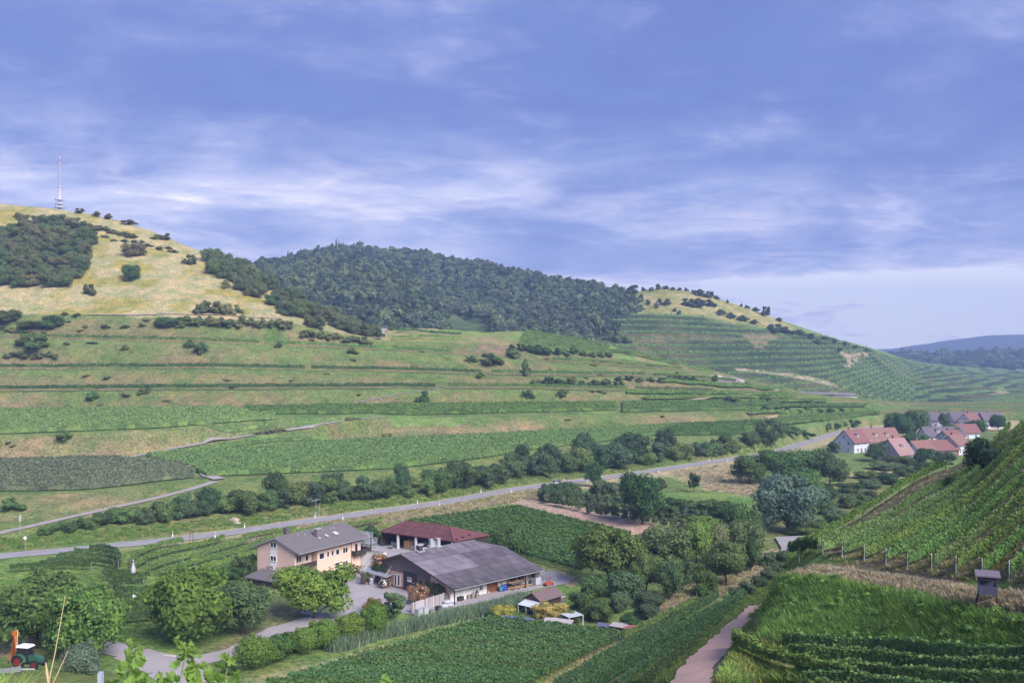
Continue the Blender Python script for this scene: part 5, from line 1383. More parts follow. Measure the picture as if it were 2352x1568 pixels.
# ================================================================ THE FARM
M['glass'] = glass_dark()
M['white'] = surf('white_render', (0.78, 0.78, 0.80), (0.66, 0.65, 0.68), scale=1.2, rough=.9, bump=.1)
M['frame'] = surf('window_frame_white', (0.80, 0.80, 0.80), (0.74, 0.74, 0.75), scale=3, rough=.5)
M['pink'] = surf('pink_render', (0.74, 0.52, 0.44), (0.67, 0.47, 0.40), scale=.8, rough=.92, bump=.12)
M['salmon'] = surf('salmon_render', (0.68, 0.44, 0.37), (0.62, 0.40, 0.34), scale=.8, rough=.92)
M['rooftile'] = surf('grey_roof_tiles', (0.20, 0.18, 0.19), (0.115, 0.105, 0.115), scale=5, amt=.35, rough=.9, bump=.5, bscale=9)
M['sheet'] = surf('corrugated_sheet', (0.2, 0.2, 0.2), scale=6, rough=.9, objcol=True, bump=.35, bscale=10)
M['redsheet'] = surf('red_corrugated_sheet', (0.26, 0.085, 0.085), scale=4, rough=.9, objcol=True, bump=.3, bscale=8)
M['darkwood'] = surf('dark_stained_wood', (0.060, 0.045, 0.042), scale=5, stretch=(1, 1, .2), bump=.3)
M['greywood'] = surf('weathered_boards', (0.23, 0.195, 0.18), (0.14, 0.115, 0.105), scale=3, stretch=(.25, 1, 3), rough=.95, bump=.3)
M['barndoor'] = surf('brown_oak_door', (0.27, 0.105, 0.050), (0.20, 0.075, 0.035), scale=5, stretch=(1, 1, .2), rough=.6)
M['blackdoor'] = surf('black_sliding_door', (0.035, 0.036, 0.042), scale=4, rough=.6)
M['concrete'] = surf('concrete', (0.42, 0.41, 0.42), (0.34, 0.33, 0.34), scale=2, rough=.95)
M['steel'] = surf('galvanised_steel', (0.52, 0.54, 0.58), (0.42, 0.44, 0.48), scale=4, rough=.45, metal=.3)
M['gravelroof'] = surf('gravel_roof', (0.22, 0.20, 0.185), scale=3, rough=1)
M['pallet'] = surf('pallet_wood', (0.55, 0.37, 0.20), (0.42, 0.27, 0.14), scale=5)
M['brick'] = surf('red_brick_plinth', (0.30, 0.13, 0.105), scale=3)
M['zinc'] = surf('zinc_sheet', (0.36, 0.38, 0.42), scale=2, rough=.5)
M['claytile'] = surf('brown_clay_tiles', (0.20, 0.145, 0.15), (0.145, 0.105, 0.11), scale=6, rough=.85, bump=.3)
M['poly'] = surf('corrugated_polycarbonate', (0.62, 0.66, 0.72), (0.5, 0.54, 0.6), scale=3, rough=.35)
M['black'] = surf('black_rubber', (0.022, 0.022, 0.024), scale=5, rough=.8)
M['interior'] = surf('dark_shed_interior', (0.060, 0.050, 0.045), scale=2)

class Frame:
    def __init__(self, o, ex):
        self.o = Vector(o); ex = Vector((ex[0], ex[1], 0)).normalized()
        self.ex = ex; self.ey = Vector((-ex.y, ex.x, 0)); self.ez = Vector((0, 0, 1))
        self.rz = math.atan2(ex.y, ex.x)
    def loc(self, p):
        d = Vector(p) - self.o
        return Vector((d.dot(self.ex), d.dot(self.ey), d.z))
    def hit(self, u, v, p0, n):
        """local point where the bearing (u, v) meets the local plane"""
        r = P(u, v, 1.0)
        nw = self.ex * n[0] + self.ey * n[1] + self.ez * n[2]
        pw = self.o + self.ex * p0[0] + self.ey * p0[1] + self.ez * p0[2]
        return self.loc(r * (pw.dot(nw) / r.dot(nw)))
def z1(x, y): return (920 + x / 4.704) / 1.6327, (1930 + y / 4.704) / 1.6327
def z2(x, y): return (1360 + x / 4.704) / 1.6327, (1940 + y / 4.704) / 1.6327
def z3(x, y): return (1340 + x / 6.533) / 1.6327, (2060 + y / 6.533) / 1.6327
def z4(x, y): return (1680 + x / 4.612) / 1.6327, (2060 + y / 4.612) / 1.6327

def window(par, c, along, w, h, out, panes=2, name='window', mat=None, depth=.10):
    """frame with its own depth, glass set back inside it; c is the centre on the wall, out the outward normal"""
    along = Vector(along).normalized(); out = Vector(out).normalized(); up = Vector((0, 0, 1)); c = Vector(c)
    def q(b, a0, a1, z0, z1_, d0, d1):
        pts = lambda d: [c + along * a + up * z + out * d for a, z in ((a0, z0), (a1, z0), (a1, z1_), (a0, z1_))]
        b.hexa(pts(d0), pts(d1))
    t = .09
    b = MB()
    q(b, -w / 2 - t, w / 2 + t, h / 2, h / 2 + t, -.02, depth); q(b, -w / 2 - t, w / 2 + t, -h / 2 - t * 1.3, -h / 2, -.02, depth + .04)
    q(b, -w / 2 - t, -w / 2, -h / 2, h / 2, -.02, depth); q(b, w / 2, w / 2 + t, -h / 2, h / 2, -.02, depth)
    for k in range(1, panes):
        x = -w / 2 + w * k / panes
        q(b, x - .045, x + .045, -h / 2, h / 2, -.02, depth - .02)
    o = b.build(name, mat or M['frame'], par)
    for k in range(panes):
        g_ = MB(); x0 = -w / 2 + w * k / panes; x1 = x0 + w / panes
        q(g_, x0 + .02, x1 - .02, -h / 2 + .01, h / 2 - .01, -.02, .025)
        g_.build('pane', M['glass'], o)
    return o
def gable_roof(par, x0, x1, y0, y1, ym, ze, zr, mat, t=.22, name='roof', ze2=None):
    ze2 = ze if ze2 is None else ze2
    b = MB()
    b.slab([(x0, y0, ze), (x1, y0, ze), (x1, ym, zr), (x0, ym, zr)], t)
    b.slab([(x0, ym + .003, zr), (x1, ym + .003, zr), (x1, y1, ze2), (x0, y1, ze2)], t)
    return b.build(name, mat, par)

# ---------------------------------------------------------------- farmhouse
HF = Frame((-42.7, 199.8, FLOOR), (0.534, 0.846))
hs = empty('farmhouse', HF.o, HF.rz, 'pink two-storey farmhouse with a grey tiled gable roof', 'house')
ze, zr, ym = 6.4, 8.9, 6.8
Y0, Y1, X0, X1, JX = 1.8, 12.4, .6, 20.7, 6.85
zroof = lambda y: ze + (zr - ze) * (1 - abs(y - ym) / ym) - .24
b = MB()
def wallprism(b, pts):  # plan polygon -> walls up to the roof underside
    n = len(pts)
    for i in range(n):
        (xa, ya), (xb, yb) = pts[i], pts[(i + 1) % n]
        if (ya - ym) * (yb - ym) < 0:
            s = (ym - ya) / (yb - ya); xm = xa + (xb - xa) * s
            b.poly([(xa, ya, -.3), (xb, yb, -.3), (xb, yb, zroof(yb)), (xm, ym, zroof(ym)), (xa, ya, zroof(ya))])
        else:
            b.poly([(xa, ya, -.3), (xb, yb, -.3), (xb, yb, zroof(yb)), (xa, ya, zroof(ya))])
wallprism(b, [(X0, Y0 + 1.2), (JX, Y0 + 1.2), (JX, Y0), (X1, Y0), (X1, Y1), (X0, Y1)])
b.build('wall', M['pink'], hs)
MB().box(X0, X0 + .3, Y0, Y0 + 1.198, -.3, zroof(Y0) - .02).build('wall_end', M['pink'], hs)
roof = gable_roof(hs, 0, 21.3, 0, 13.6, ym, ze, zr, M['rooftile'])
# courses of tiles, each a low step over the one below
sl = math.hypot(ym, zr - ze); nc = 17
for k in range(nc):
    a0, a1 = k / nc, (k + 1) / nc
    y0_, y1_ = ym * a0 - (.05 if k == 0 else 0), ym * a1; z0_, z1_ = ze + (zr - ze) * a0, ze + (zr - ze) * a1
    MB().slab([(-.03, y0_, z0_ + .085), (21.33, y0_, z0_ + .085), (21.33, y1_, z1_ + .03), (-.03, y1_, z1_ + .03)], .07).build('tile_course', M['rooftile'], roof)
MB().tube([(-.05, ym, zr + .07), (21.35, ym, zr + .07)], [.13, .13], 8).build('ridge_tiles', M['rooftile'], roof)
MB().box(-.06, -.02, 0, ym, 0, .01).v
b = MB()
for s_, ya, yb in ((1, -.04, ym), (1, 13.64, ym)):
    b.hexa([(-.07, ya, ze - .26), (-.035, ya, ze - .26), (-.035, yb, zr - .26), (-.07, yb, zr - .26)], [(-.07, ya, ze + .06), (-.035, ya, ze + .06), (-.035, yb, zr + .06), (-.07, yb, zr + .06)])
b.build('verge_board', surf('verge_board_grey', (.30, .30, .33)), hs)
MB().tube([(-.02, -.07, ze - .1), (21.3, -.07, ze - .1)], [.075, .075], 8).build('gutter', M['zinc'], hs)
for x, y in ((JX + .1, Y0 - .06), (17.6, Y0 - .06), (X0 + .2, -.05)):
    MB().tube([(x, -.07, ze - .15), (x, y, ze - .7), (x, y, 0)], [.05, .05, .05], 6).build('downpipe', surf('brown_downpipe', (.06, .045, .04)), hs)
fy = lambda zx, zy, y: HF.hit(*z1(zx, zy), (0, y, 0), (0, 1, 0))
for zx, zy, w, h, n in ((1345, 722, 1.35, 1.15, 1), (1456, 692, .62, 1.05, 1), (1536, 670, .62, 1.05, 1), (1625, 650, 1.0, 1.05, 1), (1760, 620, 1.45, 1.10, 2), (1760, 856, 1.45, 1.10, 2), (1620, 885, 1.35, 1.15, 1)):
    p = fy(zx, zy, Y0)
    window(hs, (p.x, Y0, p.z), (1, 0, 0), w, h, (0, -1, 0), n)
for zx, zy, w, h, n in ((942, 782, 1.25, 1.2, 2), (1082, 752, .75, 1.15, 1)):
    p = fy(zx, zy, Y0 + 1.2)
    window(hs, (p.x, Y0 + 1.2, p.z), (1, 0, 0), w, h, (0, -1, 0), n)
p = fy(1188, 760, Y0 + 1.2)
window(hs, (p.x, Y0 + 1.2, 4.0), (1, 0, 0), .85, 1.95, (0, -1, 0), 1, name='balcony_door')
window(hs, (19.2, Y0, 4.05), (1, 0, 0), .9, 2.0, (0, -1, 0), 1, name='balcony_door')
gx = lambda zx, zy: HF.hit(*z1(zx, zy), (X0, 0, 0), (1, 0, 0))
gp = [gx(498, 525), gx(497, 765), gx(492, 1000)]
b = MB()
ya = gp[0].y
b.box(X0 - .02, X0 - .004, ya - .92, ya + .92, .9, 7.45).build('window_panel', M['frame'], hs)
for p in gp:
    window(hs, (X0 - .03, ya, p.z), (0, -1, 0), 1.6, .95, (-1, 0, 0), 2)
# loggia and balconies
b = MB(); b.box(X0 + .3, JX, Y0 - .1, Y0 + 1.19, 2.55, 2.75); b.build('loggia_floor', M['concrete'], hs)
b = MB()
for k in range(30):
    x = X0 + .35 + k * (JX - X0 - .4) / 30
    b.box(x, x + .17, Y0 - .12, Y0 - .08, 2.6, 3.6)
b.box(X0 + .3, JX, Y0 - .15, Y0 - .05, 3.6, 3.68)
tag(b.build('loggia_railing', M['darkwood'], hs))
b = MB(); b.box(17.7, 22.4, .35, Y0 - .01, 2.72, 2.9); b.box(20.72, 22.4, Y0 + .01, 4.5, 2.72, 2.9); b.build('balcony_floor', M['concrete'], hs)
b = MB()
for k in range(24):
    x = 17.7 + k * 4.7 / 24
    b.box(x, x + .175, .31, .35, 2.75, 3.8)
for k in range(20):
    y = .36 + k * 4.1 / 20
    b.box(22.4, 22.44, y, y + .175, 2.75, 3.8)
for k in range(8):
    y = .36 + k * 1.42 / 8
    b.box(17.66, 17.7, y, y + .16, 2.75, 3.8)
b.box(17.64, 22.46, .29, .37, 3.8, 3.88); b.box(22.38, 22.46, .37, 4.5, 3.8, 3.88)
b.build('balcony_railing', M['darkwood'], hs)
MB().box(22.3, 22.44, .2, .34, 0, 6.2).build('balcony_post', M['darkwood'], hs)
# chimneys, skylights, mast on the roof
nr_ = Vector((0, -(zr - ze), ym)).normalized()
onroof = lambda zx, zy: HF.hit(*z1(zx, zy), (0, 0, ze + .1), nr_)
p = onroof(1300, 400)
ch = MB().box(p.x - .5, p.x + .75, p.y + .1, p.y + .95, p.z - .3, p.z + 1.75).build('chimney', surf('slate_chimney', (.20, .17, .19), scale=5, bump=.3), roof)
MB().box(p.x - .6, p.x + .85, p.y, p.y + 1.05, p.z + 1.75, p.z + 1.87).build('chimney_cap', M['concrete'], roof)
MB().tube([(p.x + .3, p.y + 1.1, p.z), (p.x + .3, p.y + 1.1, p.z + 8.2)], [.045, .025], 6).build('antenna_mast', M['steel'], roof)
b = MB()
for k in range(5): b.bar((p.x - .7, p.y + 1.1, p.z + 7.9 - k * .12 - (k > 2) * 3), (p.x + 1.3, p.y + 1.1, p.z + 7.9 - k * .12 - (k > 2) * 3), .035)
b.build('antenna', M['steel'], roof)
MB().box(3.9, 4.9, 7.6, 8.3, 8.0, 10.3).build('chimney', surf('dark_chimney', (.12, .10, .115), scale=5), roof)
for zx, zy, w, l in ((1308, 418, .55, .5), (1430, 372, .7, 1.0), (1590, 328, 1.25, 1.25)):
    p = onroof(zx, zy)
    up = Vector((0, ym, zr - ze)).normalized()
    o = MB(); c = Vector(p) + nr_ * .12
    f = lambda a, s, d: c + Vector((a, 0, 0)) + up * s + nr_ * d
    o.hexa([f(-w / 2, -l / 2, -.1), f(w / 2, -l / 2, -.1), f(w / 2, l / 2, -.1), f(-w / 2, l / 2, -.1)], [f(-w / 2, -l / 2, .08), f(w / 2, -l / 2, .08), f(w / 2, l / 2, .08), f(-w / 2, l / 2, .08)])
    sk = o.build('skylight', M['zinc'], roof)
    o = MB(); o.hexa([f(-w * .4, -l * .4, .07), f(w * .4, -l * .4, .07), f(w * .4, l * .4, .07), f(-w * .4, l * .4, .07)], [f(-w * .4, -l * .4, .10), f(w * .4, -l * .4, .10), f(w * .4, l * .4, .10), f(-w * .4, l * .4, .10)])
    o.build('pane', surf('skylight_pane', (.55, .60, .70), rough=.15), sk)
for zx, zy in ((925, 365), (1045, 350), (1370, 285), (1495, 250), (1550, 235)):
    p = onroof(zx, zy); MB().lathe([(.09, -.1), (.09, .32), (.13, .33), (.13, .40)], 8, tuple(p)).build('vent_pipe', M['concrete'], roof)
MB().box(2.0, 2.5, 1.0, 1.5, 0, .1).v
# bare climber on the gable
rng = random.Random(3); b = MB()
for k in range(16):
    y = ya + rng.uniform(-3.2, 3.4); z = 1.6 + rng.uniform(0, 1)
    pts = [(X0 - .06, ya + (y - ya) * t_, 1.9 + (z - 1.9) * t_ + math.sin(t_ * 3) * rng.uniform(.2, .9)) for t_ in (0, .35, .7, 1)]
    b.tube(pts, [.035, .028, .02, .008], 4)
b.build('wall_climber', M['bark'], hs)
# low tiled lean-to in front of the gable
lt = empty('lean_to', HF.o, HF.rz, 'low lean-to with a dark tiled roof at the left gable of the farmhouse', 'shed')
b = MB(); b.slab([(-4.6, .2, 1.35), (X0 - .1, .2, 2.1), (X0 - .1, 10.8, 2.1), (-4.6, 10.8, 1.35)], .16); rr = b.build('roof', M['rooftile'], lt)
for k in range(9):
    a0, a1 = k / 9, (k + 1) / 9; xa, xb = -4.62 + 5.1 * a0, -4.62 + 5.1 * a1; za, zb = 1.35 + .75 * a0, 1.35 + .75 * a1
    MB().slab([(xa, .15, za + .07), (xb, .15, zb + .02), (xb, 10.85, zb + .02), (xa, 10.85, za + .07)], .06).build('tile_course', M['rooftile'], rr)
MB().box(-4.2, X0 - .12, .6, 10.4, -.3, 1.3).build('wall', M['darkwood'], lt)

# ---------------------------------------------------------------- white flat-roofed annex with stacked wire crates on it
b0, b1_ = HF.loc(G(835.6, 1279.3, -44.8)), HF.loc(G(886.4, 1266.3, -44.8))
an = empty('flat_annex', HF.o, HF.rz, 'low white annex with a flat gravel roof between house and red shed', 'building')
ax0, ax1, ay0, ay1 = X1 + .2, b1_.x, b1_.y - .1, Y1
MB().box(ax0, ax1, ay0, ay1, -.3, 3.0).build('wall', M['white'], an)
MB().box(ax0 + .25, ax1 - .25, ay0 + .25, ay1 - .25, 3.0, 3.05).build('roof', M['gravelroof'], an)
b = MB()
for x0_, x1_, y0_, y1_ in ((ax0, ax1, ay0 - .02, ay0 + .24), (ax0, ax1, ay1 - .24, ay1 + .02), (ax0 - .02, ax0 + .24, ay0 + .24, ay1 - .24), (ax1 - .24, ax1 + .02, ay0 + .24, ay1 - .24)):
    b.box(x0_, x1_, y0_, y1_, 3.003, 3.2)
b.build('parapet', M['concrete'], an)
# ---------------------------------------------------------------- red-roofed open shed
RF = Frame((-31.9, 238.4, FLOOR), (0.837, -0.547))
rs = empty('open_shed', RF.o, RF.rz, 'long open shed with a dark red hipped roof and white pillars', 'shed')
ez, rz_ = 3.7, 5.7
Rf, Rb, Rr = 22.5, 24.7, (16.9, 5.8)
Lr = (3.3, 5.8)
b = MB()
b.slab([(0, 0, ez), (Rf, 0, ez), (Rr[0], Rr[1], rz_), (Lr[0], Lr[1], rz_)], .15)
b.build('roof', M['redsheet'], rs, color=(.15, .05, .055))
b = MB()
b.slab([(Lr[0], Lr[1] + .01, rz_), (Rr[0], Rr[1] + .01, rz_), (Rb, 11.6, ez), (0, 11.6, ez)], .15)
b.hexa([(-.0, .02, ez - .15), (Lr[0] - .01, Lr[1], rz_ - .15), (-.0, 11.58, ez - .15)], [(-.0, .02, ez), (Lr[0] - .01, Lr[1], rz_), (-.0, 11.58, ez)])
b.hexa([(Rf + .01, .02, ez - .15), (Rb + .01, 11.58, ez - .15), (Rr[0] + .01, Rr[1], rz_ - .15)], [(Rf + .01, .02, ez), (Rb + .01, 11.58, ez), (Rr[0] + .01, Rr[1], rz_)])
rb2 = b.build('roof_rear', M['redsheet'], rs, color=(.155, .060, .066))
# roof sheets of the front slope, course by course
rng = random.Random(8)
for r in range(3):
    a0, a1 = r / 3, (r + 1) / 3
    xl0, xl1 = Lr[0] * a0, Lr[0] * a1; xr0, xr1 = Rf + (Rr[0] - Rf) * a0, Rf + (Rr[0] - Rf) * a1
    n = 18
    for k in range(n):
        xa0, xb0 = xl0 + (xr0 - xl0) * k / n, xl0 + (xr0 - xl0) * (k + 1) / n
        xa1, xb1 = xl1 + (xr1 - xl1) * k / n, xl1 + (xr1 - xl1) * (k + 1) / n
        za, zb = ez + 2 * a0 + .085, ez + 2 * a1 + .03
        c = .85 + rng.random() * .4
        MB().slab([(xa0 + .01, 5.8 * a0 - (.06 if r == 0 else 0), za), (xb0 - .01, 5.8 * a0 - (.06 if r == 0 else 0), za), (xb1 - .01, 5.8 * a1, zb), (xa1 + .01, 5.8 * a1, zb)], .06).build('roof_sheet', M['redsheet'], rs, color=(.125 * c, .045 * c + .006, .056 * c))
MB().tube([(Rf, 0, ez + .12), (Rr[0], Rr[1], rz_ + .10)], [.16, .16], 8).build('hip_cap', M['redsheet'], rs, color=(.24, .10, .105))
MB().tube([(Lr[0], Lr[1], rz_ + .06), (Rr[0], Rr[1], rz_ + .06)], [.13, .13], 8).build('ridge_cap', M['redsheet'], rs, color=(.20, .07, .07))
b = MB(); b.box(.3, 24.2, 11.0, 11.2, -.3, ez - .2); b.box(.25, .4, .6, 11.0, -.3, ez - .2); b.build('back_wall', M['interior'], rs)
b = MB(); b.hexa([(22.0, .5, -.3), (22.15, .5, -.3), (24.15, 11, -.3), (24.0, 11, -.3)], [(22.0, .5, ez - .2), (22.15, .5, ez - .2), (24.15, 11, ez - .2), (24.0, 11, ez - .2)]); b.build('side_wall', M['darkwood'], rs)
for x in (5.6, 11.0, 16.4, 21.6):
    MB().box(x - .22, x + .22, .25, .69, -.2, ez - .22).build('pillar', M['white'], rs)
MB().box(.1, 22.2, .3, .62, ez - .22, ez - .02).build('eave_beam', M['darkwood'], rs)
MB().box(.3, 22.3, .2, 11, -.02, .16).build('floor_slab', M['concrete'], rs)

# ---------------------------------------------------------------- the big barn
BF = Frame((-10.7, 184.1, FLOOR), (0.718, 0.696))
bn = empty('barn', BF.o, BF.rz, 'big barn with a wide grey corrugated roof and timber gable', 'barn')
bz0, bzr, bs, bz2, bs2 = 3.0, 7.2, 16.1, 4.5, 24.5
zb_ = lambda s: bz0 + (bzr - bz0) * s / bs if s <= bs else bzr + (bz2 - bzr) * (s - bs) / (bs2 - bs)
BL = 23.9
b = MB()
b.slab([(0, 0, bz0), (BL, 0, bz0), (BL, 11.75, zb_(11.75)), (19.6, bs, bzr), (0, bs, bzr)], .18)
b.slab([(0, bs + .01, bzr), (19.6, bs + .01, bzr), (20.5, bs2, bz2), (0, bs2, bz2)], .18)
broof = b.build('roof', M['sheet'], bn, color=(.12, .11, .12))
rng = random.Random(21)
NR_, NC_ = 8, 22
tone = [[0] * NC_ for _ in range(NR_)]
for r in range(NR_):
    for k in range(NC_):
        t_ = .150 + rng.uniform(-.03, .03)
        if r >= 3 and k < 11 - (r - 3) * .4 and r < 7: t_ = .265 + rng.uniform(-.05, .05)       # paler weathered area near the gable
        if r >= 6: t_ = .215 + rng.uniform(-.05, .05)
        if rng.random() < .08: t_ *= rng.uniform(.75, 1.45)
        if r < 1: t_ *= .85
        tone[r][k] = t_
for r in range(NR_):
    s0, s1 = bs * r / NR_, bs * (r + 1) / NR_
    for k in range(NC_):
        x0_, x1_ = BL * k / NC_, BL * (k + 1) / NC_
        # clip the corner behind the ridge
        lim = lambda s: BL if s < 11.75 else BL - (BL - 19.6) * (s - 11.75) / (bs - 11.75)
        if x0_ > lim(s1) - .3: continue
        xb0, xb1 = min(x1_, lim(s0)), min(x1_, lim(s1))
        za, zc2 = zb_(s0) + .095 + rng.uniform(0, .015), zb_(s1) + .035
        ov = .10 if r == 0 else .04
        m_ = MB()
        # corrugations run down the slope: a zigzag section of five waves
        nw = 5; top = []
        w0 = (xb0 - x0_ - .03) / (2 * nw); w1 = (xb1 - x0_ - .03) / (2 * nw)
        for j in range(2 * nw + 1):
            hgt = .045 if j % 2 else 0
            top.append(((x0_ + .015 + w0 * j, s0 - ov, za + hgt), (x0_ + .015 + w1 * j, s1, zc2 + hgt)))
        for (a0, a1), (c0_, c1_) in zip(top[:-1], top[1:]):
            m_.poly([a0, c0_, c1_, a1])
        m_.poly([top[0][0], (top[0][0][0], s0 - ov, za - .05), (top[-1][0][0], s0 - ov, za - .05), top[-1][0]])
        c = tone[r][k]
        m_.build('roof_sheet', M['sheet'], broof, color=(c * .80, c * .71, c * .86))
MB().tube([(-.05, bs, bzr + .10), (19.6, bs, bzr + .10)], [.16, .16], 8).build('ridge_cap', M['sheet'], broof, color=(.17, .16, .18))
# walls: front eave wall set back under the overhang, timber gable, rear
GX = .9; WY = 2.6
b = MB()
b.poly([(6.6, WY, -.2), (BL - .8, WY, -.2), (BL - .8, WY, zb_(WY) - .2), (6.6, WY, zb_(WY) - .2)])
b.poly([(BL - .8, WY, -.2), (BL - .8, 11.5, -.2), (BL - .8, 11.5, zb_(11.5) - .2), (BL - .8, WY, zb_(WY) - .2)])
b.poly([(6.6, WY, -.2), (6.6, WY, zb_(WY) - .2), (6.6, 6.0, zb_(6.0) - .2), (6.6, 6.0, -.2)])
b.poly([(BL - .8, 11.5, -.2), (19.2, bs, -.2), (19.2, bs, zb_(bs) - .2), (BL - .8, 11.5, zb_(11.5) - .2)])
b.poly([(19.2, bs, -.2), (20, bs2 - 1, -.2), (20, bs2 - 1, zb_(bs2 - 1) - .2), (19.2, bs, zb_(bs) - .2)])
b.poly([(20, bs2 - 1, -.2), (GX, bs2 - 1, -.2), (GX, bs2 - 1, zb_(bs2 - 1) - .2), (20, bs2 - 1, zb_(bs2 - 1) - .2)])
b.build('wall', M['white'], bn)
b = MB(); b.poly([(GX, bs2 - 1, -.2), (GX, 2.2, -.2), (GX, 2.2, zb_(2.2) - .2), (GX, bs, bzr - .2), (GX, bs2 - 1, zb_(bs2 - 1) - .2)])
b.build('gable_wall', M['salmon'], bn)
b = MB(); b.poly([(GX, 2.2, -.2), (6.6, 2.2, -.2), (6.6, 2.2, zb_(2.2) - .2), (GX, 2.2, zb_(2.2) - .2)]); b.build('wall', M['white'], bn)
gh = lambda zx, zy: BF.hit(*z3(zx, zy), (GX, 0, 0), (1, 0, 0))
# horizontal boarding of the gable: each board its own piece
ptop = gh(970, 200); pl, pr = gh(840, 520), gh(1790, 640)
yL, yR = bs2 - 1.0, gh(1795, 720).y
nb = 26
zlow = gh(1140, 575).z
for k in range(nb):
    z0_ = zlow + k * (bzr - .45 - zlow) / nb; z1_ = zlow + (k + 1) * (bzr - .45 - zlow) / nb - .02
    yr = max(bs * (z1_ + .25 - bz0) / (bzr - bz0), yR); yl = min(bs + (bs2 - bs) * (bzr - z1_ - .25) / (bzr - bz2), yL - .02)
    if yl - yr < .4: continue
    MB().box(GX - .06, GX - .01, yr, yl, z0_, z1_).build('board', M['greywood'], bn)
nb2 = 11
yd0, yd1 = gh(1470, 700).y, yR
for k in range(nb2):
    z0_ = .2 + k * (zlow - .2) / nb2; z1_ = .2 + (k + 1) * (zlow - .2) / nb2 - .02
    MB().box(GX - .06, GX - .01, yd1, yd0, z0_, z1_).build('board', M['greywood'], bn)
# black sliding door with sign, narrow windows, brown entrance doors, canopy
a0, a1 = gh(1140, 700).y, gh(1470, 700).y
zt = gh(1150, 505).z
dr = MB().box(GX - .14, GX - .075, a1, a0, .15, zt).build('sliding_door', M['blackdoor'], bn)
ps0, ps1 = gh(1240, 660), gh(1345, 800)
sg = MB().box(GX - .17, GX - .145, ps1.y, ps0.y, ps1.z, ps0.z).build('sign', M['frame'], dr)
zm = gh(1290, 703)
MB().box(GX - .176, GX - .171, ps1.y + .03, ps0.y - .03, zm.z - .10, zm.z + .10).build('sign_red_bar', surf('sign_red', (.28, .04, .04)), sg)
MB().box(GX - .176, GX - .171, ps1.y, ps0.y, ps0.z - .45, ps0.z - .36).build('sign_line', surf('sign_grey_print', (.35, .36, .42)), sg)
MB().lathe([(.18, 0), (.18, .005)], 16, (0, 0, 0)).v
b = MB()
for k in range(6):
    b.box(GX - .176, GX - .171, ps1.y + .25 + k * .14, ps1.y + .30 + k * .14, ps1.z + .25, ps1.z + .25 + (.28 if k % 2 else .18))
b.build('sign_emblem', surf('sign_blue_print', (.20, .28, .45)), sg)
for zx, zy in ((938, 735), (1022, 745)):
    p = gh(zx, zy)
    window(bn, (GX - .02, p.y, p.z), (0, -1, 0), .62, 2.1, (-1, 0, 0), 1)
MB().box(GX - .05, GX - .01, a0 + .02, gh(840, 850).y, -.2, .55).build('plinth', M['brick'], bn)
p0, p1 = gh(440, 700), gh(595, 700)
dd_ = MB().box(GX - .10, GX - .03, p1.y, p0.y, .05, 2.75).build('entrance_door', M['barndoor'], bn)
p0, p1 = gh(775, 700), gh(835, 700)
MB().box(GX - .75, GX - .02, p1.y, p1.y + .08, .05, 2.7).build('open_door_leaf', M['barndoor'], bn)
cy0, cy1 = gh(880, 540).y, gh(300, 540).y
zcan = gh(640, 560).z
b = MB(); b.slab([(GX - 2.0, cy0 - .3, zcan - .05), (GX - .02, cy0 - .3, zcan + .30), (GX - .02, cy1, zcan + .30), (GX - 2.0, cy1, zcan - .05)], .12); b.build('canopy', M['zinc'], bn)
for y in (cy0 + .4, cy1 - .6):
    MB().tube([(GX - 1.8, y, zcan), (GX - .05, y, zcan + 1.9)], [.04, .04], 6).build('canopy_stay', M['steel'], bn)
MB().box(GX - .22, GX - .02, gh(590, 700).y - .8, gh(590, 700).y, 0, 2.7).build('door_pillar', M['white'], bn)
# bargeboards and purlin
b = MB()
for (ya_, za_), (yb_, zb2) in (((-.05, bz0), (bs, bzr)), ((bs2 + .05, bz2), (bs, bzr))):
    b.hexa([(-.09, ya_, za_ - .22), (-.03, ya_, za_ - .22), (-.03, yb_, zb2 - .22), (-.09, yb_, zb2 - .22)], [(-.09, ya_, za_ + .06), (-.03, ya_, za_ + .06), (-.03, yb_, zb2 + .06), (-.09, yb_, zb2 + .06)])
b.build('bargeboard', surf('brown_bargeboard', (.11, .07, .06)), bn)
MB().tube([(0, -.15, bz0 - .08), (BL, -.15, bz0 - .08)], [.07, .07], 6).build('gutter', M['zinc'], bn)
# front: arched brown gate
fr_ = lambda zx, zy, y=WY: BF.hit(*z4(zx, zy), (0, y, 0), (0, 1, 0))
g0, g1 = fr_(672, 860).x, fr_(858, 820).x
def arch(x0_, x1_, zs, za_, n=8):
    xm = (x0_ + x1_) / 2; return [(x0_, 0)] + [(xm - (x1_ - x0_) / 2 * math.cos(math.pi * k / n), zs + (za_ - zs) * math.sin(math.pi * k / n)) for k in range(n + 1)] + [(x1_, 0)]
zg = min(3.05, zb_(WY) - .45)
o = arch(g0, g1, zg - .75, zg); i_ = arch(g0 + .18, g1 - .18, zg - .85, zg - .2)
b = MB()
for k in range(len(o) - 1):
    b.hexa([(o[k][0], WY - .10, o[k][1]), (o[k + 1][0], WY - .10, o[k + 1][1]), (i_[k + 1][0], WY - .10, i_[k + 1][1]), (i_[k][0], WY - .10, i_[k][1])], [(o[k][0], WY - .01, o[k][1]), (o[k + 1][0], WY - .01, o[k + 1][1]), (i_[k + 1][0], WY - .01, i_[k + 1][1]), (i_[k][0], WY - .01, i_[k][1])])
gate = b.build('gate_frame', surf('gate_frame_wood', (.33, .15, .085)), bn)
np_ = 8
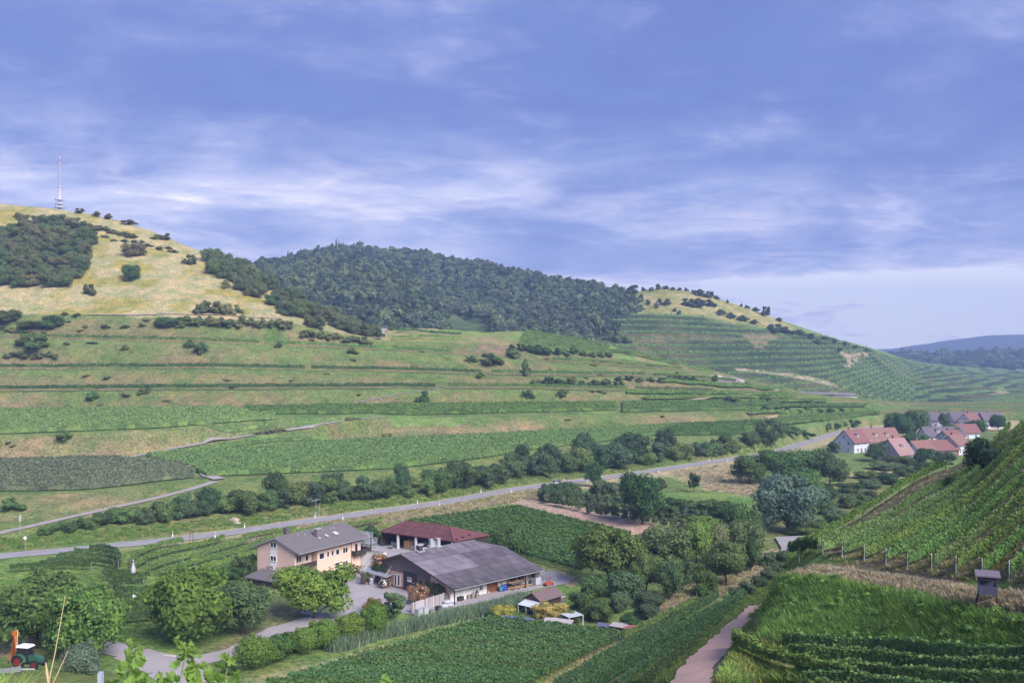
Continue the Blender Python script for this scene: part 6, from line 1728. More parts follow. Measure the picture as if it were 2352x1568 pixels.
for k in range(np_):
    xa = g0 + .2 + (g1 - g0 - .4) * k / np_; xb = g0 + .2 + (g1 - g0 - .4) * (k + 1) / np_ - .02
    zt_ = zg - .22 - .62 * abs(((xa + xb) / 2 - (g0 + g1) / 2) / ((g1 - g0) / 2)) ** 2.2
    MB().box(xa, xb, WY - .07, WY - .02, .03, zt_).build('plank', M['barndoor'], gate)
p = fr_(705, 730); MB().box(p.x - .12, p.x + .12, WY - .09, WY - .075, p.z - .15, p.z + .15).build('notice', M['frame'], gate)
p = fr_(568, 745); window(bn, (p.x, WY - .01, max(p.z, 1.35)), (1, 0, 0), .8, .7, (0, -1, 0), 2)
for x in (g0 - .4, g1 + .35):
    MB().lathe([(.05, 0), (.12, .1), (.12, .35), (.03, .45)], 8, (x, WY - .16, 1.9)).build('wall_lamp', M['blackdoor'], bn)
for x in (g1 + 1.0, g1 + 3.0):
    MB().tube([(x, -.1, bz0 - .1), (x, WY - .1, bz0 - .5), (x, WY - .1, 0)], [.05] * 3, 6).build('downpipe', surf('dark_downpipe', (.08, .075, .08)), bn)
for x in (.4, 6.9, 14.5, 19, 23):
    MB().box(x - .09, x + .09, .25, .43, -.1, bz0 - .15).build('eave_post', M['darkwood'], bn) if x in (.4, 19) else None
# vents on the roof
for zx, zy, w, h, m in ((1030, 600, .95, 1.2, surf('dark_vent', (.055, .055, .065))), (1222, 525, .62, 1.6, M['steel']), (1348, 515, .70, 1.65, M['steel'])):
    nb_ = Vector((0, -(bzr - bz0), bs)).normalized()
    p = BF.hit(*z2(zx, zy), (0, 0, bz0 + .1), nb_)
    v_ = MB().box(p.x - w / 2, p.x + w / 2, p.y, p.y + w, p.z - .3, p.z + h).build('roof_vent', m, broof)
    MB().box(p.x - w * .62, p.x + w * .62, p.y - w * .12, p.y + w * 1.12, p.z + h, p.z + h + .08).build('vent_cap', M['concrete'], broof)
    MB().slab([(p.x - w * .9, p.y - w * .5, p.z + .02), (p.x + w * .9, p.y - w * .5, p.z + .02), (p.x + w * .9, p.y + w * 1.2, p.z + .45 + .02 * w), (p.x - w * .9, p.y + w * 1.2, p.z + .45 + .02 * w)], .04).build('vent_flashing', M['zinc'], broof)
for k in range(4):
    p = BF.hit(*z2(1550 + k * 110, 435 - k * 42), (0, 0, bz0 + .1), Vector((0, -(bzr - bz0), bs)).normalized())
    MB().box(p.x - .25, p.x + .25, p.y - .1, p.y + .15, p.z - .05, p.z + .22).build('ridge_vent', M['black'], broof)
MB().box(GX - .02, GX, 5, 5.1, 5, 5.1).v

def rzbox(frame, x0, x1, y0, y1):
    return frame.o + frame.ex * ((x0 + x1) / 2) + frame.ey * ((y0 + y1) / 2)
def at_frame(fr, x, y, z=0):
    return fr.o + fr.ex * x + fr.ey * y + Vector((0, 0, z))

# climbing vines on the barn: over the canopy, and on the gable beside the door
def climber(name, lab, frame, pts, size, color):
    rng = np.random.default_rng(len(lab))
    c = []
    for (x, y, z, r, n) in pts:
        d = unit(rng.normal(size=(n, 3))); c.append(np.array((x, y, z)) + d * np.array((.35, 1.0, .8)) * r * rng.uniform(.5, 1.05, (n, 1)))
    c = np.concatenate(c)
    nn = unit(np.array((-1, 0, .5)) + rng.normal(size=(len(c), 3)) * .5)
    q = leafquads(c, nn, rng.uniform(.6, 1.3, len(c)) * size, rng, .8).reshape(-1, 3)
    o = mobj(name, np_mesh(name, q, quads=np.arange(len(q)).reshape(-1, 4), mats=[M['leaf']]), loc=frame.o, color=color)
    o.rotation_euler = (0, 0, frame.rz)
    return tag(o, lab, 'climbing plant')
ycan = (cy0 + cy1) / 2
climber('climbing_vine', 'leafy climber growing over the entrance canopy of the barn', BF, [(GX - .5, ycan - 1.0, zcan + 1.1, .9, 160), (GX - .6, ycan + .6, zcan + .9, 1.0, 180), (GX - .5, ycan + 1.8, zcan + .7, .8, 120), (GX - .4, ycan - 2.0, zcan + .5, .6, 80), (GX - .6, cy1 - .3, 1.6, .7, 90), (GX - .6, cy1 - .2, .7, .5, 50)], .17, (.060, .100, .036))
pv = [gh(1560, 820), gh(1720, 830), gh(1880, 870), gh(2000, 900), gh(2100, 960), gh(1850, 1000), gh(2000, 1050), gh(2120, 1080), gh(1950, 1130)]
climber('climbing_vine', 'broad climber on the barn gable right of the black door', BF, [(GX - .25, p.y, p.z, .8, 95) for p in pv], .17, (.055, .095, .034))
# ================================================================ SMALLER THINGS
# ---- garden shed
SF = Frame((5.2, 178.9, FLOOR), (0.667, 0.745))
gs = empty('garden_shed', SF.o, SF.rz, 'small garden shed with brown tiled gable roof and clear lean-to', 'shed')
sL = 6.5
gable_roof(gs, -.1, sL, -.05, 4.2, 2.05, 2.1, 3.35, M['darkwood'], .08, 'roof_boards')
rr = empty('roof', (0, 0, 0)); bpy.data.objects.remove(rr)
for k in range(8):
    a0, a1 = k / 8, (k + 1) / 8
    n = 18
    for j in range(n):
        x0, x1 = -.15 + (sL + .2) * j / n, -.15 + (sL + .2) * (j + 1) / n - .015
        MB().slab([(x0, -.08 + 2.13 * a0, 2.1 + 1.25 * a0 + .07), (x1, -.08 + 2.13 * a0, 2.1 + 1.25 * a0 + .07), (x1, -.08 + 2.13 * a1, 2.1 + 1.25 * a1 + .02), (x0, -.08 + 2.13 * a1, 2.1 + 1.25 * a1 + .02)], .05).build('tile', M['claytile'], gs)
b = MB(); b.slab([(-.15, 2.07, 3.42), (sL + .05, 2.07, 3.42), (sL + .05, 4.25, 2.15), (-.15, 4.25, 2.15)], .05); b.build('rear_tiles', M['claytile'], gs)
MB().tube([(-.15, 2.06, 3.42), (sL + .05, 2.06, 3.42)], [.09, .09], 6).build('ridge_tiles', M['claytile'], gs)
for k in range(22):
    x = .3 + k * (sL - .6) / 22
    MB().box(x, x + .25, .42, .46, 0, 2.25).build('plank', M['darkwood'], gs)
b = MB(); b.poly([(.3, .46, 0), (.3, 3.8, 0), (.3, 3.8, 2.2), (.3, 2.05, 3.2), (.3, .46, 2.25)]); b.poly([(sL - .3, .46, 0), (sL - .3, .46, 2.25), (sL - .3, 2.05, 3.2), (sL - .3, 3.8, 2.2), (sL - .3, 3.8, 0)]); b.box(.3, sL - .3, 3.7, 3.8, 0, 2.2)
b.build('wall', surf('brown_shed_wall', (.17, .11, .08), scale=4, stretch=(1, 1, .2)), gs)
for k in range(4):
    MB().slab([(-2.0, -.05 + k * .98, 1.45), (.15, -.05 + k * .98, 2.02), (.15, .91 + k * .98, 2.02), (-2.0, .91 + k * .98, 1.45)], .03).build('roof_panel', M['poly'], gs)
for y in (.05, 1.9, 3.75):
    MB().box(-1.9, -1.8, y, y + .1, 0, 1.42).build('post', M['frame'], gs)
MB().box(-1.6, -.2, .6, 3.2, .55, .65).build('potting_bench', M['greywood'], gs)
b = MB(); b.box(sL + .1, sL + 1.5, .9, 2.9, 0, 1.5)
b.build('side_box', M['greywood'], gs); MB().slab([(sL + .02, .8, 1.62), (sL + 1.62, .8, 1.54), (sL + 1.62, 3.0, 1.54), (sL + .02, 3.0, 1.62)], .06).build('side_box_lid', M['poly'], gs)
# ---- wood stacks under tarps and boards along the vineyard
def stack(u0, v0, u1, v1, h, dep, lab, cover, mat, nlog=70):
    p, q_ = G(u0, v0), G(u1, v1); fr = Frame(p, (q_.x - p.x, q_.y - p.y)); L_ = (q_ - p).length
    e = empty('wood_stack', fr.o, fr.rz, lab, 'wood stack', 'covered wood stacks along the vineyard')
    rng = random.Random(int(u0))
    logm = LOGM
    z = .08; r = .09; row = 0
    b = MB()
    while z < h - .1:
        x = .1 + (row % 2) * r
        while x < L_ - .1:
            b.tube([(x, rng.uniform(0, .06), z), (x, dep, z)], [r * rng.uniform(.8, 1), r * .9], 6); x += 2.05 * r
        z += r * 1.8; row += 1
    tag(b.build('firewood', logm, e), kind='stuff')
    n = max(int(L_ / 1.1), 2)
    for k in range(n):
        x0, x1 = L_ * k / n - .08, L_ * (k + 1) / n + .06
        dz = rng.uniform(0, .12)
        if cover == 'tarp':
            pts = [(x0, -.35, h - .15 - dz), (x1, -.35, h - .2 + dz), (x1, dep * .5, h + .16), (x1, dep + .3, h - .1), (x0, dep + .3, h - .1), (x0, dep * .5, h + .12 + dz)]
            MB().hexa([(a, b_, c - .05) for a, b_, c in (pts[0], pts[1], pts[2], pts[5])], [pts[0], pts[1], pts[2], pts[5]]).build('tarp', mat[k % len(mat)], e)
            MB().hexa([(a, b_, c - .05) for a, b_, c in (pts[5], pts[2], pts[3], pts[4])], [pts[5], pts[2], pts[3], pts[4]]).build('tarp', mat[k % len(mat)], e)
        else:
            MB().slab([(x0 + .08, -.3, h + .05), (x1 - .06, -.3, h + .05), (x1 - .06, dep + .3, h + .35 - dz), (x0 + .08, dep + .3, h + .35 - dz)], .05).build('cover_board', mat[k % len(mat)], e)
    return e
LOGM = surf('split_firewood', (.30, .17, .115), (.19, .105, .075), scale=6)
TB = surf('blue_tarpaulin', (.085, .16, .36), scale=3, rough=.5); TD = surf('grey_tarpaulin', (.16, .15, .24), scale=3, rough=.6); WH = surf('pale_cover_boards', (.46, .42, .42), (.36, .33, .33), scale=3); RD = surf('faded_red_cover', (.42, .14, .12), scale=3)
stack(1151, 1436, 1245, 1447, 1.5, 1.3, 'long wood stack under blue and grey tarpaulins', 'tarp', [TD, TB, TB, TB, TD, TD, TD])
stack(1246, 1447, 1312, 1453, 1.5, 1.5, 'wood stack under pale boards below the yellow shrub', 'board', [WH])
stack(1372, 1446, 1408, 1452, 1.0, 1.3, 'low wood stack under dark tarpaulin right of the garden', 'tarp', [TD])
stack(1400, 1452, 1437, 1458, 1.2, 1.4, 'short wood stack with pale cover right of the garden', 'board', [WH, WH])
stack(1430, 1458, 1450, 1462, 1.2, 1.4, 'wood stack end under a faded red cover', 'board', [RD])
p = G(1314, 1436); wt = empty('garden_shelter', p, .6, 'small white flat-roofed garden shelter behind the wood stacks', 'shelter')
MB().slab([(-1.6, -1.2, 1.9), (1.6, -1.2, 1.9), (1.6, 1.2, 2.0), (-1.6, 1.2, 2.0)], .08).build('roof', surf('white_shelter_roof', (.50, .55, .56)), wt)
for x in (-1.5, 1.5):
    for y in (-1.1, 1.1): MB().box(x - .05, x + .05, y - .05, y + .05, 0, 1.85).build('post', M['frame'], wt)
# ---- slatted fence, metal bins, yard clutter in front of the barn
f0, f1 = G(945, 1410), G(1030, 1382)
FF = Frame(f0, (f1.x - f0.x, f1.y - f0.y)); fl_ = (f1 - f0).length
fe = empty('slatted_fence', FF.o, FF.rz, 'weathered pale slatted fence in front of the barn corner', 'fence')
rng = random.Random(4)
bw = [surf('pale_fence_board', (.60, .55, .58), (.34, .30, .32), scale=2, stretch=(3, 1, .5)), surf('grey_fence_board', (.36, .32, .35), (.20, .17, .19), scale=2, stretch=(3, 1, .5))]
n = 44
sm = [MB().box(0, fl_ / n * .86, 0, .04, -.1, 1).mesh('slat', m_) for m_ in bw]
for k in range(n):
    o = mobj('slat', sm[rng.random() < .45], fe, loc=(k * fl_ / n, rng.uniform(-.02, .02), 0)); o.scale = (1, 1, 2.0 + rng.uniform(-.08, .08))
for k in range(5):
    x = fl_ * k / 4 - (.1 if k == 4 else 0); MB().box(x, x + .1, .06, .16, -.1, 2.05).build('fence_post', M['greywood'], fe)
MB().box(0, fl_, .045, .075, 1.7, 1.8).build('rail', M['greywood'], fe)
def boxthing(name, u, v, w, dp, h, rz, lab, cat, mat, group=None, z0=0.0, lid=True, frame=True):
    p = G(u, v); e = empty(name, (p.x, p.y, FLOOR + .13 + z0), rz, lab, cat, group)
    MB().box(-w / 2, w / 2, -dp / 2, dp / 2, .12, h).build('body', mat, e)
    if lid: MB().box(-w / 2 - .04, w / 2 + .04, -dp / 2 - .04, dp / 2 + .04, h + .002, h + .07).build('rim', M['steel'], e)
    b = MB()
    for x in (-w / 2 + .06, w / 2 - .06):
        for y in (-dp / 2 + .06, dp / 2 - .06): b.box(x - .05, x + .05, y - .05, y + .05, 0, .12)
    b.build('feet', M['steel'], e)
    if frame:
        b = MB()
        for k in range(4): b.box(-w / 2 - .02, w / 2 + .02, -dp / 2 - .03, -dp / 2 - .002, .15 + k * (h - .2) / 4, .18 + k * (h - .2) / 4)
        b.build('ribs', M['steel'], e)
    return e
M['bin'] = surf('grey_metal_bin', (.46, .48, .54), (.36, .38, .43), scale=3, rough=.5)
boxthing('metal_bin', 962, 1416, 1.25, 1.0, 1.25, FF.rz, 'left of two grey metal bins before the slatted fence', 'bin', M['bin'])
boxthing('metal_bin', 975, 1412, 1.15, 1.0, 1.25, FF.rz, 'right of two grey metal bins before the slatted fence', 'bin', M['bin'])
boxthing('crate', 1007, 1404, 1.0, .9, .9, FF.rz, 'dark crate of scrap in front of the fence', 'crate', M['darkwood'], lid=False)
boxthing('crate', 990, 1408, 1.1, .9, .5, FF.rz, 'low pale crate in front of the fence', 'crate', M['greywood'], lid=False)
# stone and rubble bags at the barn corner
for k, (u, v, s) in enumerate(((1020, 1398, .9), (1034, 1395, .8), (1028, 1388, .9))):
    p = G(u, v); o = mobj('rubble_bag', np_mesh('rubble_bag', ico(1, np.zeros(3))[0] * np.array((1, .8, .55)) + np.array((0, 0, .45)), tris=ico(1, np.zeros(3))[1], mats=[M['bin']]), loc=(p.x, p.y, FLOOR + .13)); o.scale = (s, s, s)
    tag(o, f'{("left", "right", "rear")[k]} pale rubble bag under the barn corner', 'bag', 'rubble bags at the barn corner')
# barrels under the eave
def barrel(x, y, lab, mat, hoops=True, r=.34, h=.95, group='barrels along the barn wall'):
    p = at_frame(BF, x, y, .13); e = empty('barrel', p, 0, lab, 'barrel', group)
    MB().lathe([(r * .82, 0), (r * .97, h * .3), (r, h * .5), (r * .97, h * .7), (r * .82, h), (r * .7, h), (r * .7, h - .04)], 14).build('staves' if hoops else 'body', mat, e, smooth=True)
    b = MB()
    for z in (.12, .33, .67, .88):
        rr_ = r * (.98 - abs(z - .5) * .18) + .02
        b.lathe([(rr_, h * z - .03), (rr_ + .012, h * z), (rr_, h * z + .03)], 14)
    if hoops: b.build('hoops', M['steel'], e)
    else: MB().lathe([(r * .86, h + .002), (r * .86, h + .05), (r * .2, h + .06)], 14).build('lid', mat, e)
OAK = surf('barrel_oak', (.20, .13, .08), scale=5, stretch=(1, 1, .2))
bx = lambda zx, zy: BF.hit(*z4(zx, zy), (0, 1.6, 0), (0, 1, 0)).x
barrel(bx(375, 850), 1.9, 'low dark wooden barrel left of the wine barrels', OAK, h=.7)
barrel(bx(420, 840), 1.5, 'wooden wine barrel with steel hoops left of the arched gate', OAK)
barrel(bx(490, 830), 1.4, 'wine barrel carrying a small fountain figure', OAK, r=.42, h=1.0)
p = at_frame(BF, bx(490, 830), 1.4, 1.15); tag(MB().lathe([(.3, 0), (.34, .12), (.12, .2), (.14, .38), (.07, .5), (.09, .62), (.02, .75)], 12).build('fountain_figure', M['blackdoor'], loc=p), 'small dark fountain figure standing on a wine barrel', 'figure')
BLU = surf('blue_plastic', (.035, .085, .42), scale=4, rough=.4); TEAL = surf('teal_plastic', (.07, .26, .34), scale=4, rough=.4)
barrel(bx(915, 775), 1.7, 'teal plastic barrel right of the arched gate', TEAL, False, .38, 1.0)
barrel(bx(955, 765), 1.7, 'left of two blue plastic barrels by the barn wall', BLU, False, .38, 1.1)
barrel(bx(995, 760), 1.7, 'right of two blue plastic barrels by the barn wall', BLU, False, .38, 1.1)
boxthing('wall_bench', *uv_of(at_frame(BF, bx(230, 800), 1.9)), 1.2, .8, .8, BF.rz, 'dark bench box in the shade of the barn eave', 'bench', M['blackdoor'], lid=False, frame=False)
# lumber rack
lx = bx(1060, 620)
lr = empty('lumber_rack', at_frame(BF, lx, .4, .13), BF.rz, 'lumber rack with planks under the right part of the barn eave', 'lumber')
rng = random.Random(12)
for x in (0, 1.6, 3.4, 5.2):
    MB().box(x, x + .12, 0, 1.7, 0, .12).build('rack_beam', M['darkwood'], lr); MB().box(x, x + .12, 1.7, 1.82, 0, 2.2).build('rack_post', M['darkwood'], lr); MB().box(x, x + .12, .1, 1.69, 1.05, 1.15).build('rack_arm', M['darkwood'], lr)
LUM = [surf('fresh_plank', (.60, .38, .21), scale=4, stretch=(.2, 2, 2)), surf('brown_plank', (.34, .20, .12), scale=4, stretch=(.2, 2, 2)), M['greywood']]
for k in range(26):
    lev = rng.choice((.13, .26, 1.16, 1.28, 1.40)); y = rng.uniform(.05, 1.4); x = rng.uniform(-.6, 1.2); l = rng.uniform(3.2, 5.0)
    MB().box(x, x + l, y, y + .2, lev, lev + .09).build('plank', rng.choice(LUM), lr)
for k in range(10):
    x = rng.uniform(.2, 4.6); MB().box(x, x + .5, .9, 1.5, 1.5, 1.5 + rng.uniform(.3, .9)).build('stacked_box', rng.choice((M['darkwood'], M['blackdoor'], M['greywood'])), lr)
boxthing('crate_pile', *uv_of(at_frame(BF, lx + 6.8, .9)), 1.5, 1.4, 1.5, BF.rz, 'grey crate pile at the right end of the lumber rack', 'crate', M['bin'], lid=False)
boxthing('crate_pile', *uv_of(at_frame(BF, lx + 6.7, 1.0)), 1.3, 1.3, 1.1, BF.rz, 'dark crates stacked on top of the grey crate pile', 'crate', M['darkwood'], z0=1.5)
# wire cages and the red implement on the right yard
def cage(pos, rz, w, d, h, lab, group=None):
    e = empty('wire_cage', pos, rz, lab, 'cage', group)
    b = MB(); t = .035
    for x in (0, w):
        for y in (0, d): b.box(x - t, x + t, y - t, y + t, 0, h)
    b.build('posts', M['steel'], e); b = MB()
    for z in (.08, h * .5, h - .03):
        for y in (0, d): b.box(t, w - t, y - t * .7, y + t * .7, z - .03, z + .03)
        for x in (0, w): b.box(x - t * .7, x + t * .7, t, d - t, z - .03, z + .03)
    b.build('rails', M['steel'], e); b = MB()
    for k in range(1, 9):
        for y in (0, d): b.box(w * k / 9 - .008, w * k / 9 + .008, y - .008, y + .008, .1, h)
    for k in range(1, 6):
        for x in (0, w): b.box(x - .008, x + .008, d * k / 6 - .008, d * k / 6 + .008, .1, h)
    b.build('mesh_wires', M['steel'], e)
    MB().box(.04, w - .04, .04, d - .04, .06, .1).build('base', M['steel'], e)
    return e
for k, (u, v) in enumerate(((1250, 1334), (1266, 1337), (1276, 1333))):
    p = G(u, v); cage((p.x, p.y, FLOOR + .13), BF.rz, 1.3, 1.1, 1.7, f'{("left", "middle", "right")[k]} tall wire cage on the concrete yard right of the barn', 'wire cages right of the barn')
p = G(1259, 1345); ri = empty('red_implement', (p.x, p.y, FLOOR + .13), BF.rz, 'red tractor implement standing on the yard right of the barn', 'implement')
RED = surf('red_machine_paint', (.48, .075, .035), scale=3, rough=.5)
b = MB(); b.box(-1.0, 1.0, -.4, .4, .15, .55); b.box(-.8, .8, -.3, .3, .55, .65); b.build('body', RED, ri)
b = MB(); b.tube([(-.5, 0, .5), (-.5, 0, 1.6), (0, 0, 1.9), (.6, 0, 1.6), (.6, 0, .5)], [.05] * 5, 6); b.build('hitch_frame', RED, ri)
b = MB(); b.tube([(-.9, -.45, .2), (-.9, .45, .2)], [.2, .2], 10); b.tube([(.9, -.45, .2), (.9, .45, .2)], [.2, .2], 10); b.build('wheels', M['black'], ri)
# stacked wire crates beside the annex, pallets and van in the red shed
b_ = 0
for lev in range(3):
    for i in range(4 if lev < 2 else 3):
        for j in range(2):
            b_ += 1
            p = at_frame(RF, -5.6 + i * 1.55 + lev * .2, -4.2 + j * 1.5)
            cage((p.x, p.y, FLOOR + .13 + lev * 1.22), RF.rz, 1.45, 1.35, 1.15, f'{("bottom", "middle", "top")[lev]} wire crate, {ORD[i]} from the left, {("front", "rear")[j]} of the stack', 'stacked wire crates beside the red shed')
def pallet(pos, rz, n, lab, group='pallet stacks'):
    e = empty('pallet_stack', pos, rz, lab, 'pallets', group)
    for k in range(n):
        b = MB(); z = k * .15
        for i in range(5): b.box(-.6, .6, -.4 + i * .165, -.29 + i * .165, z + .10, z + .135)
        for i in (-.6, -.07, .46): b.box(i, i + .14, -.4, .4, z + .0, z + .098)
        b.build('pallet', M['pallet'], e)
for k, (x, y, n) in enumerate(((7.6, 1.4, 13), (8.7, 1.6, 14), (7.8, 2.6, 14))):
    p = at_frame(RF, x, y, .18); pallet(p, RF.rz, n, f'{("left", "right", "rear")[k]} tall stack of wooden pallets inside the red shed')
p = at_frame(RF, -3.4, -5.2, .13); pallet(p, RF.rz, 6, 'low stack of wooden pallets in front of the wire crates')
p = at_frame(RF, 3.0, 2.2, .16); boxthing('machine_box', *uv_of(p), 1.4, 1.0, .9, RF.rz, 'small machine under the left end of the red shed', 'machine', M['bin'])
p = at_frame(RF, 9.9, 1.0, .16); boxthing('metal_bin', *uv_of(p), 1.0, .9, .9, RF.rz, 'metal bin between the pallets and the white van', 'bin', M['bin'])
p = at_frame(RF, 1.6, -7.0, .13); cage(p, HF.rz, 1.5, 1.1, 1.2, 'single wire crate at the corner of the white annex')
p = at_frame(RF, 4.6, -1.2, .13); boxthing('trough', *uv_of(p), .9, .7, .6, RF.rz, 'small dark trough before the first white pillar', 'trough', M['darkwood'])
# sack truck and price board by the entrance
p = G(853, 1345); e = empty('info_board', (p.x, p.y, FLOOR + .13), BF.rz - 1.2, 'grey information board standing beside the entrance', 'board')
MB().box(-.4, .4, -.04, .04, .1, 1.5).build('panel', M['bin'], e); MB().box(-.2, .25, -.06, -.042, 1.1, 1.45).build('poster', M['frame'], e)
for x in (-.38, .34): MB().box(x, x + .06, -.25, .25, 0, .1).build('foot', M['steel'], e)
# ---- vehicles
TYRE = M['black']
PAINTW = surf('white_car_paint', (.74, .75, .78), (.70, .71, .74), scale=1, rough=.25, spec=.5)
def loft_body(b, secs):
    """closed body from cross-sections: (x, [(y, z) ...])"""
    n = len(secs[0][1]); i0 = len(b.v)
    for x, pts in secs:
        b.v += [(x, y, z) for y, z in pts]
    for k in range(len(secs) - 1):
        for j in range(n):
            a = i0 + k * n + j; c = i0 + k * n + (j + 1) % n
            b.f.append((a, c, c + n, a + n))
    b.f.append(tuple(i0 + j for j in range(n))[::-1]); b.f.append(tuple(i0 + (len(secs) - 1) * n + j for j in range(n)))
def wheel(par, x, y, r, w):
    o = MB().tube([(x, y - w / 2, r), (x, y + w / 2, r)], [r, r], 18).build('wheel', TYRE, par)
    MB().tube([(x, y - w / 2 - .01, r), (x, y + w / 2 + .01, r)], [r * .6, r * .6], 14).build('rim', M['steel'], o)
def car(name, pos, rz, lab, cat, L_, W_, H_, hood, roof0, roof1, mat, wh=.32, belt=.55):
    """x forward; lower body, glazed cabin, roof, wheels, lights"""
    e = empty(name, pos, rz, lab, cat)
    w = W_ / 2; zb = H_ * belt
    sec = lambda x, s, zt, zl=.22: (x, [(-w * s, zl), (-w * s, zt * .75), (-w * s * .93, zt), (w * s * .93, zt), (w * s, zt * .75), (w * s, zl)])
    b = MB(); loft_body(b, [sec(-L_ / 2, .88, zb * .92, .3), sec(-L_ / 2 + .12, .97, zb), sec(roof0, 1, zb * 1.0), sec(hood, 1, zb), sec(L_ / 2 - .35, .95, zb * .86), sec(L_ / 2, .80, zb * .60, .3)])
    b.build('body', mat, e)
    cs = lambda x, s0, s1, z1_: (x, [(-w * s0, zb - .02), (-w * s1, z1_), (w * s1, z1_), (w * s0, zb - .02)])
    b = MB(); loft_body(b, [cs(-L_ / 2 + .1, .90, .86, zb + .02), cs(roof0, .93, .80, H_ - .06), cs(roof1, .93, .80, H_ - .06), cs(hood + .15, .90, .86, zb + .02)])
    b.build('cabin_glass', M['glass'], e)
    b = MB(); b.slab([(roof0 - .06, -w * .80, H_ - .05), (roof1 + .06, -w * .80, H_ - .05), (roof1 + .06, w * .80, H_ - .05), (roof0 - .06, w * .80, H_ - .05)], .05)
    b.v = [(x, y, z + (.05 if abs(y) < w * .5 else 0)) for x, y, z in b.v]
    b.build('roof', mat, e)
    b = MB()
    for s in (-1, 1):
        for xa, xb in ((-L_ / 2 + .12, roof0), ((roof0 + roof1) / 2, (roof0 + roof1) / 2), (hood + .12, roof1)):
            b.bar((xa, s * w * .905, zb), (xb, s * w * .815, H_ - .06), .09, .05)
    b.build('pillars', mat, e)
    for x in (-L_ / 2 + .75, L_ / 2 - .8):
        for s in (-1, 1): wheel(e, x, s * (w - .10), wh, .22)
    for s in (-1, 1):
        MB().box(-L_ / 2 - .01, -L_ / 2 + .12, s * w * .72 - .10, s * w * .72 + .10, zb * .62, zb * 1.02).build('tail_light', surf('tail_light_red', (.35, .02, .02), rough=.2), e)
        MB().box(L_ / 2 - .28, L_ / 2 - .03, s * w * .60 - .14, s * w * .60 + .14, zb * .52, zb * .70).build('headlight', M['poly'], e)
        MB().box(hood - .05, hood + .10, s * (w + .1) - .08, s * (w + .1) + .08, zb + .02, zb + .18).build('mirror', mat, e)
    MB().box(-L_ / 2 - .02, -L_ / 2 + .05, -.28, .28, .42, .54).build('number_plate', M['frame'], e)
    b = MB(); b.box(-L_ / 2 - .05, -L_ / 2 + .1, -w * .86, w * .86, .25, .48); b.build('bumper', M['bin'], e)
    return e
rp = G(1262, 1110); cdir = None
cl2 = resample([(p[0], p[1], 0) for p in ROAD], 2.0); i = int(np.argmin(np.linalg.norm(cl2[:, :2] - np.array((rp.x, rp.y)), axis=1)))
tdir = unit(cl2[i + 2] - cl2[i - 2]); latd = np.array((-tdir[1], tdir[0], 0)); cp_ = cl2[i] - latd * 1.55
car('car', (cp_[0], cp_[1], gz(cp_[0], cp_[1]) + .16), math.atan2(tdir[1], tdir[0]), 'silver-white compact car driving away on the country road', 'car', 4.25, 1.78, 1.60, .95, -1.55, .35, surf('silver_car_paint', (.62, .64, .68), scale=1, rough=.25, spec=.5))
p = at_frame(RF, 12.6, 2.1, .17)
car('van', p, RF.rz + math.pi / 2, 'white delivery van parked inside the red-roofed shed', 'van', 4.7, 1.85, 1.95, 1.65, -2.1, 1.0, PAINTW, belt=.58)
# trailer in the orchard
p = G(1506, 1133); tr_ = empty('trailer', (p.x, p.y, FLOOR), .5, 'small white trailer among the orchard trees', 'trailer')
b = MB(); b.box(-1.8, 1.8, -.8, .8, .55, .62); b.box(-1.8, 1.8, -.8, -.75, .621, 1.0); b.box(-1.8, 1.8, .75, .8, .621, 1.0); b.box(-1.8, -1.75, -.75, .75, .621, 1.0); b.build('bed', PAINTW, tr_)
for s in (-1, 1): wheel(tr_, 0, s * .95, .32, .2)
MB().bar((1.8, 0, .58), (3.0, 0, .5), .1).build('drawbar', M['steel'], tr_)
p = G(1492, 1118); o = empty('garden_table', (p.x, p.y, FLOOR), .3, 'white table beside the trailer in the orchard', 'table'); MB().box(-1.2, 1.2, -.5, .5, .75, .82).build('tabletop', PAINTW, o)
for x in (-1.1, 1.1):
    for y in (-.4, .4): MB().box(x - .04, x + .04, y - .04, y + .04, 0, .748).build('leg', PAINTW, o)
# ---- tractor with an orange mulching arm
p = P(66, 1531, 119)
tz = p.z
tk = empty('tractor', (p.x, p.y, tz + .05), math.radians(-12), 'green tractor with a white cab roof and red wheels', 'tractor')
TG = surf('green_tractor_paint', (.040, .125, .085), scale=2, rough=.4); RIM = surf('red_wheel_rim', (.21, .03, .035), scale=3, rough=.5)
def twheel(x, y, r, w):
    o = MB().tube([(x, y - w / 2, r), (x, y - w * .35, r), (x, y + w * .35, r), (x, y + w / 2, r)], [r * .9, r, r, r * .9], 20).build('wheel', TYRE, tk)
    MB().lathe([(r * .58, 0), (r * .5, .05), (r * .2, .02)], 16).v
    MB().tube([(x, y - w / 2 - .02, r), (x, y + w / 2 + .02, r)], [r * .60, r * .60], 16).build('rim', RIM, o)
    b = MB()
    for k in range(20):
        a = k * math.pi / 10
        b.bar((x + math.cos(a) * r * .97, y - w * .45, r + math.sin(a) * r * .97), (x + math.cos(a + .12) * r * .97, y + w * .45, r + math.sin(a + .12) * r * .97), .07, .07)
    b.build('tread', TYRE, o)
for s in (-1, 1):
    twheel(-.75, s * .85, .78, .46); twheel(1.35, s * .80, .52, .34)
b = MB(); loft_body(b, [(.25, [(-.42, .75), (-.42, 1.45), (.42, 1.45), (.42, .75)]), (1.2, [(-.40, .75), (-.38, 1.38), (.38, 1.38), (.40, .75)]), (1.95, [(-.34, .75), (-.30, 1.18), (.30, 1.18), (.34, .75)])]); b.build('bonnet', TG, tk)
MB().box(-1.1, 1.9, -.28, .28, .45, .76).build('chassis', M['blackdoor'], tk)
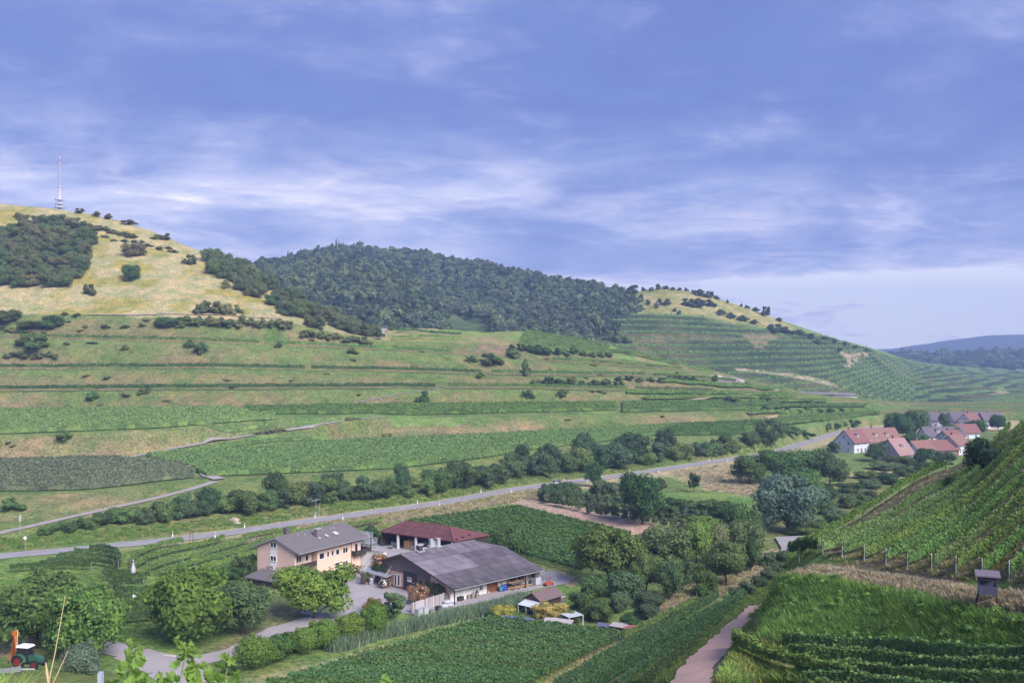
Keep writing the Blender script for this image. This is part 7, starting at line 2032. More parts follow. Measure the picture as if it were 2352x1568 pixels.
b = MB(); loft_body(b, [(-1.15, [(-.62, 1.0), (-.58, 2.38), (.58, 2.38), (.62, 1.0)]), (.24, [(-.62, .9), (-.55, 2.38), (.55, 2.38), (.62, .9)])]); b.build('cab_glass', M['glass'], tk)
b = MB()
for x in (-1.15, .24):
    for s in (-1, 1): b.bar((x, s * .63, 1.0), (x, s * .58, 2.4), .09)
b.build('cab_pillars', M['blackdoor'], tk)
MB().hexa([(-1.3, -.68, 2.39), (.40, -.68, 2.39), (.40, .68, 2.39), (-1.3, .68, 2.39)], [(-1.15, -.58, 2.6), (.2, -.55, 2.58), (.2, .55, 2.58), (-1.15, .58, 2.6)]).build('cab_roof', PAINTW, tk)
for s in (-1, 1):
    b = MB()
    for k in range(6):
        a0, a1 = math.pi * k / 6, math.pi * (k + 1) / 6
        b.hexa([(-.75 + .88 * math.cos(a0), s * .85 - .25, .78 + .88 * math.sin(a0)), (-.75 + .88 * math.cos(a0), s * .85 + .25, .78 + .88 * math.sin(a0)), (-.75 + .88 * math.cos(a1), s * .85 + .25, .78 + .88 * math.sin(a1)), (-.75 + .88 * math.cos(a1), s * .85 - .25, .78 + .88 * math.sin(a1))],
               [(-.75 + .92 * math.cos(a0), s * .85 - .25, .78 + .92 * math.sin(a0)), (-.75 + .92 * math.cos(a0), s * .85 + .25, .78 + .92 * math.sin(a0)), (-.75 + .92 * math.cos(a1), s * .85 + .25, .78 + .92 * math.sin(a1)), (-.75 + .92 * math.cos(a1), s * .85 - .25, .78 + .92 * math.sin(a1))])
    b.build('mudguard', TG, tk)
MB().tube([(.85, -.3, 1.4), (.85, -.3, 2.3)], [.05, .05], 8).build('exhaust', M['blackdoor'], tk)
# orange arm mower mounted behind
OR = surf('orange_machine_paint', (.56, .15, .035), scale=3, rough=.45)
am = empty('arm_mower', (p.x, p.y, tz + .05), math.radians(-12), 'orange folded mowing arm on the rear of the tractor', 'mower')
b = MB(); b.bar((-1.7, .2, .7), (-2.3, .5, 3.75), .34, .36); b.build('lower_arm', OR, am)
b = MB(); b.bar((-2.3, .62, 3.75), (-3.0, .95, .9), .32, .34); b.build('upper_arm', OR, am)
MB().box(-2.55, -2.05, .30, .80, 3.5, 3.95).build('elbow', OR, am)
b = MB(); b.tube([(-1.8, .1, 1.6), (-1.75, .2, 3.0), (-1.85, .45, 3.8), (-2.05, .6, 4.05), (-2.2, .7, 3.9)], [.05] * 5, 8); b.build('hose', surf('yellow_hose', (.62, .50, .26)), am)
MB().bar((-1.72, .1, 1.2), (-1.9, .4, 2.6), .10).build('hydraulic_ram', M['steel'], am)
b = MB(); b.hexa([(-3.3, .5, .25), (-2.1, .5, .25), (-2.1, 1.7, .25), (-3.3, 1.7, .25)], [(-3.1, .6, .8), (-2.3, .6, .8), (-2.3, 1.6, .8), (-3.1, 1.6, .8)]); b.build('mower_head', OR, am)
b = MB(); b.tube([(-3.2, .5, .2), (-3.2, 1.7, .2)], [.12, .12], 8); b.build('roller', M['blackdoor'], am)
MB().box(-1.75, -1.15, -.35, .35, .55, 1.05).build('mounting_frame', OR, am)
# grey flat trailer in the lower left corner and red implement under the pollard
p = P(12, 1556, 112); e = empty('flat_trailer', (p.x, p.y, p.z), math.radians(25), 'grey flat trailer at the lower left edge', 'trailer')
MB().box(-1.6, 1.6, -.9, .9, .75, .85).build('bed', surf('grey_trailer_bed', (.26, .26, .28)), e)
for s in (-1, 1):
    b = MB().tube([(0, s * .95 - .1, .38), (0, s * .95 + .1, .38)], [.38, .38], 14).build('wheel', TYRE, e)
MB().bar((1.6, 0, .78), (3.0, 0, .6), .12).build('drawbar', M['steel'], e)
p = P(184, 1590, 118); e = empty('red_sprayer', (p.x, p.y, p.z), .3, 'red implement under the pollard willow', 'implement')
b = MB(); b.box(-.5, .5, -.4, .4, .5, 1.1); b.tube([(-.5, 0, 1.1), (0, 0, 1.5), (.5, 0, 1.1)], [.05, .05, .05], 6); b.build('tank', surf('dark_red_machine_paint', (.22, .03, .03)), e)
for s in (-1, 1): MB().tube([(0, s * .6 - .1, .35), (0, s * .6 + .1, .35)], [.35, .35], 14).build('wheel', TYRE, e)
# pollard trunk
p = hitA(183, 1572)
pw = [o for o in bpy.data.objects if o.name.startswith('pollard_willow')][0]
MB().tube([(0, 0, -.6), (.05, 0, .1), (0, 0, .3)], [.07, .055, .07], 10).build('trunk', M['bark'], pw)
# ---- stone bottle sculpture
p = G(306, 1334)
e = empty('bottle_sculpture', (p.x, p.y, FLOOR), 0, 'tall pale wine bottle sculpture standing in the grass', 'sculpture')
STN = surf('pale_bottle_stone', (.50, .47, .52), (.40, .37, .42), scale=3)
MB().lathe([(.46, .25), (.48, .3), (.48, 2.35), (.44, 2.65), (.28, 3.15), (.19, 3.5), (.17, 4.15), (.20, 4.16), (.20, 4.38), (.16, 4.4)], 24).build('bottle', STN, e, smooth=True)
MB().lathe([(.485, 1.05), (.490, 1.06), (.490, 1.95), (.485, 1.96)], 24).build('bottle_label', surf('bottle_label_grey', (.33, .31, .38), (.24, .23, .30), scale=4), e)
MB().lathe([(.7, 0), (.7, .2), (.6, .25)], 20).build('plinth', M['brick'], e)
p = G(311, 1384); o = empty('half_barrel', (p.x, p.y, FLOOR), .4, 'pale half round tub among the vines left of the walnut tree', 'tub')
MB().tube([(-.5, 0, 1.4), (.5, 0, 1.4)], [.55, .55], 14).build('tub', M['poly'], o); MB().box(-.05, .05, -.05, .05, 0, 1.0).build('post', M['darkwood'], o)
# ---- roadside posts, signs, poles
REFM = surf('reflector_black', (.03, .03, .03))
dm = MB().hexa([(-.07, -.05, 0), (.07, -.05, 0), (.07, .05, 0), (-.07, .05, 0)], [(-.06, -.04, .95), (.06, -.04, 1.05), (.06, .04, 1.05), (-.06, .04, .95)]).mesh('delineator', PAINTW)
db_ = MB().box(-.075, .075, -.055, .055, .68, .86).mesh('delineator_band', REFM)
def delineator(pos, lab):
    e = empty('delineator_post', pos, .4, lab, 'post', 'roadside delineator posts')
    a = mobj('body', dm, e); b = mobj('reflector_band', db_, e); e.scale = (1.7, 1.7, 1.25)
sides = [(432, 1256, 1), (505, 1240, -1), (730, 1192, 1), (795, 1196, -1), (585, 1215, 1), (940, 1153, 1), (1010, 1162, -1), (1100, 1130, 1), (1170, 1132, -1), (1295, 1103, 1), (1380, 1112, -1), (1450, 1085, 1), (1530, 1086, -1), (1620, 1057, 1), (1690, 1062, -1)]
ia = ib = 0
for u, v, s in sides:
    p = G(u, v)
    i = int(np.argmin(np.linalg.norm(cl2[:, :2] - np.array((p.x, p.y)), axis=1))); t_ = unit(cl2[min(i + 1, len(cl2) - 1)] - cl2[i - 1]); q_ = cl2[i] + np.array((-t_[1], t_[0], 0)) * 3.9 * s
    if s > 0: ia += 1
    else: ib += 1
    delineator((q_[0], q_[1], gz(q_[0], q_[1])), f'{ORD[(ia if s > 0 else ib) - 1]} white delineator post from the left on the {"hedge" if s > 0 else "farm"} side of the road')
def pole(u, v, h, lab, cat='pole', mat=None, r=.05, arms=0, d=None):
    p = hitA(u, v); e = empty('pole' if cat == 'pole' else cat.replace(' ', '_'), (p.x, p.y, p.z), 0, lab, cat)
    MB().tube([(0, 0, -.2), (0, 0, h)], [r, r * .7], 8).build('shaft', mat or M['darkwood'], e)
    if arms: MB().box(-arms, arms, -.06, .06, h - .5, h - .38).build('crossarm', mat or M['darkwood'], e)
    return e
e = pole(46, 1228, 5.0, 'small post with a board at the lane on the left', 'signpost', M['steel'], .06)
MB().box(-.25, .25, -.04, .04, 3.4, 5.0).build('board', M['bin'], e)
e = pole(58, 1263, 3.2, 'road sign post with diamond plate beside the road at the left', 'signpost', M['steel'], .05)
MB().hexa([(-.5, -.09, 2.9), (0, -.09, 2.4), (.5, -.09, 2.9), (0, -.09, 3.4)], [(-.5, -.06, 2.9), (0, -.06, 2.4), (.5, -.06, 2.9), (0, -.06, 3.4)]).build('plate', M['frame'], e)
for k, u in enumerate((436, 443)): pole(u, 1250, 3.6, f'{("left", "right")[k]} of two thin bare posts at the road by the small vineyard', 'pole', M['darkwood'], .06)
pole(1725, 968, 9.5, 'wooden power pole with crossarm on the terraces', 'pole', M['darkwood'], .16, arms=1.4)
e = pole(733, 1192, 4.5, 'lattice measuring mast beside the road behind the farmhouse roof', 'pole', M['steel'], .06)
pole(872, 752, 4.0, 'thin pole at the top of the hilltop lane', 'pole', M['steel'], .10)
# bench and boulders on the hillside
p = hitA(246, 1053); e = empty('bench', (p.x, p.y, p.z + .1), .2, 'wooden bench at the hairpin of the vineyard lane', 'bench')
MB().box(-1.0, 1.0, -.2, .2, .42, .5).build('seat', M['greywood'], e); MB().box(-1.0, 1.0, .22, .28, .6, .95).build('backrest', M['greywood'], e)
for x in (-.8, .8): MB().box(x - .06, x + .06, -.18, .18, 0, .418).build('leg', M['darkwood'], e)
for u, v, s, lab in ((537, 1196, 2.0, 'pale bare rock outcrop on the bank above the road'), (543, 1203, 1.3, 'small pale rock below the rock outcrop'), (621, 930, 1.6, 'white boulder at the edge of the netted vineyard'), (1700, 877, 3.0, 'pale stone heap beside the bare patch'), (1645, 868, 4.0, 'pale loess scar left of the bare patch')):
    p = hitA(u, v); V_, F_ = ico(1, np.zeros(3)); V_ = V_ * (1 + (np.random.default_rng(int(u)).random((12, 1)) - .5) * .5) * np.array((1, .5, .6))
    o = mobj('boulder', np_mesh('boulder', V_, tris=F_, mats=[surf('pale_loess_rock', (.42, .35, .29), (.30, .25, .20), scale=2, bump=.6)]), loc=p); o.scale = (s, s, s); tag(o, lab, 'rock')
# kerb stone on the farm lane
p = G(395, 1508); tag(MB().tube([(-1.2, 0, .15), (0, -.25, .18), (1.0, -.4, .14)], [.18, .2, .16], 8).build('kerb_stone', M['concrete'], loc=(p.x, p.y, FLOOR + .05)), 'pale kerb stone on the inner edge of the farm lane', 'stone')
# ---- hunting hide on the near slope
p = E.hit(2268, 1400); hz = p.z
hd = empty('hunting_hide', (p.x, p.y, hz + .25), math.radians(-22), 'raised wooden hunting hide on stilts beside the vine rows', 'hide')
HW = surf('grey_blue_hide_boards', (.085, .085, .15), (.055, .055, .11), scale=3, stretch=(2, 2, .4))
for x in (-.6, .6):
    for y in (-.55, .55): MB().bar((x * 1.45, y * 1.35, -.3), (x, y, .95), .10).build('leg', M['darkwood'], hd)
MB().bar((-.85, -.72, .25), (.62, -.60, .85), .05).build('brace', M['greywood'], hd)
MB().box(-.68, .68, -.62, .62, .95, 1.03).build('floor', HW, hd)
for sx, nm in ((0, 'front'), (1, 'back')):
    y0 = -.62 if sx == 0 else .58
    for k in range(9):
        x0 = -.68 + k * 1.36 / 9
        MB().box(x0, x0 + 1.36 / 9 - .01, y0, y0 + .04, 1.03, 1.62 if sx == 0 else 2.35).build('plank', HW, hd)
for s in (-1, 1):
    x0 = .64 * s - (.0 if s > 0 else .04) + (0 if s > 0 else 0)
    for k in range(8):
        y0 = -.575 + k * 1.15 / 8; MB().box(x0, x0 + .04, y0, y0 + 1.15 / 8 - .01, 1.03, 1.62).build('plank', HW, hd)
    for y in (-.575, .50): MB().box(x0, x0 + .05, y, y + .075, 1.62, 2.35).build('corner_post', HW, hd)
MB().box(-.64, .64, -.62, -.58, 2.02, 2.30).build('upper_board', HW, hd)
for s in (-1, 1): MB().box(.64 * s - (.04 if s < 0 else 0), .64 * s + (.0 if s < 0 else .04), -.5, .5, 2.05, 2.30).build('upper_board', HW, hd)
MB().slab([(-.9, -.85, 2.38), (.9, -.85, 2.38), (.9, .80, 2.52), (-.9, .80, 2.52)], .10).build('roof', surf('hide_roofing_felt', (.165, .14, .19), scale=3), hd)
b = MB(); b.bar((.75, .7, -.2), (.72, .62, 1.0), .05); b.bar((1.1, .7, -.2), (.95, .62, 1.0), .05)
for k in range(4): b.bar((.74, .69, .1 + k * .24), (1.08, .69, .1 + k * .24), .04)
b.build('ladder', M['greywood'], hd)
hd.scale = (.82, .82, .88)
# bird scaring stakes beside the strip vines
for k, (u, v) in enumerate(((1742, 1344), (1728, 1350), (1716, 1358), (1770, 1322))):
    p = hitA(u, v); tag(MB().tube([(0, 0, -.2), (.03, 0, 1.7)], [.05, .04], 6).build('yellow_stake', surf('yellow_stake', (.55, .45, .16)), loc=p), f'{ORD[k]} yellowish stake at the top of the vine strip by the path', 'stake', 'yellowish stakes by the path')
# ---- telecommunications tower behind the dry hill
d = 1600.0
tb_ = P(137, 490, d)
tw_ = empty('radio_tower', tb_, 0, 'slender white radio tower with platforms behind the dry hill', 'tower')
s = d / F
CON = surf('tower_concrete', (.66, .62, .64), scale=.2); TST = surf('tower_steel', (.42, .44, .52), scale=.2); TRD = surf('tower_red', (.42, .09, .14), scale=.2)
zz1 = lambda v: (490 - v) * s
MB().lathe([(5.2 * s, -30), (4.2 * s, zz1(478)), (3.6 * s, zz1(460)), (2.6 * s, zz1(430))], 16).build('shaft', CON, tw_)
for v, r in ((476.5, 11.5), (468, 10), (459, 10.5), (429, 4.6)):
    MB().lathe([(r * .55 * s, zz1(v) - 1.2), (r * s, zz1(v) - .6), (r * s, zz1(v) + .8), (r * .8 * s, zz1(v) + 1.0)], 24).build('platform', CON, tw_)
MB().lathe([(2.0 * s, zz1(428.5)), (1.9 * s, zz1(370))], 10).build('lattice_mast', TST, tw_)
b = MB()
for k in range(26):
    v = 424 - k * 2.0; a = k * 1.9
    b.box(-2.6 * s, 2.6 * s, -.15, .15, zz1(v), zz1(v) + .35)
b.build('antenna_bars', TST, tw_)
MB().lathe([(2.6 * s, zz1(370)), (2.6 * s, zz1(369))], 12).build('platform', TRD, tw_)
MB().lathe([(1.4 * s, zz1(369)), (1.4 * s, zz1(365))], 10).build('top_section', TRD, tw_); MB().lathe([(1.4 * s, zz1(365)), (1.4 * s, zz1(359))], 10).build('top_section', CON, tw_); MB().lathe([(.9 * s, zz1(359)), (.6 * s, zz1(351))], 8).build('tip', TRD, tw_)
for x, v in ((-9.5, 470), (-9.2, 455), (9, 470), (-3, 470)):
    MB().tube([(x * s, 0, zz1(v) - 2), (x * s, 0, zz1(v) + 4)], [.4, .4], 6).build('antenna', TST, tw_)
# ---- concrete gallery between the terraces and the far hill
d = 745.0
gp0 = P(1830, 906, d); gl = empty('concrete_gallery', gp0, math.radians(-14), 'flat concrete gallery roof on pillars between the terraces', 'structure building')
W_ = 40.0
MB().slab([(0, 0, 1.6), (W_, 0, 0.6), (W_ + 3, 13, .9), (-6, 13, 1.9)], .8).build('roof', surf('gallery_concrete', (.27, .25, .27)), gl)
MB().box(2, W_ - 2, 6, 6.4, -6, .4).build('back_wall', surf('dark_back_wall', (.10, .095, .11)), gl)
for k in range(5): MB().box(4 + k * 8, 4.7 + k * 8, .6, 1.3, -6, .35).build('pillar', M['concrete'], gl)
gp1 = P(1894, 912, d - 14); g2 = empty('concrete_gallery', gp1, math.radians(-12), 'lower small concrete gallery right below the larger one', 'structure building')
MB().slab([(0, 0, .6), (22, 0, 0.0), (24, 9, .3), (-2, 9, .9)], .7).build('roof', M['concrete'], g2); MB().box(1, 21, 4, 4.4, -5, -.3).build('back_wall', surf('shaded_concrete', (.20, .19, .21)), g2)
for k in range(3): MB().box(2 + k * 8, 2.6 + k * 8, .5, 1.1, -5, -.5).build('pillar', M['concrete'], g2)
# bare ploughed patch with young stakes
pl = [hitA(u, v) for u, v in ((1634, 871), (1660, 867), (1700, 868), (1712, 875), (1690, 880), (1650, 879))]
b = MB(); b.poly([(q.x, q.y, q.z + .5) for q in pl][::-1]); tag(b.build('bare_patch', surf('bare_grey_soil', (.36, .32, .33))), kind='structure')
for k in range(14):
    q = hitA(1655 + k * 4, 869); tag(MB().tube([(0, 0, 0), (0, 0, 2.2)], [.08, .08], 5).build('young_vine_stake', M['steel'], loc=q), f'{ORD[k]} thin stake from the left on the bare patch', 'stake', 'thin stakes on the bare patch')
# ---- the village
VR = surf('village_red_tiles', (.235, .118, .112), (.18, .09, .088), scale=2, bump=.3); VO = surf('village_orange_tiles', (.26, .142, .128), (.21, .115, .105), scale=2, bump=.3); VD_ = surf('village_dark_tiles', (.16, .135, .17), scale=2, bump=.3); VW = surf('village_pale_wall', (.56, .60, .70), (.50, .54, .64), scale=1); VP = surf('village_pinkish_wall', (.66, .58, .64), scale=1)
def village_house(u, v, lenm, dep, he, hr, rdeg, wall, roofm, lab, wins=((.3, .5), (.7, .5)), nwin=4, d=None, dormer=0):
    p = G(u, v) if d is None else P(u, v, d)
    e = empty('village_house', p, math.radians(rdeg), lab, 'house')
    b = MB(); x0, x1, y0, y1, ym_ = 0, lenm, 0, dep, dep / 2
    b.poly([(x0, y0, -1), (x1, y0, -1), (x1, y0, he), (x0, y0, he)]); b.poly([(x1, y1, -1), (x0, y1, -1), (x0, y1, he), (x1, y1, he)])
    b.poly([(x0, y1, -1), (x0, y0, -1), (x0, y0, he), (x0, ym_, hr - .25), (x0, y1, he)]); b.poly([(x1, y0, -1), (x1, y1, -1), (x1, y1, he), (x1, ym_, hr - .25), (x1, y0, he)])
    b.build('wall', wall, e)
    k = (hr - he) / ym_
    r = gable_roof(e, -.6, lenm + .6, -.7, dep + .7, ym_, he - .7 * k, hr, roofm, .22)
    nt_ = 12
    for j in range(nt_):
        a0, a1 = j / nt_, (j + 1) / nt_; yy0 = -.74 + (ym_ + .74) * a0; yy1 = -.74 + (ym_ + .74) * a1; q0 = he - .7 * k + (hr - he + .7 * k) * a0; q1 = he - .7 * k + (hr - he + .7 * k) * a1
        MB().slab([(-.64, yy0, q0 + .10), (lenm + .64, yy0, q0 + .10), (lenm + .64, yy1, q1 + .03), (-.64, yy1, q1 + .03)], .08).build('tile_course', roofm, r)
    MB().box(lenm * .35, lenm * .35 + .7, ym_ + .3, ym_ + 1.0, hr - .8, hr + 1.1).build('chimney', M['brick'], r)
    for i in range(nwin):
        x = lenm * (i + .5) / nwin
        for z in ((1.5, 4.3) if he > 4.5 else (1.5,)):
            window(e, (x, 0, z), (1, 0, 0), 1.0, 1.2, (0, -1, 0), 2)
    for y in (dep * .28, dep * .72):
        for z in ((1.5, 4.3) if he > 4.5 else (1.5,)): window(e, (0, y, z), (0, -1, 0), 1.0, 1.2, (-1, 0, 0), 2)
    window(e, (0, ym_, he + (hr - he) * .35), (0, -1, 0), .9, 1.1, (-1, 0, 0), 2)
    for i in range(dormer):
        x = lenm * (i + 1) / (dormer + 1); yy = ym_ * .35; zz2 = he + (hr - he) * .35
        o = MB().box(x - .8, x + .8, yy - .1, yy + 1.6, zz2 - .2, zz2 + 1.2).build('dormer', wall, r); MB().slab([(x - 1.0, yy - .35, zz2 + 1.3), (x + 1.0, yy - .35, zz2 + 1.3), (x + 1.0, yy + 2.2, zz2 + 1.75), (x - 1.0, yy + 2.2, zz2 + 1.75)], .12).build('dormer_roof', roofm, o)
        window(o, (x, yy - .1, zz2 + .5), (1, 0, 0), .9, .9, (0, -1, 0), 2)
    MB().box(lenm * .5 - .5, lenm * .5 + .5, -.06, -.01, 0, 2.1).build('door', M['barndoor'], e)
    return e
village_house(1962, 1041, 11, 10.5, 5.2, 10.2, 36, VW, VR, 'white gabled village house with red roof nearest the road', nwin=2, dormer=1)
village_house(1992, 1036, 20, 10, 4.6, 10.0, 22, VW, VO, 'long orange-roofed village house behind the white gabled house', nwin=5, dormer=2)
village_house(2066, 1062, 9, 11.0, 3.6, 9.5, 30, VP, surf('village_pink_tiles', (.33, .21, .215), (.28, .18, .18), scale=2), 'pinkish steep-gabled village house with a small dormer', nwin=2, dormer=1)
village_house(2108, 1052, 9, 8, 4.0, 7.2, 20, VW, VO, 'small white house with orange roof right of the pinkish gable', nwin=2)
village_house(2128, 1048, 16, 8, 3.2, 6.8, 12, VO, VR, 'low building with a broad dark red roof in the village', nwin=3)
village_house(2130, 1020, 20, 9, 4.2, 8.2, 8, VW, VD_, 'long dark-roofed village house with roof windows', nwin=5, dormer=2)
village_house(2200, 1046, 10, 8, 5.0, 8.6, 40, VW, VO, 'white village house partly hidden by the dark evergreen', nwin=2)
village_house(2182, 1030, 9, 8, 5.0, 8.2, 24, VW, VR, 'white village house with red roof behind the broad red roof', nwin=2)
village_house(2196, 1008, 14, 8, 3.6, 7.4, 12, VW, VR, 'dark red roof between the village rows on the right', nwin=3)
village_house(2140, 980, 22, 10, 4.0, 8.2, 4, VW, VD_, 'far dark-roofed village house beside the narrow dark tree', nwin=4)
village_house(2192, 982, 24, 11, 4.0, 9.0, 2, VW, VD_, 'far village house with a large dark roof', nwin=4)
village_house(2232, 986, 13, 9, 4.2, 9.0, 36, VW, VR, 'far red-roofed village house at the right', nwin=3)
village_house(2262, 984, 13, 8, 5.2, 9.2, 10, VW, VD_, 'rightmost far white village house with dark roof', nwin=3)
# ================================================================ NEAR GROWTH AND ROUGH GRASS
grass_g = foliage('rough_grass_green', (0.085, 0.165, 0.038), var=.5, trans=.3, rnd=.3)
grass_d = foliage('rough_grass_dry', (0.275, 0.25, 0.175), var=.4, trans=.3, rnd=.25)
grass_o = foliage('rough_grass_olive', (0.165, 0.185, 0.072), var=.5, trans=.3, rnd=.3)
reed_m = foliage('reed_leaves', (0.105, 0.160, 0.100), var=.45, trans=.25, rnd=.2)
brush_m = foliage('bank_brush', (0.090, 0.170, 0.046), var=.55, trans=.3, rnd=.35)
def tuft(name, n, seed, mat, h=1.0, w=.06, spread=.5, lean=.5):
    rng = np.random.default_rng(seed)
    a = rng.uniform(0, 6.28, n); r = rng.uniform(0, spread, n) ** .8
    x, y = np.cos(a) * r, np.sin(a) * r
    l = rng.uniform(.5, 1, n) * h; la = a + rng.normal(0, .7, n); lr_ = rng.uniform(.1, lean, n) * l
    s = rng.uniform(0, 6.28, n)
    sx, sy = np.cos(s) * w, np.sin(s) * w
    b0 = np.stack((x - sx, y - sy, np.zeros(n)), 1); b1 = np.stack((x + sx, y + sy, np.zeros(n)), 1)
    m0 = np.stack((x - sx * .7 + np.cos(la) * lr_ * .35, y - sy * .7 + np.sin(la) * lr_ * .35, l * .6), 1); m1 = np.stack((x + sx * .7 + np.cos(la) * lr_ * .35, y + sy * .7 + np.sin(la) * lr_ * .35, l * .6), 1)
    t0 = np.stack((x - sx * .1 + np.cos(la) * lr_, y + np.sin(la) * lr_, l), 1); t1 = np.stack((x + sx * .1 + np.cos(la) * lr_, y + np.sin(la) * lr_, l), 1)
    V = np.concatenate((np.stack((b0, b1, m1, m0), 1), np.stack((m0, m1, t1, t0), 1))).reshape(-1, 3)
    return np_mesh(name, V, quads=np.arange(len(V)).reshape(-1, 4), mats=[mat])
def scat(name, lab, cat, pts, tm, w, h, seed):
    rng = np.random.default_rng(seed); n = len(pts)
    k = rng.uniform(.6, 1.3, n)
    scatter(name, lab, cat, pts, np.stack((w * k, w * k, h * k * rng.uniform(.8, 1.2, n)), 1), np.stack((rng.normal(0, .08, n), rng.normal(0, .08, n), rng.uniform(0, 6.28, n)), 1), tm)
def sample_poly(poly, n, seed, f=hitA, z=None):
    rng = np.random.default_rng(seed); us_ = [p[0] for p in poly]; vs__ = [p[1] for p in poly]; out_ = []; i = 0
    while len(out_) < n and i < n * 12:
        i += 1
        u, v = rng.uniform(min(us_), max(us_)), rng.uniform(min(vs__), max(vs__))
        if inpoly(np.array([u]), np.array([v]), poly)[0]:
            p = f(u, v)
            if p is not None: out_.append(tuple(p))
    return np.array(out_)
tg = [tuft('tuft', 26, s, grass_g) for s in (1, 2, 3)]; td = [tuft('tuft', 26, s, grass_d) for s in (4, 5)]; to = [tuft('tuft', 26, s, grass_o) for s in (6, 7)]
# green bank below the vine rows at the right: tall brush of leaves and grass
bankp = [(1770, 1345), (1800, 1326), (1880, 1334), (2060, 1368), (2200, 1402), (2300, 1428), (2352, 1436), (2420, 1440), (2420, 1520), (2200, 1505), (2000, 1500), (1830, 1486), (1750, 1476), (1755, 1420)]
br = [remat(crown_mesh('brush', 'bush', 260, .10, s, brush_m, 7), brush_m, 'brush') for s in (41, 42)]
pts = sample_poly(bankp, 260, 1, E.hit)
scat('bank_brush', 'dense green brush covering the bank below the vine rows', 'brush', pts, br, 1.2, .8, 2)
scat('bank_grass', 'tall green grass growing through the brush on the bank', 'grass', sample_poly(bankp, 5200, 3, E.hit), [tuft('tuft', 34, s, brush_m, 1, .035, .5, .8) for s in (11, 12)], .8, .75, 4)
# grassy slope beside the dirt path and dry grass on the track
scat('slope_grass', 'mixed grass on the slope on both sides of the dirt path', 'grass', np.concatenate((sample_poly([(1410, 1568), (1560, 1568), (1665, 1470), (1730, 1390), (1830, 1275), (1800, 1262), (1690, 1390), (1560, 1480)], 2600, 5), sample_poly([(1660, 1568), (1700, 1470), (1745, 1395), (1770, 1330), (1745, 1335), (1722, 1420), (1740, 1478), (1840, 1490), (1800, 1500), (1720, 1505), (1800, 1545), (1900, 1568)], 2200, 6))), to + tg, .7, .45, 7)
scat('track_grass', 'dry straw grass along the track above the bank', 'grass', sample_poly([(1780, 1322), (1880, 1300), (2060, 1325), (2250, 1355), (2400, 1372), (2400, 1408), (2235, 1392), (2060, 1357), (1880, 1327)], 1500, 8, E.hit), td, .6, .35, 9)
scat('row_grass', 'thin grass between the vine rows on the near slope', 'grass', sample_poly([(1880, 1280), (2120, 1085), (2352, 955), (2400, 940), (2400, 1345), (2210, 1330), (2000, 1300)], 2200, 10, E.hit), to + td[:1], .6, .22, 11)
# dry verge along the country road
vp = []
rng = np.random.default_rng(5)
for k in range(2200):
    u = rng.uniform(560, 1330); v = np.interp(u, [p_[0] for p_ in road_front], [p_[1] for p_ in road_front]) + 5 + rng.random() ** 1.3 * 20
    vp.append(tuple(G(u, v)))
scat('verge_grass', 'tall dry grass on the verge between road and farm', 'grass', np.array(vp), td + to[:1], .9, .75, 12)
vp = []
for k in range(2600):
    u = rng.uniform(-20, 1800); v = np.interp(u, [p_[0] for p_ in road_back], [p_[1] for p_ in road_back]) - 5 - rng.random() * 26
    vp.append(tuple(hitA(u, v)))
scat('bank_grass', 'green grass on the bank above the country road', 'grass', np.array(vp), tg + to[:1], .9, .5, 13)
scat('meadow_grass', 'dry meadow grass between the orchard and the village', 'grass', sample_poly([(1530, 1085), (1700, 1062), (1760, 1058), (1740, 1142), (1640, 1128)], 900, 14), td, 1.1, .7, 15)
scat('grove_grass', 'dry grass under the trees of the grove', 'grass', sample_poly([(1495, 1420), (1500, 1380), (1560, 1345), (1640, 1330), (1780, 1255), (1800, 1290), (1740, 1330), (1650, 1370), (1570, 1410)], 1200, 16), td + to[:1], .7, .5, 17)
scat('lawn_grass', 'short grass round the bottle sculpture and the walnut trees', 'grass', sample_poly([(0, 1300), (500, 1240), (600, 1330), (560, 1440), (400, 1490), (240, 1470), (0, 1380)], 3500, 18), tg, .7, .22, 19)
# rough scrub and tufts on the terrace banks
bp_ = []
for a, b in ((iC, iD), (iE, iF), (iF2, iH), (iH2, iJ), (iJ2, iL)):
    for k in range(30):
        u = rng.uniform(-40, 1750); t_ = rng.uniform(a + .05, b - .05); p = A.at(t_, u)
        if fbm(np.array([p.x / 22]), np.array([p.y / 22]), 99)[0] > .47: bp_.append(tuple(p))
scat('bank_scrub', 'rough grass and low scrub on the terrace banks', 'scrub', np.array(bp_), [remat(CR['small'][0], grass_o, 'scrub'), remat(CR['small'][1], grass_o, 'scrub')], 5.0, 1.1, 20)
# reeds along the ditch by the farm yard
rp_ = sample_poly([(752, 1494), (760, 1482), (840, 1464), (900, 1448), (960, 1432), (1020, 1420), (1100, 1402), (1200, 1374), (1222, 1376), (1212, 1390), (1150, 1412), (1090, 1420), (1000, 1438), (880, 1468), (780, 1498)], 1500, 22)
scat('reeds', 'dense band of blue-green reeds along the ditch below the yard', 'reeds', rp_, [tuft('reed', 22, s, reed_m, 1, .045, .45, .5) for s in (21, 22, 23)], 1.1, 1.7, 23)
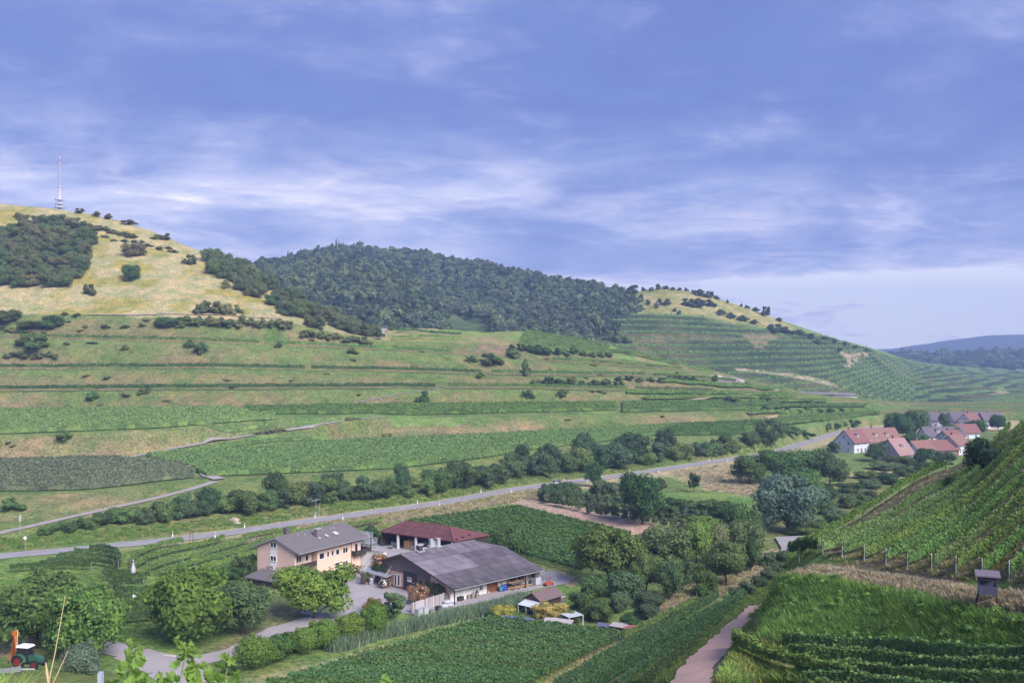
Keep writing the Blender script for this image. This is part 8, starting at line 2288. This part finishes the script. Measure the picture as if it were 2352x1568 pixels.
# ---- foreground: vine shoots in the bottom left corner
vl = foliage('young_vine_leaf', (0.125, 0.215, 0.050), var=.7, trans=.40)
shoot = surf('vine_shoot', (.22, .26, .09), scale=8)
def leaf_shape(b, c, up_, right, s):
    """one five-lobed grape leaf, slightly cupped"""
    n = right.cross(up_).normalized()
    out_ = [(0, -.15), (.22, -.42), (.50, -.25), (.42, 0), (.60, .22), (.34, .36), (.20, .62), (0, .80), (-.20, .62), (-.34, .36), (-.60, .22), (-.42, 0), (-.50, -.25), (-.22, -.42)]
    i = len(b.v); b.v.append(tuple(c + up_ * (s * .12) - n * (s * .10)))
    for x, y in out_:
        b.v.append(tuple(c + right * (x * s) + up_ * (y * s) + n * (s * .12 * abs(x))))
    m = len(out_)
    for k in range(m):
        b.f.append((i, i + 1 + k, i + 1 + (k + 1) % m))
def shoot_plant(pts, nleaf, size, lab, seed, spread=.10):
    rng = random.Random(seed)
    base = P(*pts[0])
    e = empty('vine_shoot', base, 0, lab, 'vine shoot', 'grape vine shoots in the foreground')
    line = [P(*q_) - base for q_ in pts]
    MB().tube(line, [.008 - .005 * k / len(line) for k in range(len(line))], 5).build('stem', shoot, e)
    for k in range(nleaf):
        t_ = (k + .3) / nleaf * (len(line) - 1); i = min(int(t_), len(line) - 2); c = line[i].lerp(line[i + 1], t_ - i)
        s = size * (1.15 - .75 * k / nleaf) * rng.uniform(.8, 1.2)
        a = rng.uniform(-1.3, 1.3) + (0 if k % 2 else math.pi)
        off = Vector((math.cos(a) * spread, rng.uniform(-.05, .05), rng.uniform(-.04, .05))) * (1.1 - .8 * k / nleaf)
        right = Vector((math.cos(rng.uniform(-.7, .7)), rng.uniform(-.5, .3), rng.uniform(-.4, .4))).normalized(); up_ = Vector((rng.uniform(-.6, .6), rng.uniform(.0, .7), rng.uniform(-1, .6))).normalized()
        up_ = (up_ - right * up_.dot(right)).normalized()
        b = MB(); leaf_shape(b, c + off, up_, right, s)
        b.build('leaf', vl, e)
D_ = 9.0
shoot_plant([(275, 1640, D_), (292, 1560, D_), (310, 1520, D_), (300, 1490, D_)], 26, .12, 'leftmost leafy grape vine shoot at the bottom edge', 1, .17)
shoot_plant([(330, 1640, D_), (345, 1570, D_), (365, 1540, D_)], 18, .12, 'broad low grape vine shoot right of the metal post', 2, .18)
shoot_plant([(300, 1600, D_ + .4), (300, 1530, D_ + .4), (302, 1505, D_ + .4), (304, 1480, D_ + .4), (300, 1462, D_ + .4)], 14, .085, 'thin upright grape vine shoot with small leaves at the tip', 3, .06)
shoot_plant([(395, 1640, D_), (410, 1580, D_), (418, 1540, D_), (425, 1510, D_), (428, 1480, D_)], 26, .11, 'middle grape vine shoot with a tendril at the bottom edge', 4, .13)
shoot_plant([(470, 1640, D_), (468, 1580, D_), (458, 1540, D_), (440, 1505, D_), (418, 1478, D_), (402, 1462, D_)], 26, .115, 'arching grape vine shoot leaning to the left', 5, .10)
shoot_plant([(505, 1640, D_), (515, 1580, D_), (520, 1545, D_), (525, 1515, D_), (527, 1495, D_)], 22, .11, 'yellowish grape vine shoot at the right of the group', 6, .13)
shoot_plant([(545, 1650, D_), (550, 1600, D_), (556, 1570, D_)], 10, .10, 'small grape vine shoot at the far right of the group', 7, .10)
shoot_plant([(450, 1660, D_), (455, 1600, D_), (480, 1560, D_)], 16, .12, 'dark low grape vine shoot between the arching ones', 8, .16)
shoot_plant([(380, 1660, D_), (372, 1600, D_), (380, 1562, D_)], 14, .12, 'low grape vine shoot left of the middle shoot', 9, .16)
shoot_plant([(862, 1640, D_), (874, 1585, D_), (880, 1562, D_), (890, 1552, D_)], 7, .10, 'single grape vine tip at the middle of the bottom edge', 10, .06)
shoot_plant([(730, 1660, D_), (738, 1600, D_), (742, 1560, D_)], 6, .09, 'small grape vine tip left of the single tip', 11, .06)
p = P(233, 1640, 8.5); e = empty('trellis_post', p, 0, 'grey metal trellis post beside the leftmost vine shoot', 'post')
q_ = P(231, 1543, 8.5) - p; MB().bar((0, 0, -1.2), tuple(q_), .05, .035).build('profile', surf('blue_grey_metal', (.40, .45, .58), rough=.4), e)
# grass clump in the lower left corner with dry stalks
gb = foliage('near_grass_blade', (0.17, 0.27, 0.075), var=.5, trans=.4)
rng = np.random.default_rng(9)
n = 150
qs = []
for k in range(n):
    d_ = rng.uniform(6.0, 8.0); u0 = rng.uniform(-60, 110); v0 = 1660 + rng.uniform(0, 40)
    h_ = rng.uniform(.22, .46) * np.interp(u0, [-60, 30, 110], [1, 1.05, .45]); ln = rng.normal(.10, .16)
    b0 = np.array(P(u0, v0, d_)); tip = b0 + np.array((ln, rng.uniform(-.1, .1), h_)); mid = b0 * .45 + tip * .55 + np.array((-ln * .18, 0, .05)); w_ = .007
    s = np.array((w_, 0, 0))
    qs.append([b0 - s, b0 + s, mid + s, mid - s]); qs.append([mid - s, mid + s, tip + s * .1, tip - s * .1])
V = np.array(qs).reshape(-1, 3)
mobj_ = mobj('grass_clump', np_mesh('grass_clump', V, quads=np.arange(len(V)).reshape(-1, 4), mats=[gb])); tag(mobj_, 'clump of long green grass blades in the lower left corner', 'grass', kind='stuff')
STK = surf('dry_stalk', (.55, .44, .26), (.44, .34, .20), scale=9)
for k, (a, b_, lab) in enumerate((((95, 1640), (150, 1368), 'longest dry grass stalk leaning across the tractor and the walnut tree'), ((85, 1640), (156, 1494), 'second dry grass stalk leaning beside the pollard willow'), ((118, 1640), (105, 1520), 'dry grass ear standing right of the tractor cab'))):
    d_ = 6.5; p0 = P(*a, d_); p1 = P(*b_, d_) - p0
    e = empty('dry_stalk', p0, 0, lab, 'grass stalk', 'dry grass stalks in the foreground')
    MB().tube([(0, 0, 0), tuple(p1 * .5 + Vector((.01, 0, .01))), tuple(p1)], [.005, .004, .0025], 5).build('stem', STK, e)
    if k == 2: MB().tube([tuple(p1 * .55), tuple(p1 * .8), tuple(p1)], [.004, .010, .003], 6).build('ear', STK, e)
# ---- haze: the blue air of the valley
hb_ = MB(); hb_.box(-4200, 6200, -60, 5800, -72.5, 330)
hm, ht = new_mat('valley_haze')
ho = N(ht, 'ShaderNodeOutputMaterial'); pv_ = N(ht, 'ShaderNodeVolumePrincipled')
pv_.inputs['Color'].default_value = (0.42, 0.57, 1.0, 1); pv_.inputs['Density'].default_value = 0.00021; pv_.inputs['Anisotropy'].default_value = 0.0
L(ht, pv_.outputs[0], ho.inputs['Volume'])
tag(hb_.build('haze', hm), 'pale blue haze filling the valley air', 'haze', kind='stuff')
